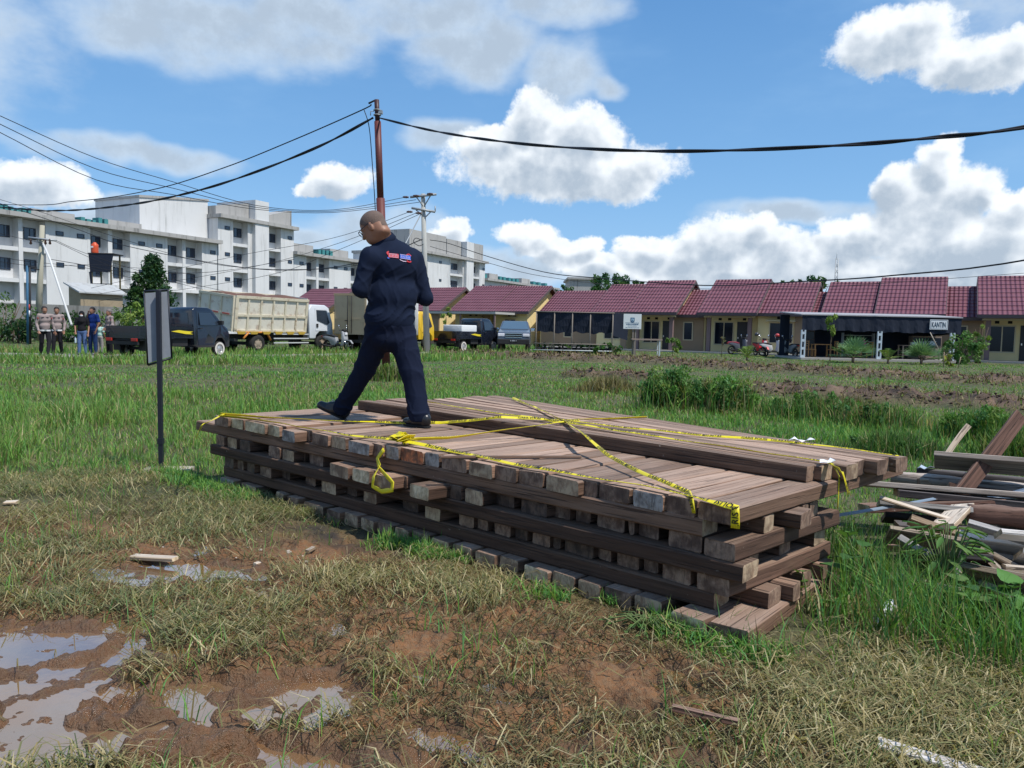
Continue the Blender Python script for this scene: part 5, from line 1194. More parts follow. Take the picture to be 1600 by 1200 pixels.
def dump_truck():
    hd = RAD(61); cr = P(364, 500, 33.0); loc = (cr.x-1.0*math.sin(hd), 33.0+1.0*math.cos(hd), 0.05)
    t = thing('dump_truck', 'white dump truck with rusty ribbed tipper body facing right on the road', 'dump truck', loc, hd)
    cab = MB().prism([(4.62, 0.60), (4.62, 2.02), (4.80, 2.26), (5.75, 2.26), (6.02, 2.12), (6.22, 1.35), (6.26, 0.62), (6.1, 0.52), (5.98, 0.52), (5.94, 0.78), (5.74, 0.96), (5.30, 0.96), (5.06, 0.78), (5.02, 0.60)], -1.0, 1.0).build('cab', PAINT_WHT, t)
    tumble(cab, 1, 1.3, 2.26, 0.10); soften(cab, 0.06, 3)
    for s in (-1, 1):
        d = side_panel(t, 'door', [(5.0, 1.0), (5.0, 2.08), (5.82, 2.08), (6.08, 1.36), (6.08, 0.66), (6.02, 0.66), (5.97, 0.84), (5.78, 1.0)], 1.0, 1.3, 2.26, 0.10, s, PAINT_WHT, 0.008)
        side_panel(d, 'window', [(5.10, 1.50), (5.10, 2.0), (5.78, 2.0), (5.97, 1.40), (5.8, 1.30)], 1.0, 1.3, 2.26, 0.10, s, GLASS, 0.018)
        MB().box(5.04, 5.16, s*1.015-0.02, s*1.015+0.02, 1.16, 1.34, bev=0.01).build('handle', CHASSIS, d)
        m = MB(); m.tube([(6.1, s*0.95, 1.9), (6.35, s*1.22, 1.85), (6.35, s*1.22, 1.2)], 0.015, 5); m.box(6.30, 6.36, s*1.22-0.09, s*1.22+0.09, 1.35, 1.75, bev=0.02); m.build('mirror', CHASSIS, t)
        MB().box(6.16, 6.275, s*0.72-0.16, s*0.72+0.16, 0.72, 0.90, bev=0.02).build('headlight', LAMP_W, t)
    quad_panel(t, 'windscreen', [(6.035, -0.84, 2.04), (6.035, 0.84, 2.04), (6.215, 0.92, 1.38), (6.215, -0.92, 1.38)], GLASS)
    # tipper body, leaning a little with the load
    RM = Matrix.Translation((0, -1.0, 0.92)) @ Matrix.Rotation(RAD(6.5), 4, 'X') @ Matrix.Translation((0, 1.0, -0.92))
    W = 1.1; b = MB(); L = 4.32; z0, z1 = 0.92, 2.46
    def BX(*a, mi=0): b.box(a[0], a[1], a[2]+0.1, a[3]+0.1, a[4], a[5], mi=mi, M=RM)
    BX(0, L, -W, -W+0.04, z0, z1); BX(0, L, W-0.04, W, z0, z1); BX(L-0.05, L, -W+0.04, W-0.04, z0, z1+0.06); BX(0.0, L-0.05, -W+0.04, W-0.04, z0, z0+0.04)
    for s in (-1, 1):
        y0, y1 = (-W-0.05, -W) if s < 0 else (W, W+0.05)
        BX(0.0, L, y0-(0.02 if s < 0 else 0), y1+(0.02 if s > 0 else 0), z1-0.10, z1+0.02, mi=1); BX(0.0, L, y0, y1, z0+0.66, z0+0.76, mi=1); BX(0, L, y0, y1, z0-0.02, z0+0.08, mi=1)
        BX(-0.02, 0.14, y0-0.02 if s < 0 else y0, y1 if s < 0 else y1+0.02, z0+0.08, z1-0.1, mi=1); BX(L-0.14, L, y0, y1, z0+0.08, z1-0.1, mi=1)
        for k in range(1, 6):
            x = k*L/6; BX(x-0.045, x+0.045, y0, y1, z0+0.76, z1-0.10, mi=1); BX(x-0.045, x+0.045, y0, y1, z0+0.08, z0+0.66, mi=1)
    b.build('tipper_body', [RUSTED, CREAM], t)
    g = MB()
    g.box(-0.05, -0.01, -W+0.1, W+0.1, z0, z1, M=RM)
    for y in (-W, -0.37, 0.37, W-0.1): g.box(-0.10, -0.05, y+0.1, y+0.2, z0+0.1, z1-0.1, M=RM, mi=1)
    for zz in (z0, z0+0.68, z1-0.1): g.box(-0.11, -0.05, -W+0.1, W+0.1, zz, zz+0.1, M=RM, mi=1)
    gt = g.build('tailgate', [RUSTED, CREAM], t)
    for y in (-0.7, 0.0, 0.7): MB().box(-0.125, -0.111, y-0.12, y+0.32, z0+0.70, z0+0.76, M=RM).build('reflector', mat('red_reflector', (0.5, 0.08, 0.05), 0.4), gt)
    ld = MB(); n = 12; V = []
    for i in range(n+1):
        for j in range(5):
            V.append(RM @ Vector((0.03+i*(L-0.1)/n, -W+0.15+j*(2*W-0.1)/4, z1-0.06+0.15*math.sin(j/4*math.pi)*(0.7+0.3*math.sin(i*1.3)))))
    ld.addm(V, [(i*5+j, (i+1)*5+j, (i+1)*5+j+1, i*5+j+1) for i in range(n) for j in range(4)]); ld.build('load', mat('brown_load', (0.13, 0.065, 0.045), 0.95, var=0.3, vscale=6), t)
    sk = MB()
    for k in range(6): x = k*L/6+0.12; sk.prism([(x, z0+0.02), (x+0.5, z0+0.02), (x+0.42, z0-0.10), (x+0.08, z0-0.10)], -W+0.1-0.11, -W+0.1-0.07, M=RM)
    sk.build('skirt_plate', mat('mustard_paint', (0.5, 0.33, 0.05), 0.6), t)
    ch = MB(); ch.box(0.2, 6.0, -0.42, -0.30, 0.56, 0.80); ch.box(0.2, 6.0, 0.30, 0.42, 0.56, 0.80); ch.box(0.1, 0.3, -0.95, 0.95, 0.5, 0.62); ch.box(1.2, 1.5, -0.7, 0.7, 0.32, 0.46); ch.box(5.3, 5.6, -0.7, 0.7, 0.32, 0.46); ch.box(2.4, 4.3, -0.6, 0.6, 0.5, 0.85)
    ch.box(4.3, 4.6, -0.85, 0.85, 0.6, 1.9); ch.build('chassis', CHASSIS, t)
    r_ = MB()
    for zz in (0.40, 0.60, 0.80): r_.box(2.25, 4.45, -1.08, -1.03, zz, zz+0.05)
    r_.build('side_rail', GREYW, t)
    fr = MB(); fr.tube([(0.55, -1.02, 0.62), (0.85, -1.02, 0.90), (1.85, -1.02, 0.90), (2.10, -1.02, 0.55)], 0.05, 6); fr.box(0.62, 1.95, -1.06, -0.70, 0.88, 0.93); fr.build('mudguard', ORNG, t)
    for s in (-1, 1):
        wheel(t, 1.35, s*0.86, 0.39, 0.42, RIMDIRT); wheel(t, 5.50, s*0.86, 0.39, 0.2, RIMDIRT)
dump_truck()
def box_truck():
    hd = RAD(62); cr = P(572, 500, 37.0); loc = (cr.x-0.95*math.sin(hd), 37.0+0.95*math.cos(hd), 0.05)
    t = thing('box_truck', 'box truck with yellow cab and beige rear doors behind the man', 'box truck', loc, hd)
    cab = MB().prism([(4.45, 0.60), (4.45, 1.95), (4.60, 2.12), (5.45, 2.12), (5.70, 2.0), (5.92, 1.30), (5.95, 0.60), (5.72, 0.52), (5.68, 0.78), (5.48, 0.94), (5.1, 0.94), (4.88, 0.78), (4.84, 0.60)], -0.92, 0.92).build('cab', PAINT_YEL, t)
    tumble(cab, 1, 1.3, 2.12, 0.10); soften(cab, 0.05, 3)
    for s in (-1, 1):
        d = side_panel(t, 'door', [(4.75, 1.0), (4.75, 1.98), (5.5, 1.98), (5.78, 1.3), (5.78, 0.66), (5.70, 0.80), (5.5, 0.98)], 0.92, 1.3, 2.12, 0.10, s, PAINT_YEL, 0.008)
        side_panel(d, 'window', [(4.85, 1.42), (4.85, 1.86), (5.45, 1.86), (5.68, 1.34), (5.5, 1.26)], 0.92, 1.3, 2.12, 0.10, s, GLASS, 0.018)
        side_panel(d, 'red_trim', [(4.85, 1.88), (4.85, 1.96), (5.46, 1.96), (5.46, 1.88)], 0.92, 1.3, 2.12, 0.10, s, mat('red_trim', (0.5, 0.10, 0.04), 0.5), 0.016)
        MB().box(5.85, 5.965, s*0.66-0.15, s*0.66+0.15, 0.72, 0.90, bev=0.02).build('headlight', LAMP_W, t)
    quad_panel(t, 'windscreen', [(5.715, -0.78, 1.94), (5.715, 0.78, 1.94), (5.915, 0.86, 1.33), (5.915, -0.86, 1.33)], GLASS)
    W = 0.98; b = MB(); b.box(0.0, 4.3, -W, W, 0.85, 2.82)
    for k in range(8): x = 0.1+k*0.58; b.box(x, x+0.05, -W-0.02, -W, 0.9, 2.75)
    soften(b.build('cargo_box', GREYW, t), 0.012, 1)
    for s in (-1, 1):
        d = MB(); y0, y1 = (0.01, W) if s > 0 else (-W, -0.01); d.box(-0.05, -0.002, y0, y1, 0.87, 2.74)
        d.box(-0.065, -0.05, y0+0.05, y0+0.09, 0.95, 2.6); d.box(-0.065, -0.05, y1-0.09, y1-0.05, 0.95, 2.6); d.box(-0.07, -0.05, y0+0.1, y1-0.1, 1.58, 1.62); d = d.build('rear_door', BEIGE, t)
        m = MB(); m.tube([(-0.09, s*0.12, 0.9), (-0.09, s*0.12, 2.72)], 0.016, 5); m.box(-0.11, -0.08, s*0.12-0.02, s*0.12+0.16*s if s > 0 else s*0.12+0.02, 1.5, 1.54); m.build('latch_bar', CHASSIS, d)
    MB().box(-0.08, 0.0, -W-0.02, W+0.02, 2.74, 2.84).build('rear_rail', mat('tan_trim', (0.5, 0.36, 0.2), 0.7), t)
    ch = MB(); ch.box(0.2, 5.7, -0.42, -0.30, 0.50, 0.84); ch.box(0.2, 5.7, 0.30, 0.42, 0.50, 0.84); ch.box(0.0, 0.15, -0.9, 0.9, 0.45, 0.6); ch.box(3.0, 4.1, -0.95, -0.45, 0.4, 0.8); ch.build('chassis', CHASSIS, t)
    for s in (-1, 1): wheel(t, 1.2, s*0.8, 0.37, 0.4, RIMDIRT); wheel(t, 5.28, s*0.8, 0.37, 0.2, RIMDIRT)
box_truck()
def big_pickup():
    hd = RAD(-92); c = P(807, 540, 45); loc = (c.x, c.y+2.6, 0.05)
    t = thing('pickup_truck', 'dark grey double cab pickup facing the camera beside the second black pickup', 'pickup truck', (c.x, c.y+3.5, 0.05), hd)
    G_ = mat('graphite_paint', (0.07, 0.085, 0.11), 0.22, 0.6, coat=0.5); w = 0.92
    pr = [(0.0, 0.45), (0.0, 1.20), (1.50, 1.22), (1.75, 1.76), (3.1, 1.76), (3.80, 1.26), (4.95, 1.12), (5.15, 0.95), (5.2, 0.45), (4.75, 0.42), (4.70, 0.7), (4.5, 0.88), (4.15, 0.88), (3.95, 0.7), (3.9, 0.42), (1.5, 0.42), (1.45, 0.7), (1.25, 0.88), (0.9, 0.88), (0.7, 0.7), (0.65, 0.45)]
    b = MB().prism(pr, -w, w).build('body', G_, t); tumble(b, w, 1.15, 1.76, 0.20); soften(b, 0.07, 3)
    quad_panel(t, 'windscreen', [(3.12, -0.64, 1.73), (3.12, 0.64, 1.73), (3.78, 0.80, 1.28), (3.78, -0.80, 1.28)], mat('sky_glass', (0.08, 0.13, 0.18), 0.05, 0.9))
    for s in (-1, 1):
        side_panel(t, 'window', [(1.85, 1.28), (1.95, 1.68), (3.02, 1.68), (3.55, 1.28)], w, 1.15, 1.76, 0.20, s, GLASS, 0.012)
        MB().box(3.35, 3.5, s*1.05-0.13, s*1.05+0.13, 1.16, 1.34, bev=0.04).build('mirror', CHROME, t)
        MB().box(4.95, 5.19, s*0.70-0.19, s*0.70+0.19, 0.86, 1.03, bev=0.03).build('headlight', LAMP_W, t)
        MB().box(5.14, 5.225, s*0.74-0.09, s*0.74+0.09, 0.53, 0.63, bev=0.02).build('fog_light', LAMP_W, t)
    g = MB(); g.box(5.10, 5.19, -0.46, 0.46, 0.80, 1.05, bev=0.01); g.build('grille', CHASSIS, t)
    g = MB(); 
    for zz in (0.80, 0.91, 1.02): g.box(5.185, 5.215, -0.47, 0.47, zz, zz+0.035)
    g.build('grille_bar', CHROME, t)
    MB().box(5.13, 5.25, -0.9, 0.9, 0.42, 0.72, bev=0.04).build('bumper', CHASSIS, t)
    pl = MB().box(5.25, 5.262, -0.23, 0.23, 0.56, 0.69).build('number_plate', mat('black_plate', (0.02, 0.02, 0.02), 0.5), t)
    m = MB()
    for k in range(8): 
        if k in (1, 6): continue
        m.box(5.262, 5.266, -0.18+k*0.045, -0.18+k*0.045+0.025, 0.60, 0.655)
    m.build('plate_marks', PAINT_WHT, pl)
    for x in (1.08, 4.32):
        for s in (-1, 1): wheel(t, x, s*0.78, 0.38, 0.25)
big_pickup()
def scooter(loc, hd, label, c1, c2=None, kind='scooter', seat=(0.02, 0.02, 0.022)):
    t = thing('motorcycle', label, 'motorcycle', loc, hd, 'motorcycles parked by the houses'); B1 = mat('bike_%d_%d_%d' % tuple(int(v*99) for v in c1), c1, 0.3, coat=0.3); r = 0.28
    for x in (0.0, 1.22):
        w = MB(); w.lathe([(r*0.72, -0.04), (r*0.9, -0.045), (r, -0.02), (r, 0.02), (r*0.9, 0.045), (r*0.72, 0.04), (r*0.72, -0.04)], 22); w = w.build('wheel', RUBBER, t); w.location = (x, 0, r)
        m = MB(); m.lathe([(0.05, -0.04), (0.05, 0.04)], 12)
        for k in range(5): m.box(-0.012, 0.012, -0.015, 0.015, 0.04, r*0.76, M=Matrix.Rotation(k*math.tau/5, 4, 'Y'))
        m.build('rim', RIMM, w)
    b = MB(); b.prism([(-0.12, 0.62), (-0.30, 0.74), (-0.05, 0.80), (0.55, 0.70), (0.62, 0.42), (0.50, 0.30), (0.25, 0.32), (0.15, 0.52)], -0.11, 0.11); soften(b.build('tail_body', B1, t), 0.03)
    b = MB(); b.prism([(0.50, 0.30), (0.85, 0.26), (0.90, 0.34), (0.58, 0.40)], -0.13, 0.13); soften(b.build('floor_board', CHASSIS, t), 0.02)
    b = MB(); b.prism([(0.86, 0.28), (0.98, 0.30), (1.12, 0.62), (1.02, 1.00), (0.92, 1.00), (0.94, 0.66)], -0.16, 0.16); soften(b.build('front_shield', B1, t), 0.03)
    b = MB(); b.prism([(-0.28, 0.76), (-0.20, 0.83), (0.30, 0.83), (0.56, 0.74), (0.5, 0.69), (0.0, 0.77)], -0.12, 0.12); soften(b.build('seat', mat('bike_seat_%d' % int(seat[0]*99), seat, 0.6), t), 0.025)
    b = MB(); b.tube([(0.95, -0.33, 1.02), (0.93, -0.12, 1.05), (0.93, 0.12, 1.05), (0.95, 0.33, 1.02)], 0.016, 6); b.box(0.90, 1.06, -0.11, 0.11, 0.97, 1.10, bev=0.03); b.build('handlebar', CHASSIS, t)
    for s in (-1, 1):
        m = MB(); m.tube([(0.95, s*0.22, 1.04), (0.92, s*0.28, 1.22)], 0.008, 5); m.lathe([(0.001, -0.01), (0.06, -0.01), (0.06, 0.01), (0.001, 0.01)], 12, Matrix.Translation((0.92, s*0.30, 1.25)) @ Matrix.Rotation(RAD(90), 4, 'Z')); m.build('mirror', CHROME, t)
        f = MB(); f.tube([(1.02, s*0.07, 0.66), (1.22, s*0.07, r)], 0.02, 6); f.build('fork', CHROME, t)
    b = MB(); b.prism([(1.0, 0.52), (1.12, 0.60), (1.36, 0.58), (1.5, 0.42), (1.32, 0.55), (1.12, 0.55)], -0.06, 0.06); b.build('mudguard', B1, t)
    b = MB(); b.box(1.06, 1.13, -0.09, 0.09, 0.82, 0.94, bev=0.02); b.build('headlight', LAMP_W, t)
    b = MB(); b.box(-0.02, 0.5, -0.06, 0.06, 0.22, 0.42, bev=0.03); b.tube([(0.4, -0.12, 0.26), (-0.1, -0.14, 0.30), (-0.3, -0.14, 0.36)], [0.03, 0.045, 0.05], 8); b.build('engine', CHASSIS, t)
    b = MB(); b.box(-0.33, -0.29, -0.07, 0.07, 0.70, 0.76); b.build('tail_light', LAMP_R, t)
    return t
def gpz(px, Y, z=0.0): q = P(px, 540, Y); return Vector((q.x, q.y, z))
scooter(gpz(512, 37.5, 0.05), RAD(-25), 'motorcycle with pale fairing parked in front of the dump truck cab', (0.35, 0.36, 0.38))
scooter(gpz(1143, 49.5), RAD(20), 'motorcycle with reddish seat at the left of the house row bikes', (0.10, 0.11, 0.14), seat=(0.30, 0.04, 0.07))
scooter(gpz(1181, 47.6), RAD(-78), 'red and black motorcycle facing the camera between two others', (0.55, 0.02, 0.03))
scooter(gpz(1192, 46.4), RAD(10), 'white and black scooter with a red helmet on its mirror', (0.62, 0.64, 0.66))
scooter(gpz(1243, 44.2), RAD(100), 'dark scooter with white rear panel beside the canteen post', (0.16, 0.18, 0.20))
def helmet(loc, label, c):
    t = thing('helmet', label, 'helmet', loc); r_ = 0.14
    sdf_obj('shell', [('e', (0, 0, 0), (r_, r_*0.85, r_*0.9)), ('c', (0.05, 0, -0.06), (0.1, 0, -0.08), 0.07, 0.05)], mat('helmet_%d' % int(c[0]*99), c, 0.25, coat=0.4), t, 0.03, 0.02, cut=lambda X, Y, Z: (-0.09-Z).astype(np.float32))
    soften(MB().prism([(0.10, -0.04), (0.10, 0.05), (0.145, 0.03), (0.15, -0.04)], -0.09, 0.09).build('visor', GLASS, t), 0.01)
helmet(gpz(1214, 46.5, 1.28), 'red motorcycle helmet hanging on the white scooter', (0.5, 0.05, 0.05))
helmet(gpz(1182, 47.4, 1.32), 'black helmet hanging on the red motorcycle', (0.05, 0.05, 0.055))
# ------------------------------------------------------------------ row of houses with red tiled roofs
RO = np.array([29.0, 43.5]); RL = np.array([-0.871, 0.491]); RN = np.array([0.491, 0.871])
def srow(px, n=0.0):
    o = RO+RN*n; d = ray(px, 520); k = d[0]/d[1]; return (o[0]-o[1]*k)/(k*RL[1]-RL[0])
def hp(s, n, z): q = RO+RL*s+RN*n; return Vector((q[0], q[1], z))
YEL = mat('yellow_plaster', (0.80, 0.64, 0.33), 0.9, var=0.08, vscale=0.8, dirt=((0.42, 0.34, 0.2), 0.4), dscale=0.6)
BRTILE = mat('brown_wall_tile', (0.33, 0.225, 0.14), 0.8, var=0.12, vscale=2)
TRIM = mat('cream_trim', (0.6, 0.5, 0.33), 0.8); FASC = mat('dark_fascia', (0.10, 0.075, 0.075), 0.8); WGL = mat('window_glass', (0.010, 0.014, 0.024), 0.12, 0.35); DOORM = mat('dark_door', (0.03, 0.028, 0.03), 0.5)
COLM = mat('mauve_column', (0.22, 0.15, 0.145), 0.8); VENT = mat('vent_dark', (0.015, 0.013, 0.012), 0.9)
def roof_mat():
    m_ = bpy.data.materials.new('red_metal_tiles'); m_.use_nodes = True; T = NT(m_.node_tree); bs = T.n['Principled BSDF']
    co = T.add('ShaderNodeTexCoord').outputs['Object']
    u = T.vec('DOT_PRODUCT', co, (RL[0], RL[1], 0))
    c = T.mix(T.noise(co, 0.9, 5, 0.6), (0.13, 0.040, 0.056), (0.215, 0.078, 0.100))
    c = T.mix(T.math('MULTIPLY', T.smooth(T.noise(co, 7, 4, 0.6), 0.5, 0.75), 0.35), c, (0.11, 0.05, 0.06))
    T.l.new(c, bs.inputs['Base Color']); bs.inputs['Roughness'].default_value = 0.5; bs.inputs['Specular IOR Level'].default_value = 0.35
    w = T.math('SINE', T.math('MULTIPLY', u, 2*math.pi/0.24)); bp = T.add('ShaderNodeBump'); bp.inputs['Strength'].default_value = 1.0; bp.inputs['Distance'].default_value = 0.028
    T.l.new(w, bp.inputs['Height']); T.l.new(bp.outputs[0], bs.inputs['Normal']); return m_
ROOFM = roof_mat()
def slab_box(mb, s0, s1, n0, n1, z0, z1, mi=0):
    """box along the row; s0 > s1 is further left"""
    V = [hp(s, n, z) for z in (z0, z1) for n in (n0, n1) for s in (s0, s1)]
    mb.addm(V, [(0, 1, 3, 2), (4, 6, 7, 5), (0, 4, 5, 1), (2, 3, 7, 6), (0, 2, 6, 4), (1, 5, 7, 3)], mi)
def roof(par, s0, s1, nf, nr, ze, zr, ov=0.35, back=True):
    """gable roof, ridge along the row, with stepped courses of tiles"""
    mb = MB(); C = 9
    for side in ((nf, nr), (2*nr-nf, nr)) if back else ((nf, nr),):
        for k in range(C):
            a, b = k/C, (k+1)/C+0.02
            na, nb = side[0]+(side[1]-side[0])*a, side[0]+(side[1]-side[0])*min(b, 1); za, zb = ze+(zr-ze)*a, ze+(zr-ze)*min(b, 1)
            V = [hp(s0+ov, na, za+0.055), hp(s1-ov, na, za+0.055), hp(s1-ov, nb, zb+0.012), hp(s0+ov, nb, zb+0.012), hp(s0+ov, na, za-0.01), hp(s1-ov, na, za-0.01), hp(s1-ov, nb, zb-0.01), hp(s0+ov, nb, zb-0.01)]
            mb.addm(V, [(0, 1, 2, 3), (4, 7, 6, 5), (0, 4, 5, 1), (0, 3, 7, 4), (1, 5, 6, 2)])
    V = [hp(s, n, z) for s in (s0+ov, s1-ov) for n, z in ((nr-0.14, zr-0.03), (nr, zr+0.09), (nr+0.14, zr-0.03))]
    mb.addm(V, [(0, 3, 4, 1), (1, 4, 5, 2), (0, 1, 2), (3, 5, 4)])
    r = mb.build('roof', ROOFM, par, True)
    f = MB()
    for (sa) in (s0+ov, s1-ov):
        sb = sa+(0.03 if sa > s1 else -0.03)
        for side in ((nf, nr), (2*nr-nf, nr)):
            V = [hp(s_, n, z) for s_ in (sa, sb) for n, z in ((side[0], ze+0.04), (side[1], zr+0.03), (side[1], zr-0.17), (side[0], ze-0.15))]
            f.addm(V, [(0, 1, 2, 3), (4, 7, 6, 5), (0, 4, 5, 1), (3, 2, 6, 7), (1, 5, 6, 2), (0, 3, 7, 4)])
    slab_box(f, s0+ov, s1-ov, nf-0.02, nf+0.02, ze-0.16, ze+0.03)
    f.build('fascia', [FASC], r, True)
def gable_wall(mb, s0, s1, nf, nb, nr, ze, zr, mi=0):
    """house body with gables, front at nf, back at nb"""
    prof = [(nf, -0.1), (nf, ze), (nr, zr-0.05), (nb, ze), (nb, -0.1)]
    V = [hp(s, n, z) for s in (s0, s1) for n, z in prof]; mb.addm(V, [(0, 1, 2, 3, 4), (9, 8, 7, 6, 5)]+[(i, i+5, (i+1) % 5+5, (i+1) % 5) for i in range(5)], mi)
def window(par, s0, s1, n, z0, z1, mull=1, name='window', gm=WGL, fm=None):
    f = MB(); t = 0.07
    slab_box(f, s0, s1, n-0.05, n+0.01, z0, z0+t); slab_box(f, s0, s1, n-0.05, n+0.01, z1-t, z1); slab_box(f, s0, s0-t, n-0.052, n+0.01, z0+t, z1-t); slab_box(f, s1+t, s1, n-0.052, n+0.01, z0+t, z1-t)
    for k in range(1, mull+1): s = s0+(s1-s0)*k/(mull+1); slab_box(f, s+0.03, s-0.03, n-0.045, n+0.01, z0+t, z1-t)
    fr = f.build(name, fm or TRIM, par, True)
    p = MB(); slab_box(p, s0-t, s1+t, n-0.02, n-0.012, z0+t, z1-t); p.build('pane', gm, fr, True); return fr
def door(par, s0, s1, n, z1):
    d = MB(); slab_box(d, s0, s1, n-0.04, n+0.01, 0.12, z1); slab_box(d, s0-0.12, s1+0.12, n-0.055, n-0.041, 1.2, z1-0.15); slab_box(d, s0-0.12, s1+0.12, n-0.055, n-0.041, 0.3, 1.05); d = d.build('door', DOORM, par, True)
    h = MB(); slab_box(h, s0-0.06, s0-0.12, n-0.09, n-0.056, 1.0, 1.12); h.build('handle', STEEL, d, True); return d
def high_unit(par, s0, s1, zr=5.1, ze=2.75, fwd=0.6, order=0, tile_left=True):
    nf = -fwd; nr = 3.5; W_ = s0-s1; nw = nf+1.1+0.5
    mb = MB(); gable_wall(mb, s0-0.15, s1+0.15, nw, 7.2, nr, 2.75+0.0*(zr-ze), zr-0.12); 
    slab_box(mb, s0-0.15, s0-0.32, nf+0.5, nw, 0, 2.6) if False else None
    slab_box(mb, s0-0.2, s1+0.2, nf+0.45, nf+0.62, 2.45, 2.72); w = mb.build('wall', YEL, par, True)
    roof(par, s0, s1, nf-0.35, nr, ze-0.08, zr, 0.15)
    c = MB(); slab_box(c, s1+0.55, s1+0.30, nf+0.40, nf+0.66, 0, 2.45); c.build('column', COLM, par, True)
    c = MB(); slab_box(c, s0-0.30, s0-0.55, nf+0.40, nf+0.66, 0, 2.45); c.build('column', COLM, par, True)
    b = MB(); slab_box(b, s0-0.1, s1+0.1, nf+0.36, nf+0.44, 2.40, 2.50); b.build('beam_trim', TRIM, par, True)
    window(par, s0-0.14*W_, s0-0.52*W_, nw, 0.55, 2.15, 1); door(par, s0-0.58*W_, s0-0.80*W_, nw, 2.15)
    v = MB()
    for f_ in (0.22, 0.40, 0.68): slab_box(v, s0-f_*W_, s0-f_*W_-0.22, nw-0.01, nw, 2.24, 2.40)
    v.build('vent', VENT, par, True)
def mid_unit(par, s0, s1, zr=4.85, ze=2.75, tile=True, win=(0.25, 0.72)):
    mb = MB(); gable_wall(mb, s0-0.1, s1+0.25, 0.15, 7.1, 3.5, 2.7, zr-0.12); mb.build('wall', YEL, par, True)
    roof(par, s0, s1, -0.45, 3.5, ze-0.08, zr, 0.15); W_ = s0-s1
    window(par, s0-win[0]*W_, s0-win[1]*W_, 0.15, 0.75, 2.15, 1)
    e = MB(); slab_box(e, s0-win[0]*W_+0.15, s0-win[1]*W_-0.15, -0.25, 0.15, 2.19, 2.25); e.build('canopy', TRIM, par, True)
    v = MB()
    for f_ in (0.40, 0.55): slab_box(v, s0-f_*W_, s0-f_*W_-0.18, 0.13, 0.15, 2.34, 2.58)
    v.build('vent', VENT, par, True)
    if tile:
        q = MB(); slab_box(q, s1+0.26*W_, s1+0.27, 0.05, 0.15, 0, 2.6)
        q.build('tiled_panel', BRTILE, par, True)
def low_unit(par, s0, s1, zr=4.4, ze=2.6, nb=0.9):
    mb = MB(); gable_wall(mb, s0+0.3, s1-0.3, nb, 6.4, 3.7, ze-0.02, zr-0.1); mb.build('wall', YEL, par, True)
    roof(par, s0+0.3, s1-0.3, nb-0.5, 3.7, ze-0.05, zr, 0.0)
    q = MB(); slab_box(q, s0+0.2, s1-0.2, nb-0.08, nb-0.0, 0, 2.5); q.build('tiled_panel', BRTILE, par, True)
    window(par, (s0+s1)/2+0.35, (s0+s1)/2-0.35, nb-0.08, 0.8, 2.1, 0)
def house(label, units, name='tiled_roof_house'):
    sm = srow(sum(u[1] for u in units)/len(units)); root = thing(name, label, 'house', hp(sm, 3, 0), 0, 'row of yellow houses with red tiled roofs')
    for kind, pl, pr, *r in units:
        nn = {'h': -0.95, 'm': -0.45, 'l': 0.4}[kind]; s0, s1 = srow(pl, nn), srow(pr, nn)
        {'h': high_unit, 'm': mid_unit, 'l': low_unit}[kind](root, s0, s1, *r)
    return root
house('red roofed yellow house far left, its gable beside the dump truck cab', [('m', 440, 506, 4.75)])
house('red roofed yellow house behind the beige truck box and the striding man', [('m', 524, 600, 4.75), ('m', 600, 684, 4.75)])
house('yellow gabled house behind the second black pickup and the grey double cab', [('m', 703, 764, 4.85), ('m', 765, 822, 4.8, 2.75, False, (0.3, 0.62))])
house('yellow house with brown porch columns behind the white notice board', [('l', 845, 924), ('m', 925, 980), ('h', 980, 1052)])
house('yellow house behind the parked motorcycles, between two low roof links', [('l', 1053, 1092), ('h', 1092, 1177), ('m', 1178, 1261)])
house('yellow house behind the black canteen awning', [('l', 1258, 1284, 4.2), ('m', 1285, 1368, 4.85, 2.75, False), ('h', 1369, 1471)])
house('yellow house at the far right end of the row, cut by the frame', [('l', 1473, 1530, 4.5), ('h', 1531, 1650), ('m', 1651, 1740)])
# porch roof of the third house
ca = thing('carport', 'pale flat carport roof in front of the gabled house behind the pickups', 'carport', hp(srow(720, -2.5), -2.5, 0))
s0, s1 = srow(672, -2.6), srow(782, -2.6)
mb = MB(); slab_box(mb, s0, s1, -3.4, -0.2, 2.42, 2.58); mb.build('carport_roof', mat('pale_sheet', (0.42, 0.41, 0.38), 0.7), ca, True)
for k in range(3): s = s0+(s1-s0)*(0.03+0.47*k); mb = MB(); slab_box(mb, s, s-0.1, -3.3, -3.2, 0, 2.42); mb.build('carport_post', COLM, ca, True)
# pavement before the houses
mb = MB(); slab_box(mb, srow(860), srow(1700), -1.3, 1.2, -0.05, 0.10); tag(mb.build('pavement', mat('old_concrete', (0.36, 0.34, 0.31), 0.9, var=0.15)), kind='structure')

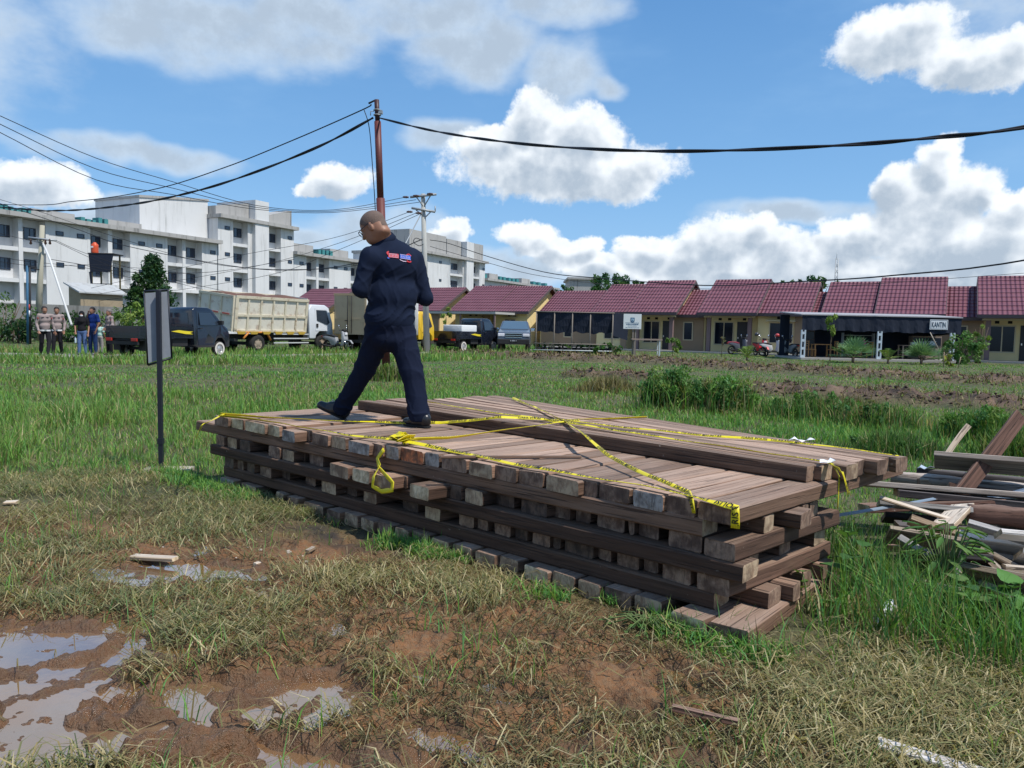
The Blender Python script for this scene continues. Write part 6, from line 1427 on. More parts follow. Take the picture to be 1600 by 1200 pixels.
# ------------------------------------------------------------------ canteen shelter
CY = 41.8
def cp(px, Y, z): q = P(px, 540, Y); return Vector((q.x, Y, z))
NET = mat('black_net', (0.012, 0.018, 0.034), 0.9, var=0.3, vscale=3); BLUEW = mat('pale_blue_post', (0.50, 0.57, 0.62), 0.7, var=0.08); TABLEW = mat('orange_wood', (0.34, 0.17, 0.06), 0.6, var=0.15); GREYB = mat('grey_wood', (0.28, 0.21, 0.17), 0.8, var=0.2)
X0, X1 = cp(1252, CY, 0).x, cp(1500, CY, 0).x
cs = thing('canteen_shelter', 'canteen shelter with deep black net fringe on pale lattice posts', 'shelter', ((X0+X1)/2, CY+1.5, 0))
MB().prism([(CY-0.05, 2.42), (CY+3.4, 2.62), (CY+3.4, 2.68), (CY-0.05, 2.48)], X0-0.1, X1+0.05, axis='x').build('shelter_roof', mat('grey_sheet', (0.36, 0.35, 0.36), 0.6), cs, True)
n = 44; V = []
for i in range(n+1):
    for j, z in enumerate((2.42, 2.0, 1.62)):
        V.append((X0+(X1-X0)*i/n, CY+0.02*math.sin(i*1.7)*j+0.01, z-(0.03*math.sin(i*0.9)+0.02*math.sin(i*2.3) if j == 2 else 0)-0.06*i/n))
o = mesh_obj('net_fringe', V, [(i*3+j, (i+1)*3+j, (i+1)*3+j+1, i*3+j+1) for i in range(n) for j in range(2)], NET, cs, True); o.modifiers.new('thickness', 'SOLIDIFY').thickness = 0.01
o = mesh_obj('net_side', [(X1, CY, 2.38), (X1, CY+3.3, 2.6), (X1, CY+3.3, 1.4), (X1, CY, 1.6)], [(0, 1, 2, 3)], NET, cs, True); o.modifiers.new('thickness', 'SOLIDIFY').thickness = 0.01
MB().box(X0+1.3, X1, CY+3.3, CY+3.35, 0.12, 2.55).build('dark_backdrop', NET, cs, True); MB().box(X0-0.05, X0+0.5, CY+3.3, CY+3.35, 0.12, 2.5).build('dark_backdrop', NET, cs, True)  # dark sheets added behind the canteen so its interior reads dark
MB().box(X0-0.1, X1, CY-0.3, CY+3.8, 0.0, 0.12).build('floor_slab', MATS['old_concrete'], cs, True)
for px in (1253.5, 1372.5, 1486):
    x = cp(px, CY, 0).x; m = MB()
    for dx in (-0.12, 0.07): m.box(x+dx, x+dx+0.06, CY-0.12, CY-0.02, 0.12, 1.62)
    for z in (0.12, 0.55, 0.98, 1.38): m.box(x-0.06, x+0.07, CY-0.117, CY-0.023, z, z+0.14)
    m.build('lattice_post', BLUEW, cs, True)
sgn = thing('canteen_sign', 'white sign reading KANTIN on the black net fringe', 'sign', (cp(1469, CY, 0).x, CY-0.06, 2.0))
sx0, sx1 = cp(1450, CY, 0).x, cp(1478, CY, 0).x; zs0, zs1 = P(1464, 515, CY).z, P(1464, 499.5, CY).z
MB().box(sx0, sx1, CY-0.075, CY-0.045, zs0, zs1).build('board', mat('sign_white', (0.72, 0.74, 0.76), 0.6), sgn, True)
def flat_text(body, name, mt, par, org, right, up, height, width=None, off=0.004):
    TV, TF = text_mesh(body); ex = TV[:, 0].max()-TV[:, 0].min(); ey = TV[:, 1].max()-min(0, TV[:, 1].min()); sy = height/ey; sx = (width/ex) if width else sy
    right, up = Vector(right).normalized(), Vector(up).normalized(); nn = right.cross(up)
    V = [Vector(org)+right*(v[0]-TV[:, 0].min())*sx+up*v[1]*sy+nn*off for v in TV]
    return mesh_obj(name, V, TF, mt, par, True)
bt = text_mesh('KANTIN')
flat_text('KANTIN', 'lettering', mat('sign_ink', (0.03, 0.05, 0.08), 0.6), sgn, (sx0+0.10, CY-0.08, zs0+0.12), (1, 0, 0), (0, 0, 1), (zs1-zs0)-0.24, (sx1-sx0)-0.22)
fm = MB(); 
for (a, b, c, d) in ((sx0+0.03, sx1-0.03, zs0+0.03, zs0+0.05), (sx0+0.03, sx1-0.03, zs1-0.05, zs1-0.03), (sx0+0.03, sx0+0.05, zs0+0.052, zs1-0.052), (sx1-0.05, sx1-0.03, zs0+0.052, zs1-0.052)): fm.box(a, b, CY-0.079, CY-0.076, c, d)
fm.build('border_line', MATS['sign_ink'], sgn, True)
def table(px, Y, w, d, h, label, mt, cat='table', name='table', shelf=False):
    c = cp(px, Y, 0.12); t = thing(name, label, cat, c); MB().box(-w/2, w/2, -d/2, d/2, h-0.04, h).build('table_top', mt, t)
    for sx in (-1, 1):
        for sy in (-1, 1): MB().box(sx*(w/2-0.05)-0.03, sx*(w/2-0.05)+0.03, sy*(d/2-0.05)-0.03, sy*(d/2-0.05)+0.03, 0, h-0.04).build('leg', mt, t)
    if shelf:
        for zz in (0.2, 0.45): MB().box(-w/2+0.09, w/2-0.09, -d/2+0.02, d/2-0.02, zz, zz+0.03).build('shelf', mt, t)
    return t
def chair(px, Y, rz, label):
    c = cp(px, Y, 0.12); t = thing('chair', label, 'chair', c, rz, 'wooden canteen chairs'); MB().box(-0.22, 0.22, -0.22, 0.22, 0.42, 0.46).build('seat', TABLEW, t)
    for sx in (-1, 1):
        MB().box(sx*0.2-0.02, sx*0.2+0.02, -0.22, -0.18, 0, 0.42).build('leg', TABLEW, t); MB().box(sx*0.2-0.02, sx*0.2+0.02, 0.18, 0.22, 0, 0.42).build('leg', TABLEW, t)
    b = MB(); b.box(-0.22, -0.18, 0.18, 0.22, 0.46, 0.92); b.box(0.18, 0.22, 0.18, 0.22, 0.46, 0.92)
    for z in (0.6, 0.74, 0.86): b.box(-0.18, 0.18, 0.19, 0.21, z, z+0.05)
    b.build('backrest', TABLEW, t)
chair(1267, CY+0.9, RAD(90), 'wooden chair at the far left end of the canteen'); table(1283, CY+1.0, 0.95, 0.6, 0.74, 'small wooden table left of the slim tree in the canteen', TABLEW)
chair(1301, CY+0.9, RAD(-90), 'wooden chair right of the small canteen table'); table(1322, CY+1.4, 0.9, 0.6, 0.74, 'second wooden table behind the spiky palm in the canteen', TABLEW)
chair(1355, CY+0.9, RAD(-70), 'wooden chair under the person in pink')
table(1436, CY+0.8, 2.1, 0.6, 0.78, 'long serving counter with shelves in the right half of the canteen', GREYB, 'counter', 'counter', True)
def cupboard(px, Y, w, h, label, mt, rows, name='cupboard', z=0.12):
    c = cp(px, Y, z); t = thing(name, label, name, c); MB().box(-w/2, w/2, -0.2, 0.2, 0, h).build('case', mt, t)
    for k in range(rows):
        zz = 0.06+k*(h-0.1)/rows; f = MB().box(-w/2+0.05, w/2-0.05, -0.225, -0.2, zz, zz+(h-0.1)/rows-0.05).build('cupboard_door', WGL if k else mt, t)
cupboard(1445, CY+2.6, 1.7, 1.3, 'glass fronted cupboard at the back of the canteen', GREYB, 2); cupboard(1262, CY+2.4, 0.6, 1.5, 'tall dark cupboard inside the left end of the canteen', FASC, 3)
rk_ = thing('shelf_rack', 'open metal rack with plates behind the person in pink', 'rack', cp(1340, CY+2.6, 0.12))
for z in (0.5, 0.9, 1.25): MB().box(-0.9, 0.9, -0.15, 0.15, z, z+0.03).build('shelf', GREYW, rk_)
for x in (-0.9, 0.87): MB().box(x, x+0.03, -0.15, 0.15, 0, 1.4).build('upright', GREYW, rk_)
for i, px in enumerate((1428, 1441, 1456)):
    t = thing('food_box', ['white food box left on the canteen counter', 'grey food box in the middle of the canteen counter', 'white plastic box at the right end of the canteen counter'][i], 'box', cp(px, CY+0.8, 0.905))
    soften(MB().box(-0.16, 0.16, -0.12, 0.12, 0, 0.14+0.04*i).build('tub', GREYW if i == 1 else WPLA, t), 0.02); MB().box(-0.17, 0.17, -0.13, 0.13, 0.142+0.04*i, 0.165+0.04*i).build('lid', WPLA, t)
PINK = cloth('pink_cloth', (0.55, 0.12, 0.26))
pq = cp(1350, CY+0.85, 0.12)
small_person('person in pink sitting on a chair inside the canteen', 0, 0, 0, RAD(160), 1.6, PINK, BLK,
    {'head': (0, 0.06, 1.17), 'chest': (0, 0.02, 0.86), 'belly': (0, 0, 0.64), 'shl': (-0.17, 0.02, 1.0), 'shr': (0.17, 0.02, 1.0), 'ell': (-0.24, 0.08, 0.74), 'elr': (0.24, 0.08, 0.74), 'wl': (-0.15, 0.3, 0.66), 'wr': (0.15, 0.3, 0.66),
     'hl': (-0.09, 0, 0.52), 'hr': (0.09, 0, 0.52), 'kl': (-0.1, 0.42, 0.52), 'kr': (0.1, 0.42, 0.52), 'al': (-0.1, 0.42, 0.09), 'ar': (0.1, 0.42, 0.09)}, base=pq, hairy='short')
# hanging cable from the sign down to the plant bed
mb = MB(); mb.tube([cp(1452, CY-0.12, 1.62), cp(1458, CY-0.2, 1.25), cp(1470, CY-0.3, 0.55), cp(1477, CY-0.3, 0.35), cp(1483, CY-0.2, 0.5)], 0.03, 6)
tag(mb.build('hose', mat('pale_hose', (0.45, 0.38, 0.30), 0.7)), 'pale hose looping down from the KANTIN sign to the right post', 'hose')

# ------------------------------------------------------------------ plant nursery rack under black net
NY = 40.0
ns = thing('nursery_frame', 'long nursery rack of thin poles draped with black shade net', 'nursery rack', cp(905, NY, 0))
xa, xb, xc = cp(837, NY, 0).x, cp(956, NY, 0).x, cp(980, NY, 0).x
zt_ = P(900, 488, NY).z; zn = P(900, 520, NY).z
n = 30; V = []
for i in range(n+1):
    for j in range(4):
        z = zt_+(zn-zt_)*j/3; V.append((xa+(xb-xa)*i/n, NY+0.04*math.sin(i*0.8+j)+0.05*j, z+0.03*math.sin(i*0.5)+(0.04*math.sin(i*1.3) if j == 3 else 0)))
o = mesh_obj('shade_net', V, [(i*4+j, (i+1)*4+j, (i+1)*4+j+1, i*4+j+1) for i in range(n) for j in range(3)], NET, ns, True); o.modifiers.new('thickness', 'SOLIDIFY').thickness = 0.008
o = mesh_obj('shade_net', [(xb+0.02, NY, zt_), (xc+0.1, NY+0.4, zt_-0.05), (xc+0.05, NY+0.4, zn-0.35), (xb+0.02, NY, zn-0.1), (xa, NY, zt_), (xb, NY, zt_), (xc, NY+1.8, zt_+0.05), (xa, NY+1.8, zt_+0.05)], [(0, 1, 2, 3), (4, 5, 6, 7)], NET, ns, True); o.modifiers.new('thickness', 'SOLIDIFY').thickness = 0.008
POLEW = mat('grey_pole_wood', (0.22, 0.19, 0.16), 0.9)
for px in (837, 865, 893, 921, 956): mb = MB(); mb.tube([cp(px, NY, -0.05), cp(px+0.5, NY, zt_+0.03)], 0.035, 6); mb.build('post', POLEW, ns, True)
for z, mm in ((0.62, POLEW), (0.28, mat('pale_pipe', (0.5, 0.55, 0.55), 0.5)), (zt_, POLEW)): mb = MB(); mb.tube([(xa-0.1, NY-0.03, z), (xb+0.1, NY-0.03, z)], 0.03, 6); mb.build('rail', mm, ns, True)
def leafy(name, par, c, R, n, size, seed, cols, droop=0.3, mt=None, shape='ball', world=True):
    """leaves in clumps through a crown's volume, gaps between the clumps"""
    rg = np.random.default_rng(seed); nc = max(6, n//45); d = rg.normal(0, 1, (nc, 3)); d /= np.linalg.norm(d, axis=1)[:, None]
    rad = rg.uniform(0.25, 1.0, nc)**0.6; cc = d*rad[:, None]*np.array(R)
    if shape == 'cone': h = rg.uniform(-1, 1, nc); k = (1-h)/2*0.95+0.1; cc = np.stack([d[:, 0]*R[0]*k, d[:, 1]*R[1]*k, h*R[2]], -1)
    cr = rg.uniform(0.16, 0.34, nc)*min(R)*1.15
    idx = rg.integers(0, nc, n); v = rg.normal(0, 1, (n, 3)); v /= np.linalg.norm(v, axis=1)[:, None]; p = cc[idx]+v*(cr[idx]*rg.uniform(0.4, 1.0, n)**0.5)[:, None]
    nrm = v*0.6+rg.normal(0, 0.6, (n, 3))+np.array([0, 0, 0.5]); nrm /= np.linalg.norm(nrm, axis=1)[:, None]
    t = np.cross(nrm, rg.normal(0, 1, (n, 3))); t /= np.linalg.norm(t, axis=1)[:, None]; t[:, 2] -= droop; b = np.cross(nrm, t); s = size*rg.uniform(0.6, 1.35, n)[:, None]
    p = p+np.array(c); V = np.stack([p-t*s, p+b*s*0.42, p+t*s, p-b*s*0.42], 1).reshape(-1, 3)
    k = cols[rg.integers(0, len(cols), nc)][idx]*(1+rg.uniform(-0.25, 0.25, (n, 1)))
    if par is not None: M = np.array(wmat(par).inverted()); V = V@M[:3, :3].T+M[:3, 3]
    return quick_mesh(name, V, np.arange(4*n), np.full(n, 4), mt or LEAF, np.repeat(k, 4, axis=0), par)
DG = np.array([[0.022, 0.060, 0.022], [0.035, 0.085, 0.025], [0.028, 0.07, 0.035], [0.05, 0.10, 0.03]])
MG = np.array([[0.06, 0.14, 0.03], [0.085, 0.18, 0.045], [0.05, 0.115, 0.035], [0.12, 0.2, 0.06]])
YG = np.array([[0.17, 0.26, 0.05], [0.22, 0.30, 0.07], [0.12, 0.21, 0.05]])
k = 0
for px in range(842, 955, 9):
    k += 1; q = cp(px+rnd.uniform(-2, 2), NY+0.5+rnd.uniform(-0.2, 0.3), 0.05)
    t = thing('potted_seedling', 'black polybag seedling in the nursery rack, %s from its left end' % ORD[k-1], 'seedling', q, 0, 'polybag seedlings in the nursery rack')
    MB().lathe([(0.001, 0), (0.16, 0), (0.18, 0.36), (0.15, 0.37), (0.001, 0.34)], 10, Matrix.Rotation(RAD(90), 4, 'X')).build('polybag', BLK, t)
    leafy('foliage', t, (q.x, q.y, q.z+0.48), (0.22, 0.2, 0.18), 60, 0.07, 40+k, DG if k % 3 else MG)
# white notice board
nb = cp(987, 38.0, 0); z0b, z1b = P(987, 514, 38).z, P(987, 490.5, 38).z; wx = 0.44
t = thing('notice_board', 'white notice board with blue shield emblem between nursery rack and porch', 'notice board', nb)
MB().box(nb.x-wx, nb.x+wx, 37.98, 38.02, z0b, z1b).build('board', mat('board_white', (0.66, 0.70, 0.68), 0.6), t, True)
for dx in (0.02, 0.14): MB().box(nb.x+dx, nb.x+dx+0.07, 38.03, 38.09, 0, z1b-0.1).build('post', POLEW, t, True)
e = MB(); ex, ez = nb.x, z1b-0.30
e.prism([(ex-0.10, ez+0.12), (ex-0.10, ez-0.06), (ex-0.05, ez-0.12), (ex+0.05, ez-0.12), (ex+0.10, ez-0.06), (ex+0.10, ez+0.12)], 37.972, 37.98)
e.prism([(ex-0.06, ez+0.07), (ex-0.06, ez-0.04), (ex, ez-0.08), (ex+0.06, ez-0.04), (ex+0.06, ez+0.07)], 37.966, 37.972, mi=1); e.prism([(ex-0.035, ez-0.04), (ex, ez+0.05), (ex+0.035, ez-0.04)], 37.96, 37.966)
e.build('emblem', [mat('emblem_blue', (0.05, 0.12, 0.2), 0.6), mat('emblem_pale', (0.35, 0.5, 0.6), 0.6)], t, True)
e = MB(); rr_ = random.Random(4)
for row, (z, hh, w0, w1) in enumerate(((z0b+0.29, 0.022, -0.34, 0.34), (z0b+0.205, 0.05, -0.30, 0.30), (z0b+0.14, 0.02, -0.22, 0.22), (z0b+0.06, 0.018, -0.33, 0.33))):
    x = w0
    while x < w1:
        L_ = rr_.uniform(0.03, 0.09); e.box(nb.x+x, nb.x+min(x+L_, w1), 37.974, 37.98, z, z+hh); x += L_+0.02
e.build('text_lines', MATS['emblem_blue'], t, True)
# bench table in front of the porch
t = thing('work_bench', 'rough bench of poles with a plank top beside the notice board', 'bench', cp(1011, 37.4, 0)); xa, xb = cp(986, 37.4, 0).x, cp(1033, 37.4, 0).x
MB().box(xa, xb, 37.1, 37.7, 0.92, 0.99).build('bench_top', GREYB, t, True)
for x in (xa+0.12, xb-0.12):
    for y in (37.15, 37.65): MB().box(x-0.03, x+0.03, y-0.03, y+0.03, 0, 0.92).build('leg', POLEW if x < nb.x+0.5 else MATS['pale_pipe'], t, True)
MB().box(xa+0.15, xb-0.15, 37.12, 37.17, 0.42, 0.46).build('stretcher', POLEW, t, True)

# ------------------------------------------------------------------ long white shophouse block on the left
BO = np.array([-46.0, 69.0]); BD = np.array([0.459, 0.888]); BD /= np.linalg.norm(BD); BN = np.array([-0.888, 0.459])   # BN points into the building
def sb(px, n=0.0): o = BO+BN*n; k = ray(px, 520)[0]/ray(px, 520)[1]; return (o[0]-o[1]*k)/(k*BD[1]-BD[0])
def bp_(s, n, z): q = BO+BD*s+BN*n; return Vector((q[0], q[1], z))
def wallmat(name, base, stain, amt):
    m_ = bpy.data.materials.new(name); m_.use_nodes = True; T = NT(m_.node_tree); bs = T.n['Principled BSDF']; co = T.add('ShaderNodeTexCoord').outputs['Object']
    st_ = T.smooth(T.noise(T.vec('MULTIPLY', co, (1.6, 1.6, 0.16)), 1.0, 7, 0.7), 0.50, 0.78); bl = T.smooth(T.noise(co, 0.35, 5, 0.6), 0.4, 0.7)
    c = T.mix(T.math('MULTIPLY', st_, amt), base, stain); c = T.mix(T.math('MULTIPLY', bl, 0.10), c, stain); T.l.new(c, bs.inputs['Base Color']); bs.inputs['Roughness'].default_value = 0.9; return m_
BW = wallmat('white_render', (0.68, 0.68, 0.67), (0.24, 0.24, 0.22), 0.6); BC = wallmat('stained_concrete', (0.40, 0.39, 0.37), (0.07, 0.07, 0.065), 1.0); BR = wallmat('recess_render', (0.60, 0.61, 0.62), (0.3, 0.3, 0.28), 0.5)
TEAL = mat('teal_sheet', (0.05, 0.22, 0.22), 0.6, var=0.2)
def bbox(mb, s0, s1, n0, n1, z0, z1, mi=0):
    V = [bp_(s, n, z) for z in (z0, z1) for n in (n0, n1) for s in (s0, s1)]
    mb.addm(V, [(0, 1, 3, 2), (4, 6, 7, 5), (0, 4, 5, 1), (2, 3, 7, 6), (0, 2, 6, 4), (1, 5, 7, 3)], mi)
def bwin(par, s0, s1, n, z0, z1, mull=1):
    f = MB(); t = 0.06; bbox(f, s0, s1, n-0.05, n, z0, z0+t); bbox(f, s0, s1, n-0.05, n, z1-t, z1); bbox(f, s0, s0+t, n-0.052, n, z0+t, z1-t); bbox(f, s1-t, s1, n-0.052, n, z0+t, z1-t)
    for k in range(mull): s = s0+(s1-s0)*(k+1)/(mull+1); bbox(f, s-0.03, s+0.03, n-0.048, n, z0+t, z1-t)
    w = f.build('window', mat('dark_window_frame', (0.03, 0.035, 0.045), 0.5), par, True); p = MB(); bbox(p, s0+t, s1-t, n-0.025, n-0.015, z0+t, z1-t); p.build('pane', mat('blue_glass', (0.02, 0.032, 0.06), 0.08, 0.9), w, True)
def block(label, segs, s_end, floors=3, top=None, extra_front=None):
    """segs: (px0, px1, kind) kind bay | flat | blank"""
    a, b = sb(segs[0][0]), sb(segs[-1][1]); root = thing('shophouse_block', label, 'building', bp_((a+b)/2, 4, 0)); zr_ = 10.55+3.1*(floors-3); dp = 0.95; D_ = 12
    body = MB(); bbox(body, a, b, dp, D_, -0.5, zr_-0.02); rec = body.build('back_wall', BR, root, True)
    f = MB(); bands = [4.67, 7.52]+([10.62] if floors == 4 else [])
    for p0, p1, kd in segs:
        s0, s1 = sb(p0), sb(p1)
        if kd in ('flat', 'blank'): bbox(f, s0, s1, 0.0, dp-0.002, -0.5, zr_-0.02)
        else:
            for z in bands: bbox(f, s0-0.001, s1+0.001, 0.03, dp-0.002, z-0.0, z+0.36)
            bbox(f, s0-0.14, s0+0.16, -0.03, dp-0.004, -0.5, zr_-0.03); bbox(f, s1-0.16, s1+0.14, -0.032, dp-0.006, -0.5, zr_-0.04)
    f.build('front_wall', BW, root, True)
    r = MB(); bbox(r, a-0.2, b+0.2, -0.75, D_+0.2, zr_, zr_+0.42); r.build('roof_slab', BC, root, True)
    for p0, p1, kd in segs:
        s0, s1 = sb(p0), sb(p1); L = s1-s0
        zs = [1.2, 5.78, 8.72]+([11.8] if floors == 4 else [])
        if kd == 'bay':
            for z in zs: w_ = p1-p0; q0, q1 = sb(p0+0.10*w_, dp), sb(p0+0.56*w_, dp); bwin(root, q0, q1, dp, z, z+(1.10 if z > 2 else 0.8))
        elif kd == 'flat':
            for z in zs:
                for fr in ((0.2, 0.72) if L > 3.5 else (0.5,)): bwin(root, s0+fr*L, s0+fr*L+0.75, 0.0, z+0.6, z+1.02, 0)
    if top: top(root, zr_+0.42)
    return root
def topA(root, z):
    for a, b, h in ((-12, 0, 0.9), (68, 135, 0.8), (185, 238, 0.8)): r = MB(); bbox(r, sb(a), sb(b), 1.5, 3.5, z, z+h); r.build('parapet', BC, root, True)
    rr = random.Random(9)
    for px in list(range(14, 64, 9))+list(range(140, 184, 9)): q = MB(); bbox(q, sb(px), sb(px+rr.uniform(4, 7)), 1.0, 2.0, z+0.0, z+rr.uniform(0.4, 0.8)); q.build('roof_sheet', TEAL, root, True)
blockA = block('three storey white block at far left with stained roof edge', [(-40, -2, 'flat'), (-2, 35, 'bay'), (36, 77, 'bay'), (77, 140, 'flat'), (141, 173, 'bay'), (175, 207, 'bay'), (207, 260, 'flat'), (261, 288, 'bay'), (289, 318, 'bay'), (318, 340, 'flat')], 0, 3, topA)
# raised blank stair block above
t = thing('roof_block', 'tall blank stained wall block rising over the left white building', 'building', bp_(sb(290), 3, 10.9)); m = MB(); s0, s1 = sb(236), sb(341)
V = [bp_(s, n, z) for s, zt2 in ((s0, 14.6), (s1, 15.6)) for n in (1.6, 9) for z in (10.97, zt2)]
m.addm(V, [(0, 1, 3, 2), (4, 6, 7, 5), (0, 4, 5, 1), (2, 3, 7, 6), (1, 5, 7, 3), (0, 2, 6, 4)]); m.build('blank_wall', BW, t, True)
m = MB(); V = [bp_(s, n, z) for s, z in ((s0-0.1, 14.6), (s1+0.1, 15.6)) for n in (1.5, 9.1)]+[bp_(s, n, z+0.25) for s, z in ((s0-0.1, 14.6), (s1+0.1, 15.6)) for n in (1.5, 9.1)]
m.addm(V, [(0, 1, 3, 2), (4, 6, 7, 5), (0, 2, 6, 4), (1, 5, 7, 3), (0, 4, 5, 1), (2, 3, 7, 6)]); m.build('coping', BC, t, True)
def topB(root, z):
    m = MB(); s0, s1 = sb(342), sb(393)
    V = [bp_(s, n, z2) for s, zt2 in ((s0, z+1.0), (s1, z+2.0)) for n in (0.4, 5) for z2 in (z, zt2)]; m.addm(V, [(0, 1, 3, 2), (4, 6, 7, 5), (0, 4, 5, 1), (2, 3, 7, 6), (1, 5, 7, 3)]); 
    m.build('parapet', BC, root, True); m = MB(); s0, s1 = sb(416), sb(459)
    V = [bp_(s, n, z2) for s, zt2 in ((s0, z+0.8), (s1, z+2.2)) for n in (0.4, 5) for z2 in (z, zt2)]; m.addm(V, [(0, 1, 3, 2), (4, 6, 7, 5), (0, 4, 5, 1), (2, 3, 7, 6), (1, 5, 7, 3)]); m.build('parapet', BC, root, True)
    m = MB(); bbox(m, sb(394), sb(415), -0.6, 6, 0, z+2.4); m.build('stair_tower', BW, root, True)
block('four storey white block with a blank stair tower above the dump truck', [(341.5, 362, 'flat'), (363, 389, 'bay'), (390, 416, 'blank'), (417, 440, 'bay'), (440, 459, 'flat')], 0, 4, topB)
def topC(root, z):
    for a, b in ((470, 502), (528, 556)): r = MB(); bbox(r, sb(a), sb(b), 1.5, 3.5, z, z+1.3); r.build('parapet', BC, root, True)
    for px in (463, 506, 512, 518, 524): q = MB(); bbox(q, sb(px), sb(px+4), 1.0, 2.0, z, z+0.9); q.build('roof_sheet', TEAL, root, True)
block('three storey white block left of the striding man behind the red roofs', [(459.5, 476, 'flat'), (477, 495, 'bay'), (496, 515, 'bay'), (515, 545, 'flat'), (546, 562, 'bay'), (563, 580, 'bay'), (580, 607, 'flat'), (608, 622, 'bay'), (623, 641, 'bay')], 0, 3, topC)
def topD(root, z):
    for a, b, h in ((642, 699, 3.2), (700, 722, 2.9), (735, 756, 3.1)): m = MB(); bbox(m, sb(a), sb(b), 0.5, 7, z, z+h); m.build('parapet', BC, root, True)
    m = MB(); bbox(m, sb(723), sb(734), -0.6, 7, 0, z+2.9); m.build('stair_tower', BW, root, True)
block('four storey white block with dark stained tops right of the striding man', [(642, 700, 'flat'), (701, 722, 'bay'), (723, 734, 'blank'), (735, 748, 'bay'), (748, 756, 'flat')], 0, 4, topD)
def topE(root, z):
    for a in (770, 820): r = MB(); bbox(r, sb(a), sb(a+13), 1, 3, z, z+1.2); r.build('parapet', BC, root, True)
    for px in (759, 763, 786, 792, 800, 806, 812, 838, 846, 856): q = MB(); bbox(q, sb(px), sb(px+3.5), 1.0, 2.0, z, z+0.9); q.build('roof_sheet', TEAL, root, True)
block('far low end of the white block row above the red roofs', [(756.5, 790, 'flat'), (791, 803, 'bay'), (804, 830, 'flat'), (831, 840, 'bay'), (841, 868, 'flat')], 0, 3, topE)
t = thing('distant_building', 'far pale blank building end between red roof and trees', 'building', P(915, 470, 150)); q0, q1 = P(889, 470, 150), P(941, 470, 150); zt3 = P(915, 437, 150).z
MB().box(q0.x, q1.x, 150, 162, 0, zt3).build('wall', BC, t, True); MB().box(q0.x-0.4, q1.x+0.4, 149.6, 162.4, zt3, zt3+0.4).build('coping', BC, t, True)

# dark boundary wall and little buildings before the block
WALLM = wallmat('grey_block_wall', (0.22, 0.22, 0.21), (0.07, 0.07, 0.065), 0.9)
fw_ = [P(-60, 500, 47), P(40, 500, 51), P(205, 500, 58), P(330, 500, 66)]
mb = MB(); zt4 = 2.35
for a, b in zip(fw_[:-1], fw_[1:]):
    d = (b-a); d.z = 0; d.normalize(); nn = Vector((-d.y, d.x, 0))*0.1
    V = [Vector((p.x, p.y, 0))+o_ + Vector((0, 0, z)) for z in (-0.2, zt4) for p in (a, b) for o_ in (-nn, nn)]; mb.addm(V, [(0, 1, 3, 2), (4, 6, 7, 5), (0, 4, 6, 2)[::-1], (1, 3, 7, 5)[::-1], (0, 1, 5, 4), (2, 6, 7, 3)])
tag(mb.build('boundary_wall', WALLM), 'long dark grey block wall in front of the white buildings', 'wall', kind='thing')
# small outbuilding
sh_ = thing('outbuilding', 'small brown outbuilding with grey sheet roof behind the dark wall', 'outbuilding', P(150, 480, 58)); A_, B_ = P(126, 480, 56), P(192, 480, 59)
zt5, zt6 = P(126, 458, 56).z, P(150, 449, 60).z; dv = (B_-A_); dv.z = 0; dv.normalize(); nv = Vector((-dv.y, dv.x, 0)); Lw = Vector((B_.x-A_.x, B_.y-A_.y, 0)).length
def ob(s, n, z): q = A_+dv*s+nv*n; return Vector((q.x, q.y, z))
m = MB(); V = [ob(s, n, z) for s in (0, Lw) for n, z in ((0, 0), (0, zt5), (1.35, zt6), (1.35, 0))]; m.addm(V, [(0, 1, 2, 3), (7, 6, 5, 4), (0, 4, 5, 1), (3, 2, 6, 7)]); m.build('wall', mat('tan_render', (0.36, 0.29, 0.19), 0.9, var=0.15, vscale=1, dirt=((0.15, 0.12, 0.08), 0.6), dscale=0.8), sh_, True)
m = MB(); V = [ob(s, n, z) for s in (-0.25, Lw+0.3) for n, z in ((-0.25, zt5+0.0), (1.6, zt6+0.1), (1.6, zt6+0.2), (-0.25, zt5+0.1))]; m.addm(V, [(0, 1, 2, 3), (7, 6, 5, 4), (0, 4, 5, 1), (3, 2, 6, 7), (0, 3, 7, 4), (1, 5, 6, 2)]); m.build('roof', mat('zinc_sheet', (0.42, 0.43, 0.42), 0.6, var=0.2, dirt=((0.2, 0.15, 0.1), 0.4)), sh_, True)
# water tank on a net clad tower
TY = 61.5; q0, q1 = P(141, 400, TY), P(175, 400, TY); zt7, zb7 = P(158, 397, TY).z, P(158, 443, TY).z
wt = thing('tank_tower', 'slim platform tower wrapped in black net carrying the orange tank', 'tower', (q0.x, TY, 0))
for x in (q0.x+0.1, q1.x-0.1):
    for y in (TY, TY+1.4): MB().box(x-0.05, x+0.05, y-0.05, y+0.05, 0, zt7).build('leg', mat('yellow_steel', (0.13, 0.11, 0.05), 0.7), wt, True)
MB().box(q0.x-0.15, q1.x+0.15, TY-0.1, TY+1.5, zt7, zt7+0.08).build('platform', CHASSIS, wt, True)
zmid = P(158, 425, TY).z
m = MB(); m.addm([(q0.x-0.1, TY-0.08, zt7), (q1.x+0.15, TY-0.08, zt7), (q1.x-0.12, TY-0.08, zmid), (q0.x+0.0, TY-0.08, zmid)], [(0, 3, 2, 1)]); o = m.build('net_sheet', NET, wt, True); o.modifiers.new('thickness', 'SOLIDIFY').thickness = 0.02
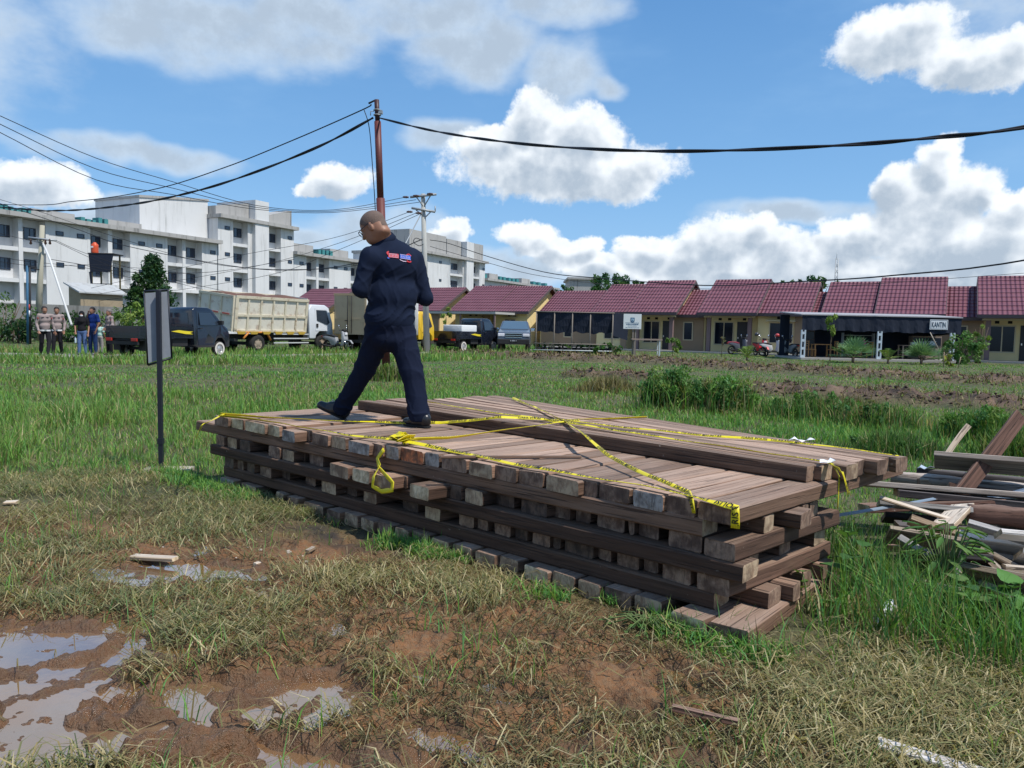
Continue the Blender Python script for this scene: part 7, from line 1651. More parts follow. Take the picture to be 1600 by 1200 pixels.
m = MB(); m.addm([(q0.x-0.1, TY-0.06, zmid), (q0.x+0.12, TY-0.06, zmid), (q0.x+0.16, TY-0.06, zb7), (q0.x, TY-0.06, zb7)], [(0, 3, 2, 1)]); m.box(q0.x, q1.x-0.1, TY-0.06, TY-0.02, zb7-0.06, zb7); o = m.build('net_sheet', NET, wt, True); o.modifiers.new('thickness', 'SOLIDIFY').thickness = 0.02
tk = P(148, 383, TY+0.7); tn = thing('water_tank', 'orange plastic water tank standing on the black net tower', 'water tank', (tk.x, TY+0.7, zt7+0.08))
MB().lathe([(0.001, 0), (0.26, 0), (0.28, 0.1), (0.265, 0.25), (0.28, 0.4), (0.265, 0.55), (0.27, 0.72), (0.12, 0.85), (0.12, 0.9), (0.001, 0.9)], 18, Matrix.Rotation(RAD(90), 4, 'X')).build('tank_shell', mat('orange_plastic', (0.62, 0.09, 0.03), 0.45), tn)
MB().box(-0.16, 0.02, -0.30, -0.265, 0.45, 0.58).build('tank_sticker', WPLA, tn)
# ------------------------------------------------------------------ poles and wires
BROWNP = mat('brown_painted_steel', (0.13, 0.035, 0.03), 0.5, dirt=((0.06, 0.03, 0.028), 0.6), dscale=1.5); CONC = mat('pole_concrete', (0.40, 0.40, 0.37), 0.85, var=0.1); WIRE = mat('black_cable', (0.012, 0.012, 0.016), 0.6); GALV = mat('galvanised', (0.35, 0.37, 0.38), 0.5, metal=0.4); INSUL = mat('insulator_brown', (0.08, 0.04, 0.03), 0.3)
PY = 19.3
pb = P(604, 590, PY); pt = P(588.5, 156, PY); pb.z = 0
t = thing('steel_pole', 'tall slim brown steel pole behind the striding man, leaning slightly', 'pole', pb)
k1, k2 = P(594.5, 310, PY), P(590, 190, PY)
MB().tube([pb, k1], 0.105, 14).build('lower_tube', BROWNP, t, True); MB().tube([k1-Vector((0, 0, 0.02)), k2], 0.082, 14).build('middle_tube', BROWNP, t, True); MB().tube([k2-Vector((0, 0, 0.02)), pt], 0.060, 12).build('upper_tube', mat('dark_brown_steel', (0.05, 0.02, 0.022), 0.5), t, True)
m = MB(); c = P(589.5, 176, PY)
for z in (-0.06, 0.06): m.tube([c+Vector((0.085*math.cos(q), 0.085*math.sin(q), z)) for q in np.linspace(0, math.tau, 13)], 0.013, 5)
m.tube([c+Vector((-0.08, -0.02, 0.03)), c+Vector((-0.16, -0.03, 0.02)), c+Vector((-0.16, -0.03, -0.08))], 0.012, 5); m.box(c.x+0.03, c.x+0.13, c.y-0.05, c.y+0.05, c.z-0.03, c.z+0.05); m.build('clamp', GALV, t, True)
m = MB(); c2 = P(586, 158, PY); m.tube([c2+Vector((-0.16, 0, -0.06)), c2+Vector((0, 0, 0.02)), c2+Vector((0.05, 0, 0.0))], 0.022, 6); m.build('hook', CHASSIS, t, True)
MB().lathe([(0.001, -0.1), (0.22, -0.1), (0.19, 0.08), (0.11, 0.10), (0.001, 0.1)], 14, Matrix.Translation((pb.x, pb.y, 0)) @ Matrix.Rotation(RAD(90), 4, 'X')).build('footing', CONC, t, True)
def cat(pts, r, label, twist=False, n=26, group=None, mt=None):
    """wire through points, parabola between the ends when a sag is given"""
    P_ = []
    if isinstance(pts[-1], (int, float)):
        a, b, sag = pts
        for i in range(n+1): f = i/n; P_.append(a.lerp(b, f)-Vector((0, 0, 4*sag*f*(1-f))))
    else:
        pts = [pts[0]]+list(pts)+[pts[-1]]
        for i in range(1, len(pts)-2):
            p0, p1, p2, p3 = pts[i-1:i+3]; m_ = max(2, n//(len(pts)-3))
            for k in range(m_): f = k/m_; P_.append(0.5*((2*p1)+(p2-p0)*f+(2*p0-5*p1+4*p2-p3)*f*f+(3*p1-p0-3*p2+p3)*f**3))
        P_.append(pts[-2])
    m = MB()
    if twist:
        Q_ = []
        for a, b in zip(P_[:-1], P_[1:]):
            kk = max(1, int((b-a).length/0.22)); Q_ += [a.lerp(b, i/kk) for i in range(kk)]
        Q_.append(P_[-1])
        for s in range(2): m.tube([p+Vector((0, math.cos(i*0.55+s*math.pi)*r*0.8, math.sin(i*0.55+s*math.pi)*r*0.8)) for i, p in enumerate(Q_)], r, 5)
    else: m.tube(P_, r, 5)
    o = m.build('cable', mt or WIRE); return tag(o, label, 'cable', group)
cat([P(583, 184, PY), P(500, 228, 20), P(390, 272, 22), P(300, 300, 24), P(200, 320, 27), P(90, 329, 31), P(-20, 322, 36), P(-500, 280, 48)], 0.022, 'thick twisted black cable sagging from the brown pole to the far left', True, 60)
cat([P(592, 184, PY), P(680, 205, 17), P(800, 223, 14), P(950, 234, 12), P(1100, 236, 10.8), P(1300, 228, 9.6), P(1460, 215, 9), P(1640, 192, 8.4), P(2300, 60, 7)], 0.0155, 'thick twisted black cable crossing the sky from the brown pole to the right', True, 60)
cat([P(580, 163, PY), P(565, 172, 19.5), P(460, 218, 21), P(350, 262, 23), P(240, 296, 26), P(120, 314, 30), P(-20, 319, 36), P(-500, 300, 48)], 0.016, 'thin cable from the very top of the brown pole to the far left', False, 60)
cat([P(569, 172, 19.5), P(577, 200, 19.4), P(582, 260, 19.3), P(586, 320, 19.3), P(590, 420, 19.25), P(596, 540, 19.2)], 0.011, 'thin down wire hanging close beside the brown pole', False, 30)
# utility pole, three phase, behind the man
UY = 40.0
ub = P(667, 552, UY); ub.z = 0; ut = P(661, 303, UY)
t = thing('utility_pole', 'grey concrete utility pole with two crossarms right of the man\'s head', 'utility pole', ub)
MB().tube([ub, ut], 0.17, 14, r1=0.11).build('pole_shaft', CONC, t, True)
for (xa, ya, xb, yb_) in ((641, 308, 682, 303.5), (643, 325, 680, 331)):
    a, b = P(xa, ya, UY-0.15), P(xb, yb_, UY-0.15); MB().tube([a, b], 0.06, 4).build('crossarm', GALV, t, True)
m = MB()
for xa, ya, xb, yb_ in ((650, 307, 661, 322), (673, 305, 663, 322), (650, 328, 662, 338), (673, 331, 664, 340), (680, 331, 680, 322)): m.tube([P(xa, ya, UY-0.1), P(xb, yb_, UY-0.1)], 0.03, 4)
m.build('arm_brace', GALV, t, True)
for xa, ya in ((634, 308), (650, 306), (672, 303), (640, 331), (654, 333)):
    a = P(xa, ya, UY-0.2); M = Matrix.Translation(a) @ Matrix.Rotation(RAD(90), 4, 'Z')
    MB().lathe([(0.001, -0.16), (0.06, -0.13), (0.04, -0.08), (0.07, -0.04), (0.04, 0.0), (0.07, 0.04), (0.04, 0.08), (0.05, 0.14), (0.001, 0.16)], 10, M).build('insulator', INSUL, t, True)
m = MB(); m.tube([P(658, 334, UY-0.1), P(634, 380, UY-1.5), P(612, 420, UY-3)], 0.03, 5); tag(m.build('guy_wire', GALV), 'taut grey guy wire slanting down left from the utility pole', 'guy wire')
gw = 'power lines left of the utility pole'
for i, (x0, y0, mx, my, x1, y1) in enumerate(((0, 181, 330, 303, 634, 308), (0, 194, 330, 314, 650, 312), (0, 207, 330, 320, 655, 316))):
    cat([P(-500, y0-230, 18), P(-60, y0-28, 24), P(0, y0, 25), P(150, y0+66+4*i, 29), P(270, y0+103-3*i, 32), P(400, 321+3*i, 35), P(520, 328+2*i, 38), P(x1, y1, UY)], 0.014, ['topmost', 'middle', 'lowest'][i]+' of the three long wires from the upper left to the utility pole', False, 40, gw)
for i, (x0, y0, x1, y1) in enumerate(((360, 430, 640, 331), (380, 448, 650, 333), (400, 462, 655, 335))):
    cat([P(120, 455+10*i, 58), P(x0, y0-28, 52), P(520, 372+11*i, 45), P(x1, y1, UY)], 0.014, ['upper', 'middle', 'lower'][i]+' of the three wires falling left from the pole\'s lower crossarm', False, 24, gw)
cat([P(672, 375, UY), P(700, 380, 39), P(760, 400, 36), P(850, 425, 32), P(930, 434, 29), P(1100, 446, 24), P(1250, 440, 20), P(1400, 430, 17), P(1640, 400, 14), P(2300, 260, 12)], 0.017, 'black cable low over the red roofs from the utility pole to the right', False, 50)
cat([P(672, 385, UY), P(760, 410, 40), P(850, 432, 41), P(1000, 448, 42), P(1250, 450, 42), P(1640, 424, 40), P(2300, 380, 38)], 0.013, 'thin wire low over the right hand roofs below the black cable', False, 40)
cat([P(665, 372, UY), P(645, 380, 40), P(600, 400, 42), P(500, 420, 46), P(380, 418, 50), P(200, 385, 54), P(120, 358, 55), P(0, 318, 50), P(-60, 296, 48)], 0.024, 'heavy cable crossing the white building from the upper left', False, 50)
cat([P(665, 392, UY), P(600, 408, 42), P(480, 421, 46), P(330, 412, 50), P(180, 370, 54), P(60, 330, 54), P(-40, 300, 50)], 0.016, 'thin cable just under the heavy one on the white building', False, 50)
cat([P(664, 380, UY), P(655, 384, UY-0.3), P(646, 378, UY-0.2), P(650, 372, UY), P(660, 376, UY)], 0.02, 'small coil of spare cable on the utility pole', False, 20)
# left utility pole
LY = 46.0
lb = P(58, 500, LY); lb.z = 0; lt = P(66, 352, LY)
t = thing('utility_pole', 'pale concrete utility pole with one crossarm at the far left', 'utility pole', lb)
MB().tube([lb, lt], 0.20, 12, r1=0.13).build('pole_shaft', mat('yellowed_concrete', (0.38, 0.36, 0.28), 0.85), t, True)
MB().tube([P(44, 371, LY-0.2), P(88, 376, LY-0.2)], 0.06, 4).build('crossarm', GALV, t, True)
for xa in (48, 71, 78): MB().lathe([(0.001, -0.2), (0.08, -0.15), (0.05, 0), (0.08, 0.1), (0.001, 0.15)], 8, Matrix.Translation(P(xa, 377, LY-0.2)) @ Matrix.Rotation(RAD(90), 4, 'X')).build('insulator', INSUL, t, True)
m = MB(); m.tube([P(57, 374, LY-0.15), P(63, 382, LY-0.15), P(69, 374, LY-0.15)], 0.03, 4); m.build('arm_brace', GALV, t, True)
m = MB(); m.tube([P(67, 380, LY-0.3), P(78, 405, LY-1.5), P(112, 508, LY-6)], 0.06, 8); m = m.build('prop_pole', mat('white_pole', (0.62, 0.62, 0.60), 0.7, var=0.1)); tag(m, 'white slanting prop pole leaning against the left utility pole', 'prop pole')
for i, (pts, r) in enumerate(((((88, 376, 45), (140, 398, 48), (250, 432, 52), (420, 470, 56)), 0.014), (((88, 378, 45), (180, 418, 48), (300, 448, 52), (420, 482, 56)), 0.014), (((67, 380, 45), (30, 372, 46), (-40, 355, 46)), 0.014),
        (((78, 405, 45), (120, 412, 46), (200, 425, 50), (330, 425, 54), (460, 405, 58)), 0.018), (((-30, 396, 44), (40, 408, 46), (130, 418, 50), (230, 440, 54)), 0.014), (((-30, 404, 44), (60, 416, 47), (160, 414, 52), (300, 428, 56)), 0.013))):
    cat([P(*p) for p in pts], r, ['upper wire from the left pole crossarm to the right', 'second wire from the left pole crossarm to the right', 'wire leaving the left pole crossarm out of the frame', 'sagging dark cable from the prop pole along the white building', 'wire entering from the left edge above the policemen', 'lowest thin wire entering from the left edge'][i], False, 24, 'wires round the left utility pole')
for px, y0, col_, lab in ((42.5, 415, (0.03, 0.12, 0.22), 'slim dark blue post left of the left utility pole'), (46.5, 418, (0.02, 0.02, 0.022), 'slim black post with red and white bands beside the blue post')):
    b = P(px, 500, 40 if px < 45 else 40.6); tp_ = P(px, y0, b.y); t = thing('slim_post', lab, 'post', (b.x, b.y, 0)); MB().tube([(b.x, b.y, 0), (tp_.x, b.y, tp_.z)], 0.055, 8).build('shaft', mat('post_%d' % int(px), col_, 0.6), t, True)
    m = MB(); m.tube([(tp_.x-0.1, b.y, tp_.z), (tp_.x+0.5, b.y, tp_.z-0.1)], 0.03, 4); m.build('arm', CHASSIS, t, True)
    if px > 45: z1_ = P(px, 484, b.y).z; MB().tube([(b.x, b.y, z1_-0.02), (b.x, b.y, z1_+0.28)], 0.075, 8).build('red_band', RUSTED if False else mat('band_red', (0.45, 0.05, 0.04), 0.6), t, True); MB().tube([(b.x, b.y, z1_-0.36), (b.x, b.y, z1_-0.04)], 0.075, 8).build('white_band', PAINT_WHT, t, True)
m = MB(); b = P(1306, 430, 120); tp_ = P(1307, 404, 120); t = thing('lattice_mast', 'thin grey mast rising far behind the canteen roof', 'mast', (b.x, 120, 0))
for dx, dy in ((-0.35, -0.35), (0.35, -0.35), (0.0, 0.35)): m.tube([(b.x+dx, 120+dy, 0), (b.x+dx*0.5, 120+dy*0.5, tp_.z)], 0.07, 4)
z = 1.0; k = 0
while z < tp_.z-1: f = z/tp_.z*0.5; s_ = 0.35*(1-f); m.tube([(b.x-s_, 120-s_, z), (b.x+s_, 120-s_, z+0.9)], 0.035, 4); m.tube([(b.x+s_, 120-s_, z), (b.x, 120+s_, z+0.9)], 0.035, 4); z += 0.9
m.tube([(b.x, 120, tp_.z-0.2), (b.x, 120, tp_.z+0.9)], 0.035, 4); m.build('mast_frame', GALV, t, True)

# ------------------------------------------------------------------ the sign seen from behind, left of the stack
SY = 6.85
sb_ = G(252, 731, 0.03); SYb = sb_.y
t = thing('sign_stand', 'narrow grey framed sign board on a thin black post left of the timber', 'sign', (sb_.x, SYb, 0))
tpz = P(247.5, 455, SYb); dkp = mat('dark_steel_paint', (0.014, 0.017, 0.026), 0.45)
m = MB(); topc = P(247.5, 454, SYb); M = Matrix.Translation((sb_.x, SYb, 0))
dvec = Vector((topc.x-sb_.x, 0, topc.z)).normalized()
Mx = Matrix(((1, 0, dvec.x, sb_.x), (0, 1, 0, SYb), (0, 0, dvec.z, 0), (0, 0, 0, 1)))
Lp = topc.z/dvec.z
m.box(-0.017, 0.017, -0.017, 0.017, 0, Lp+0.004, M=Mx); m.build('post', dkp, t, True)
m = MB(); m.box(-0.022, 0.022, -0.022, 0.022, Lp-1.33, Lp-1.28, M=Mx); m.build('joint_sleeve', dkp, t, True)
yaw = RAD(12)
hw, hh = 0.122, 0.325; cz = Lp-hh-0.0
Mp = Mx @ Matrix.Translation((0.004, 0.022, cz)) @ Matrix.Rotation(RAD(-9), 4, 'Z') @ Matrix.Rotation(RAD(1.5), 4, 'Y')
GP = mat('brushed_grey_back', (0.24, 0.26, 0.29), 0.55, metal=0.1, var=0.12, vscale=5, dirt=((0.4, 0.42, 0.44), 0.25), dscale=9)
# the panel hangs a little skew: its left edge is longer and nearer
cn = [P(225, 455, SYb-0.01), P(262, 452.5, SYb+0.055), P(268, 559.5, SYb+0.055), P(230.5, 570.5, SYb-0.01)]
nrm_ = (cn[1]-cn[0]).cross(cn[3]-cn[0]).normalized(); nrm_ = nrm_ if nrm_.y > 0 else -nrm_; cg = sum(cn, Vector())/4
inn = [c+(cg-c)*0.05 for c in cn]; V = [c+nrm_*0.018 for c in inn]+[c+nrm_*0.026 for c in inn]
mesh_obj('panel', V, [(0, 1, 2, 3), (7, 6, 5, 4)]+[(i, i+4, (i+1) % 4+4, (i+1) % 4) for i in range(4)], GP, t, True)
m = MB()
for i in range(4): m.tube([cn[i]+nrm_*0.022, cn[(i+1) % 4]+nrm_*0.022], 0.009, 4)
m.build('frame', dkp, t, True)
m = MB(); m.box(-0.20, 0.20, -0.09, 0.10, -0.02, 0.028, M=Matrix.Translation((sb_.x+0.05, SYb+0.02, 0)) @ Matrix.Rotation(0.1, 4, 'Z'), bev=0.01); tag(m.build('concrete_slab', mat('pale_concrete', (0.38, 0.34, 0.27), 0.9, var=0.2)), 'small pale concrete slab at the foot of the grey sign', 'slab')

# ------------------------------------------------------------------ scrap wood heap at the right
WG = wood_mat('grey_scrap_wood', (0.14, 0.115, 0.095), (0.30, 0.26, 0.22), (0.46, 0.41, 0.36)); WP = wood_mat('pale_scrap_wood', (0.24, 0.17, 0.11), (0.42, 0.33, 0.23), (0.56, 0.49, 0.40)); WW = wood_mat('whitish_scrap_wood', (0.35, 0.33, 0.30), (0.55, 0.53, 0.50), (0.66, 0.64, 0.62)); WR = wood_mat('brown_scrap_wood', (0.085, 0.045, 0.032), (0.17, 0.09, 0.065), (0.26, 0.17, 0.13)); WD = wood_mat('blackened_wood', (0.02, 0.018, 0.018), (0.05, 0.045, 0.045), (0.12, 0.11, 0.11))
def plank(a, b, w, th, mt, label, roll=0.0, end='tan', name='scrap_plank', cat='plank'):
    p0, p1 = P(*a), P(*b); d = p1-p0; L = d.length; bcount[0] += 1; V, F, MI = beam_mesh(L, w, th, bcount[0], min(0.004, th*0.25))
    o = mesh_obj(name, V, F, [mt, ENDS[end]], mi=MI); f = d.normalized(); s = Vector((0, 0, 1)).cross(f).normalized(); u = f.cross(s)
    R_ = Matrix(((f.x, s.x, u.x), (f.y, s.y, u.y), (f.z, s.z, u.z))).to_4x4() @ Matrix.Rotation(roll, 4, 'X')
    o.matrix_world = Matrix.Translation(p0) @ R_; o.location = p0; o.rotation_euler = R_.to_euler()
    return tag(o, label, cat, 'planks in the scrap wood heap')
def log_(a, b, r, mt, label, name='log', r1=None):
    p0, p1 = P(*a), P(*b); m = MB(); n = 14; rr = random.Random(int(a[0])); L = (p1-p0).length; V = []; F = []
    for i in range(n+1):
        for j in range(10): q = j*math.tau/10; k = (r+((r1 or r)-r)*i/n)*(1+0.08*math.sin(q*3+i)+rr.uniform(-0.05, 0.05)); V.append((L*i/n, k*math.cos(q), k*math.sin(q)))
    F = [(i*10+j, (i+1)*10+j, (i+1)*10+(j+1) % 10, i*10+(j+1) % 10) for i in range(n) for j in range(10)]; MI = [0]*len(F)+[1, 1]; F += [tuple(range(10)), tuple(n*10+j for j in range(9, -1, -1))]
    o = mesh_obj(name, V, F, [mt, ENDS['tan']], mi=MI); d = p1-p0; o.location = p0; o.rotation_euler = d.to_track_quat('X', 'Z').to_euler(); o.data.polygons.foreach_set('use_smooth', [True]*len(F)); return tag(o, label, name.replace('_', ' '), 'planks in the scrap wood heap')
plank((1460, 722, 5.5), (1660, 738, 5.1), 0.20, 0.035, WG, 'long grey board on top of the scrap heap, under the leaning brown one', RAD(-38))
plank((1490, 782, 5.15), (1592, 650, 5.6), 0.105, 0.03, WR, 'reddish brown board leaning up steeply out of the scrap heap', RAD(60), 'pale')
plank((1478, 712, 6.3), (1512, 666, 6.6), 0.045, 0.02, WP, 'thin pale stick leaning behind the long grey board', RAD(40))
log_((1392, 745, 5.7), (1660, 772, 5.2), 0.048, WG, 'grey round pole lying just below the long grey board')
log_((1432, 737, 5.9), (1640, 757, 5.5), 0.035, WD, 'dark pole with bluish wrapping behind the grey round pole')
scrap('plastic_wrap', P(1450, 733, 5.85), (0.16, 0.06, 0.03), 'bluish plastic wrap on the dark pole in the scrap heap', 7, mat('bluish_plastic', (0.35, 0.42, 0.5), 0.4))
plank((1322, 757, 5.2), (1660, 783, 4.9), 0.11, 0.035, WG, 'long narrow grey board reaching left almost to the stack corner', RAD(-15))
plank((1372, 790, 4.75), (1516, 803, 4.6), 0.12, 0.03, WW, 'whitish board end in the middle of the scrap heap', RAD(-20), 'pale')
log_((1512, 802, 4.62), (1680, 815, 4.4), 0.062, WR, 'brown log with rough bark at the right edge of the heap')
plank((1374, 779, 4.6), (1502, 818, 4.35), 0.03, 0.014, WP, 'thin split stick slanting over the whitish board', 0.3, name='stick', cat='stick')
plank((1473, 828, 4.25), (1505, 795, 4.7), 0.13, 0.03, WP, 'short pale board poking out under the bark log', RAD(-15), 'pale')
plank((1386, 838, 4.25), (1500, 858, 4.15), 0.15, 0.03, WP, 'wide pale board left of the leafy weed', RAD(-45), 'pale')
plank((1490, 848, 4.3), (1680, 878, 4.1), 0.26, 0.04, WW, 'very wide whitish board right of the leafy weed', RAD(-30), 'pale')
plank((1511, 823, 4.2), (1650, 862, 4.0), 0.075, 0.03, WW, 'narrow pale board slanting down right above the very wide one', RAD(-40), 'pale')
plank((1486, 905, 3.85), (1680, 945, 3.6), 0.30, 0.035, WP, 'broad weathered board lowest in the scrap heap', RAD(-42), 'tan')
plank((1568, 903, 3.9), (1660, 912, 3.8), 0.13, 0.07, WP, 'short squared block with yellowish end at the right edge', RAD(-10), 'pale')
plank((1542, 878, 4.0), (1580, 915, 3.85), 0.06, 0.03, WP, 'splintered orange brown offcut beside the squared block', RAD(-30), 'pale', name='offcut', cat='offcut')
plank((1300, 808, 4.5), (1460, 780, 4.9), 0.022, 0.010, mat('blue_steel_strip', (0.20, 0.25, 0.30), 0.4), 'bluish metal strip reaching out of the heap toward the stack', 0.2, name='metal_strip', cat='metal strip')
log_((1505, 792, 5.0), (1640, 760, 5.2), 0.028, mat('blue_pipe', (0.09, 0.13, 0.19), 0.4), 'blue grey pipe slanting up right behind the bark log', 'pipe')
rs = random.Random(12); mats_ = [WD, WG, WR, WD, WG, WP]; names_ = ['blackened', 'grey', 'brown', 'charred', 'greyish', 'tan']
low = [((1400, 775, 5.1), (1650, 800, 4.9)), ((1430, 800, 4.9), (1660, 825, 4.7)), ((1350, 800, 5.0), (1560, 790, 5.0)), ((1400, 828, 4.6), (1640, 845, 4.5)), ((1460, 862, 4.35), (1660, 905, 4.1)), ((1440, 885, 4.2), (1640, 925, 4.0)), ((1420, 905, 4.0), (1600, 965, 3.65)), ((1380, 965, 3.6), (1560, 985, 3.5)), ((1480, 765, 5.4), (1650, 790, 5.2)), ((1540, 880, 4.2), (1680, 935, 3.9)), ((1500, 835, 4.7), (1670, 862, 4.5)), ((1430, 758, 5.6), (1640, 768, 5.6))]
where = ['under the narrow board', 'under the bark log', 'behind the whitish board', 'below the thin split stick', 'under the very wide board', 'above the lowest broad board', 'half buried in grass at the heap foot', 'lying in the tall grass before the heap', 'behind the leaning brown board foot', 'at the right edge under the block', 'between the pale narrow board and log', 'below the grey round pole']
for i, (a, b) in enumerate(low): plank(a, b, rs.uniform(0.09, 0.2), rs.uniform(0.025, 0.06), mats_[i % 6], '%s scrap plank %s' % (names_[i % 6], where[i]), RAD(rs.uniform(-35, 10)), rs.choice(['tan', 'brown', 'pale']))
for i_, (a_, b_) in enumerate((((1405, 848, 4.0), (1500, 905, 3.75)), ((1420, 815, 4.35), (1500, 842, 4.25)), ((1560, 838, 4.0), (1680, 850, 3.95)), ((1530, 862, 4.05), (1600, 900, 3.9)), ((1590, 870, 3.95), (1680, 900, 3.85)))): plank(a_, b_, [0.12, 0.1, 0.09, 0.07, 0.14][i_], 0.03, WP if i_ % 2 else WW, 'extra pale board %s' % ['half hidden by the leafy weed', 'just left under the bark log', 'above the very wide whitish board', 'above the splintered offcut', 'behind the squared block at the edge'][i_], RAD(-35), 'pale')
_rs2 = random.Random(33)
for i_, (a_, b_, lab_) in enumerate((((1420, 868, 4.0), (1540, 880, 3.95), 'dark plank just under the wide pale board'), ((1440, 886, 3.95), (1560, 908, 3.8), 'brown plank behind the stem of the leafy weed'), ((1400, 905, 3.85), (1500, 930, 3.7), 'weathered plank end poking left out of the heap foot'), ((1530, 925, 3.8), (1680, 985, 3.5), 'grey plank right below the lowest broad board'),
      ((1440, 852, 4.5), (1660, 868, 4.35), 'long dark plank running behind the wide whitish board'), ((1400, 862, 4.4), (1560, 845, 4.6), 'brown plank crossing under the pale boards'), ((1560, 820, 4.6), (1680, 832, 4.5), 'short greyish plank right of the bark log underside'), ((1500, 880, 4.2), (1680, 900, 4.1), 'dark plank between the squared block and whitish board'),
      ((1380, 812, 4.8), (1480, 822, 4.7), 'blackish plank left of the short pale board'), ((1450, 940, 3.7), (1560, 975, 3.5), 'half sunk dark plank in the weeds below the heap'))): plank(a_, b_, _rs2.uniform(0.1, 0.22), 0.035, [WD, WR, WG, WG, WD, WR, WG, WD, WD, WD][i_], lab_, RAD(_rs2.uniform(-40, -10)), 'tan')
plank((1372, 1166, 2.30), (1560, 1222, 2.14), 0.055, 0.02, WW, 'pale board lying in the grass at the bottom right', 0.1, 'pale')
m = MB(); p_ = [P(1368, 985, 3.35), P(1378, 958, 3.4), P(1394, 944, 3.45)]; m.tube(p_, 0.026, 8); m.tube([P(1374, 1000, 3.3), P(1371, 965, 3.33)], 0.018, 6); tag(m.build('white_tube', WPLA), 'broken white plastic tube standing in the tall grass', 'tube')
plank((1405, 980, 3.3), (1418, 1002, 3.25), 0.02, 0.01, WW, 'short white splinter beside the broken tube', 0.2, 'pale', name='splinter', cat='splinter')
# bits lying on the mud
def chip(px, py, L, w, rz, label, mt=None):
    c = G(px, py, 0.012); c.z = gz(c.x, c.y)+0.006; V, F, MI = beam_mesh(L, w, 0.02, px, 0.004); o = mesh_obj('wood_chip', V, F, [mt or WP, ENDS['pale']], mi=MI); o.location = c; o.rotation_euler = (0, RAD(-2), rz); return tag(o, label, 'wood chip', 'wood chips on the mud')
chip(208, 872, 0.26, 0.05, RAD(-12), 'largest wood chip, lying across the small puddle')
chip(366, 893, 0.09, 0.04, RAD(20), 'pale wood chip on bare mud right of the small puddle'); chip(398, 880, 0.05, 0.03, 0.9, 'small pale wood chip near the dark ground'); chip(480, 866, 0.07, 0.025, 1.3, 'thin wood chip beside the black spot'); chip(8, 787, 0.08, 0.06, 0.2, 'pale wood chip at the left edge of the frame')
chip(690, 964, 0.07, 0.02, 0.1, 'small straw coloured chip in the middle foreground'); chip(1050, 1120, 0.22, 0.018, -0.5, 'dark thin stick on the mud at the bottom', WR)
def stones():
    r = random.Random(4); m = MB()
    for k in range(26):
        px, py = r.choice([(r.uniform(300, 480), r.uniform(860, 930)), (r.uniform(60, 420), r.uniform(780, 860))]); c = G(px, py, 0); c.z = gz(c.x, c.y)+0.003; s = r.uniform(0.005, 0.014)
        bm = bmesh.new(); bmesh.ops.create_icosphere(bm, subdivisions=1, radius=s); bm.verts.index_update()
        m.addm([Vector((v.co.x*r.uniform(0.8, 1.3), v.co.y*r.uniform(0.8, 1.3), v.co.z*0.6))+c for v in bm.verts], [[v.index for v in f.verts] for f in bm.faces]); bm.free()
    tag(m.build('gravel', mat('pale_stone', (0.42, 0.36, 0.29), 0.9, var=0.3)), 'scattered small pale stones on the mud', 'gravel', kind='stuff')
stones()

# ------------------------------------------------------------------ trees, shrubs and plants
BARK = mat('bark', (0.14, 0.10, 0.07), 0.95, var=0.3, vscale=8, bump=0.5)
def tree(name, label, base, hgt, crown_c, R, n, size, seed, cols, group=None, cat='tree', shape='ball', tr=0.12, droop=0.3):
    t = thing(name, label, cat, base, 0, group); b = Vector(base); cc = Vector(crown_c); rr = random.Random(seed); m = MB()
    m.tube([b-Vector((0, 0, 0.05)), b.lerp(cc, 0.5)+Vector((rr.uniform(-.1, .1)*R[0], 0, 0)), cc], [tr, tr*0.7, tr*0.35], 8)
    for k in range(6):
        s = b.lerp(cc, rr.uniform(0.5, 0.9)); e = cc+Vector((rr.uniform(-0.7, 0.7)*R[0], rr.uniform(-0.7, 0.7)*R[1], rr.uniform(-0.4, 0.6)*R[2])); m.tube([s, s.lerp(e, 0.5)+Vector((0, 0, 0.08*R[2])), e], [tr*0.4, tr*0.25, tr*0.08], 5)
    m.build('trunk', BARK, t, True, True); leafy('crown', t, crown_c, R, n, size, seed, cols, droop, shape=shape); return t
tb_ = P(240, 480, 44); tree('conifer_tree', 'dense dark green conical tree in front of the white building', (tb_.x, 44, 0), 4, (tb_.x, 44, P(240, 450, 44).z-0.1), (1.25, 1.2, 1.75), 6500, 0.11, 1, DG*1.1, shape='cone')
c1 = P(225, 440, 43.8); tree('shrub', 'second smaller dark shrub against the conical tree', (tb_.x-0.7, 43.6, 0), 3, (tb_.x-0.75, 43.6, P(225, 460, 43.6).z), (0.7, 0.7, 1.0), 2200, 0.10, 2, DG*1.1, shape='cone', cat='shrub', tr=0.06)
def bush(label, px, Y, w, h, n, size, seed, cols, z0=0.0, name='bush', droop=0.3, group=None):
    q = gpz(px, Y); z0 = gz(q.x, q.y) if Y < 60 else 0; t = thing(name, label, 'bush', (q.x, q.y, z0), 0, group); rr = random.Random(seed); m = MB()
    for k in range(7): e = Vector((q.x+rr.uniform(-0.7, 0.7)*w/2, q.y+rr.uniform(-0.3, 0.3)*w/2, z0+h*rr.uniform(0.6, 0.95))); m.tube([(q.x+rr.uniform(-0.15, 0.15)*w, q.y, z0), Vector((q.x, q.y, z0)).lerp(e, 0.5)+Vector((0, 0, 0.05)), e], [0.02*h, 0.014*h, 0.005*h], 4)
    m.build('stem', BARK, t, True); leafy('foliage', t, (q.x, q.y, z0+h*0.5), (w/2, w*0.35, h/2), n, size, seed, cols, droop); return t
gb = 'bushes along the dark wall'
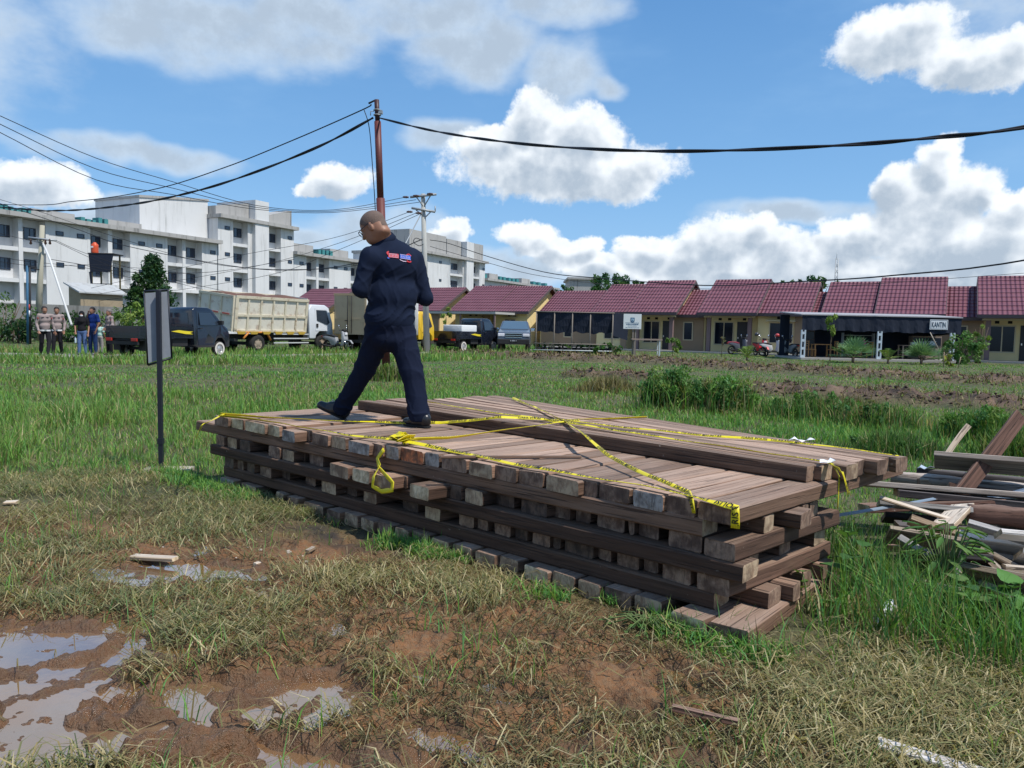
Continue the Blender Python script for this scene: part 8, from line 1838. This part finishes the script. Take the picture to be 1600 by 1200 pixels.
for i, (px, Y, w, h, lab) in enumerate(((8, 44, 3.4, 2.6, 'bushy shrub cut by the left edge of the frame'), (30, 42, 2.4, 1.5, 'low bush left of the slim posts'), (98, 46, 2.6, 2.0, 'bush behind the two walking policemen'), (135, 44, 2.5, 1.6, 'low bush behind the woman in black headscarf'),
        (187, 40, 2.8, 2.0, 'loose pale green bush behind the grey haired policeman'), (212, 38.5, 2.0, 2.3, 'yellow green bush left of the grey sign board'), (285, 46, 3.2, 2.0, 'dark bush behind the black pickup cab'), (420, 50, 2.5, 2.0, 'bush glimpsed beneath the dump truck'))):
    bush(lab, px, Y, w, h, 1500, 0.09, 10+i, [MG, DG, DG, MG, MG, YG, DG, MG][i]*1.0, group=gb)
# scrub in the field right of the man
gs = 'scrub in the field behind the stack'
def scrub(label, px, py, w, h, nb_, seed, cols, dry=0.1, leafn=500, group=gs, name='scrub_clump'):
    q = G(px, py); z0 = gz(q.x, q.y); rg = np.random.default_rng(seed); t = thing(name, label, 'scrub', (q.x, q.y, z0), 0, group); n = nb_
    x = q.x+rg.normal(0, 0.26, n)*w; y = q.y+rg.normal(0, 0.16, n)*w; hh_ = h*rg.uniform(0.45, 1.05, n)*np.exp(-((x-q.x)/(0.75*w))**2); col = pick(cols, n, rg, 0.35); dd = rg.uniform(0, 1, n) < dry; col[dd] = pick(STRAW, dd.sum(), rg)
    V, l, tt, cc_ = blades_geo(x-q.x, y-q.y, 0*x-0.02, hh_, rg.uniform(0.5, 1.3, n)*0.0013*q.y+0.003, np.abs(rg.normal(0.35, 0.25, n)), col, rg); quick_mesh('stalks', V, l, tt, BLADE, cc_, t)
    if leafn: leafy('foliage', t, (q.x, q.y, z0+h*0.42), (w*0.45, w*0.28, h*0.42), leafn, 0.0016*q.y+0.009, seed, cols, 0.4)
    return t
scrub('dark green tall scrub left half of the biggest clump behind the stack', 1045, 640, 1.2, 0.85, 420, 1, np.vstack([GREENS*0.75, MG, MG*1.3]), 0.25, 4600)
scrub('olive scrub right half of the biggest clump behind the stack', 1130, 645, 1.3, 0.75, 500, 2, np.vstack([GREENS*0.8, MG*1.3, STRAW[4:]]), 0.35, 3600)
scrub('dry brown grass hummock left of the biggest scrub clump', 950, 612, 1.3, 0.42, 1600, 3, STRAW*0.6, 0.4, 0)
scrub('low green scrub on the dark soil bank', 1265, 655, 1.7, 0.5, 800, 4, np.vstack([GREENS*0.7, MG]), 0.2, 1800)
scrub('sparse green scrub right of the dark soil bank', 1370, 668, 1.5, 0.45, 800, 5, np.vstack([GREENS*0.7, MG, STRAW[3:]]), 0.25, 1500)
scrub('leafy scrub near the right edge above the scrap heap', 1530, 690, 1.0, 0.55, 900, 6, GREENS*0.7, 0.1, 2200)
scrub('low weeds between the stack end and the scrap heap', 1400, 712, 1.2, 0.35, 1300, 7, MG, 0.15, 500)
scrub('weeds at the right edge behind the brown leaning board', 1590, 720, 0.9, 0.45, 900, 8, np.vstack([MG, YG]), 0.1, 500)
scrub('tuft of mixed weeds at the foot of the brown pole', 607, 594, 1.0, 0.50, 1300, 9, np.vstack([MG, YG]), 0.25, 500)
scrub('brownish dry scrub on the bank right of centre', 1310, 640, 1.6, 0.35, 1100, 10, STRAW*0.45, 0.3, 100)
# palms and garden plants by the houses
def palm(label, px, Y, h, nf_, seed, cols, spread=1.0, name='fan_palm', fan=True):
    q = gpz(px, Y); rr = random.Random(seed); rg = np.random.default_rng(seed); t = thing(name, label, 'palm', q, 0, 'young palms by the canteen'); m = MB(); V, F, cc_ = [], [], []
    for k in range(nf_):
        a = rr.uniform(0, math.tau); el = rr.uniform(0.25, 1.45); L = h*rr.uniform(0.7, 1.05)*spread; d = Vector((math.cos(a)*math.cos(el), math.sin(a)*math.cos(el), math.sin(el)))
        col = cols[rr.randrange(len(cols))]*rr.uniform(0.8, 1.2); s = d.cross(Vector((0, 0, 1))).normalized(); p0 = Vector((0, 0, 0.15*h))
        if fan:
            p1 = p0+d*L*0.45-Vector((0, 0, 0.05*L)); m.tube([p0, p1], 0.012, 3)
            u = s.cross(d)
            for j in range(9):
                th = (j/8-0.5)*2.2; dd = (d*math.cos(th)+s*math.sin(th)); e = p1+dd*L*0.55-Vector((0, 0, 0.08*L)); w = dd.cross(u).normalized()*0.02*h; b = len(V); V += [p1-w*0.6, p1+w*0.6, e*0.5+p1*0.5+w, e, e*0.5+p1*0.5-w]; F.append((b, b+1, b+2, b+3, b+4)); cc_ += [col]*5
        else:
            pts = [p0+d*L*f-Vector((0, 0, 0.35*L*f*f)) for f in np.linspace(0, 1, 9)]; m.tube(pts, 0.010, 3)
            for f_i in range(1, 9):
                for sg in (-1, 1):
                    p1 = pts[f_i]; e = p1+(s*sg*0.75+d*0.5).normalized()*0.26*h*math.sin(math.pi*(f_i+1)/11)-Vector((0, 0, 0.05*h)); w = d*0.022*h; b = len(V); V += [p1-w, p1+w, e]; F.append((b, b+1, b+2)); cc_ += [col]*3
    m.tube([(0, 0, -0.05), (0, 0, 0.2*h)], 0.05*h, 7); m.build('stem', BARK, t)
    tot = [len(f) for f in F]; quick_mesh('fronds', np.array([list(v) for v in V]), np.array([i for f in F for i in f]), np.array(tot), LEAF, np.array(cc_), t)
palm('yellow green young coconut palm in front of the parked motorcycles', 1168, 38.0, 1.0, 14, 1, YG*1.1, 1.0, 'coconut_palm', False)
palm('spiky blue green fan palm left of the middle canteen post', 1334, 38.5, 1.45, 34, 2, np.array([[0.13, 0.24, 0.12], [0.18, 0.30, 0.15]]))
palm('bright green small palm right of the middle canteen post', 1389, 38.0, 1.05, 12, 3, YG, 1.0, 'coconut_palm', False)
palm('spiky fan palm in front of the canteen counter', 1441, 38.0, 1.35, 34, 4, np.array([[0.13, 0.24, 0.12], [0.17, 0.28, 0.13]]))
q = gpz(1298, 40.0); tree('sapling', 'slim young tree with yellow green hanging leaves before the canteen', tuple(q), 2, (q.x+0.05, q.y, 1.9), (0.32, 0.3, 0.62), 420, 0.085, 31, YG, tr=0.025, droop=0.8)
q = gpz(1052, 39.5); tree('sapling', 'small yellow green plant before the porch right of the bench', tuple(q), 1.4, (q.x, q.y, 0.75), (0.42, 0.35, 0.6), 340, 0.085, 32, YG, tr=0.02, droop=0.5, cat='plant')
q = gpz(1128, 43.0); tree('sapling', 'spindly bare brown plant in front of the dark window', tuple(q), 1.2, (q.x, q.y, 0.85), (0.22, 0.2, 0.4), 90, 0.05, 33, STRAW*0.7, tr=0.02, cat='plant')
bush('leafy green bush at the right end of the canteen', 1503, 40.0, 2.4, 1.55, 1700, 0.085, 34, MG*1.25, group='garden bushes by the canteen'); bush('tall loose bush between canteen and last house', 1530, 41.5, 1.1, 2.3, 420, 0.085, 35, YG, group='garden bushes by the canteen'); bush('yellow leaved low plant with thin stakes right of the canteen', 1485, 36.0, 0.8, 0.75, 300, 0.08, 36, np.array([[0.36, 0.34, 0.03], [0.24, 0.3, 0.05]]), group='garden bushes by the canteen')
for px, z in ((1476, 0.7), (1499, 0.5)): q = gpz(px, 34.5); m = MB(); m.tube([(q.x, q.y, 0), (q.x+(0.1 if px > 1480 else 0), q.y, z)], 0.02, 5); tag(m.build('stake', WP), 'thin pale stake %s the yellow leaved plant' % ('left of' if px < 1480 else 'right of'), 'stake')
bush('low green shrub at the left foot of the nursery rack', 952, 37.0, 1.6, 0.75, 700, 0.08, 37, MG, group='garden bushes by the canteen')
q = gpz(696, 47.5, 0); tree('sapling', 'thin yellow green plant behind the second black pickup bed', tuple(q), 2, (q.x, q.y, 2.0), (0.35, 0.3, 0.7), 220, 0.09, 38, YG, tr=0.03, cat='plant', droop=0.6)
# far trees behind the roofs
gt = 'trees beyond the house row'
for i, (px, py, Y, R, n, lab) in enumerate(((953, 442, 110, (2.9, 2.4, 1.6), 1500, 'round dark tree right of the far pale building'), (985, 444, 115, (2.2, 2, 0.8), 700, 'low flat tree behind the red ridge left of centre'), (877, 452, 120, (2.2, 2, 1.2), 500, 'small dark tree left of the far pale building'), (929, 455, 108, (1.6, 1.4, 0.9), 400, 'small bushy tree against the far pale building'),
        (1236, 440, 105, (2.4, 2, 0.7), 420, 'faint flat tree top left of the mast'), (1282, 441, 100, (2.2, 2, 1.3), 650, 'loose tree behind the roof gap beside the mast'), (1156, 437, 110, (0.9, 0.8, 0.35), 90, 'tiny tree top peeping over a red ridge'))):
    c = P(px, py, Y); tree('distant_tree', lab, (c.x, Y, 0), 8, (c.x, Y, c.z-0.3), R, n, 0.26, 60+i, DG*1.6, gt, tr=0.25)
# broad leaved weeds by the stack and the heap
def broadleaf(label, px, py, Y, n, size, seed, h, spread, cols=MG*1.1, heart=True, cat='weed'):
    q = P(px, py, Y); z0 = gz(q.x, q.y); t = thing('leafy_weed', label, cat, (q.x, q.y, z0), 0, 'broad leaved weeds on the right'); rr = random.Random(seed); m = MB(); V, F, cc_ = [], [], []
    for k in range(n):
        a = rr.uniform(0, math.tau); r_ = spread*rr.uniform(0.2, 1); e = Vector((math.cos(a)*r_, math.sin(a)*r_*0.7, h*rr.uniform(0.35, 1.0))); m.tube([(0, 0, 0), e*0.5+Vector((0, 0, 0.04)), e], 0.003, 4)
        d = Vector((math.cos(a+rr.uniform(-1, 1)), math.sin(a+rr.uniform(-1, 1)), rr.uniform(-0.5, 0.3))).normalized(); s = d.cross(Vector((0, 0, 1))).normalized(); u = s.cross(d); L = size*rr.uniform(0.7, 1.2)
        prof = [(0, 0), (-0.12, 0.22), (0.05, 0.40), (0.35, 0.36), (0.7, 0.18), (1, 0)] if heart else [(0, 0), (0.2, 0.10), (0.45, 0.13), (0.7, 0.10), (0.9, 0.04), (1, 0)]
        b = len(V); mid = [e+d*L*p-u*0.18*L*p*p for p, w in prof]; 
        for p, w in prof: c0 = e+d*L*p-u*0.18*L*p*p; V += [c0, c0+s*w*L+u*0.06*L, c0-s*w*L+u*0.06*L]
        for j in range(5): F += [(b+3*j, b+3*j+3, b+3*j+4, b+3*j+1), (b+3*j, b+3*j+2, b+3*j+5, b+3*j+3)]
        cc_ += [cols[rr.randrange(len(cols))]*rr.uniform(0.8, 1.25)]*18
    m.build('stem', mat('green_stem', (0.09, 0.14, 0.04), 0.7), t); quick_mesh('foliage', np.array([list(v) for v in V]), np.array([i for f in F for i in f]), np.array([4]*len(F)), LEAF, np.array(cc_), t, True)
broadleaf('bushy weed with narrow drooping leaves in front of the scrap heap', 1478, 905, 3.75, 70, 0.11, 1, 0.38, 0.14, MG*1.1, False)
broadleaf('broad leaved creeper at the right edge below the heap', 1585, 1000, 3.25, 26, 0.12, 2, 0.24, 0.20, MG*1.2)
broadleaf('single large heart shaped leaves low beside the stack corner', 1262, 945, 3.5, 5, 0.10, 3, 0.20, 0.12, YG)
broadleaf('heart leaved weed in the tall grass midway to the heap', 1350, 900, 3.7, 9, 0.12, 4, 0.34, 0.20, MG*1.3)
broadleaf('arrow leaved weed at the front of the broad board', 1505, 985, 3.35, 9, 0.13, 5, 0.22, 0.16, MG*1.2)
broadleaf('low clover like weeds at the near corner of the stack', 1010, 985, 3.28, 40, 0.022, 6, 0.05, 0.20, MG*1.1)
bottle(P(118, 536, 27.8), 'clear water bottle held low by the woman in black headscarf')
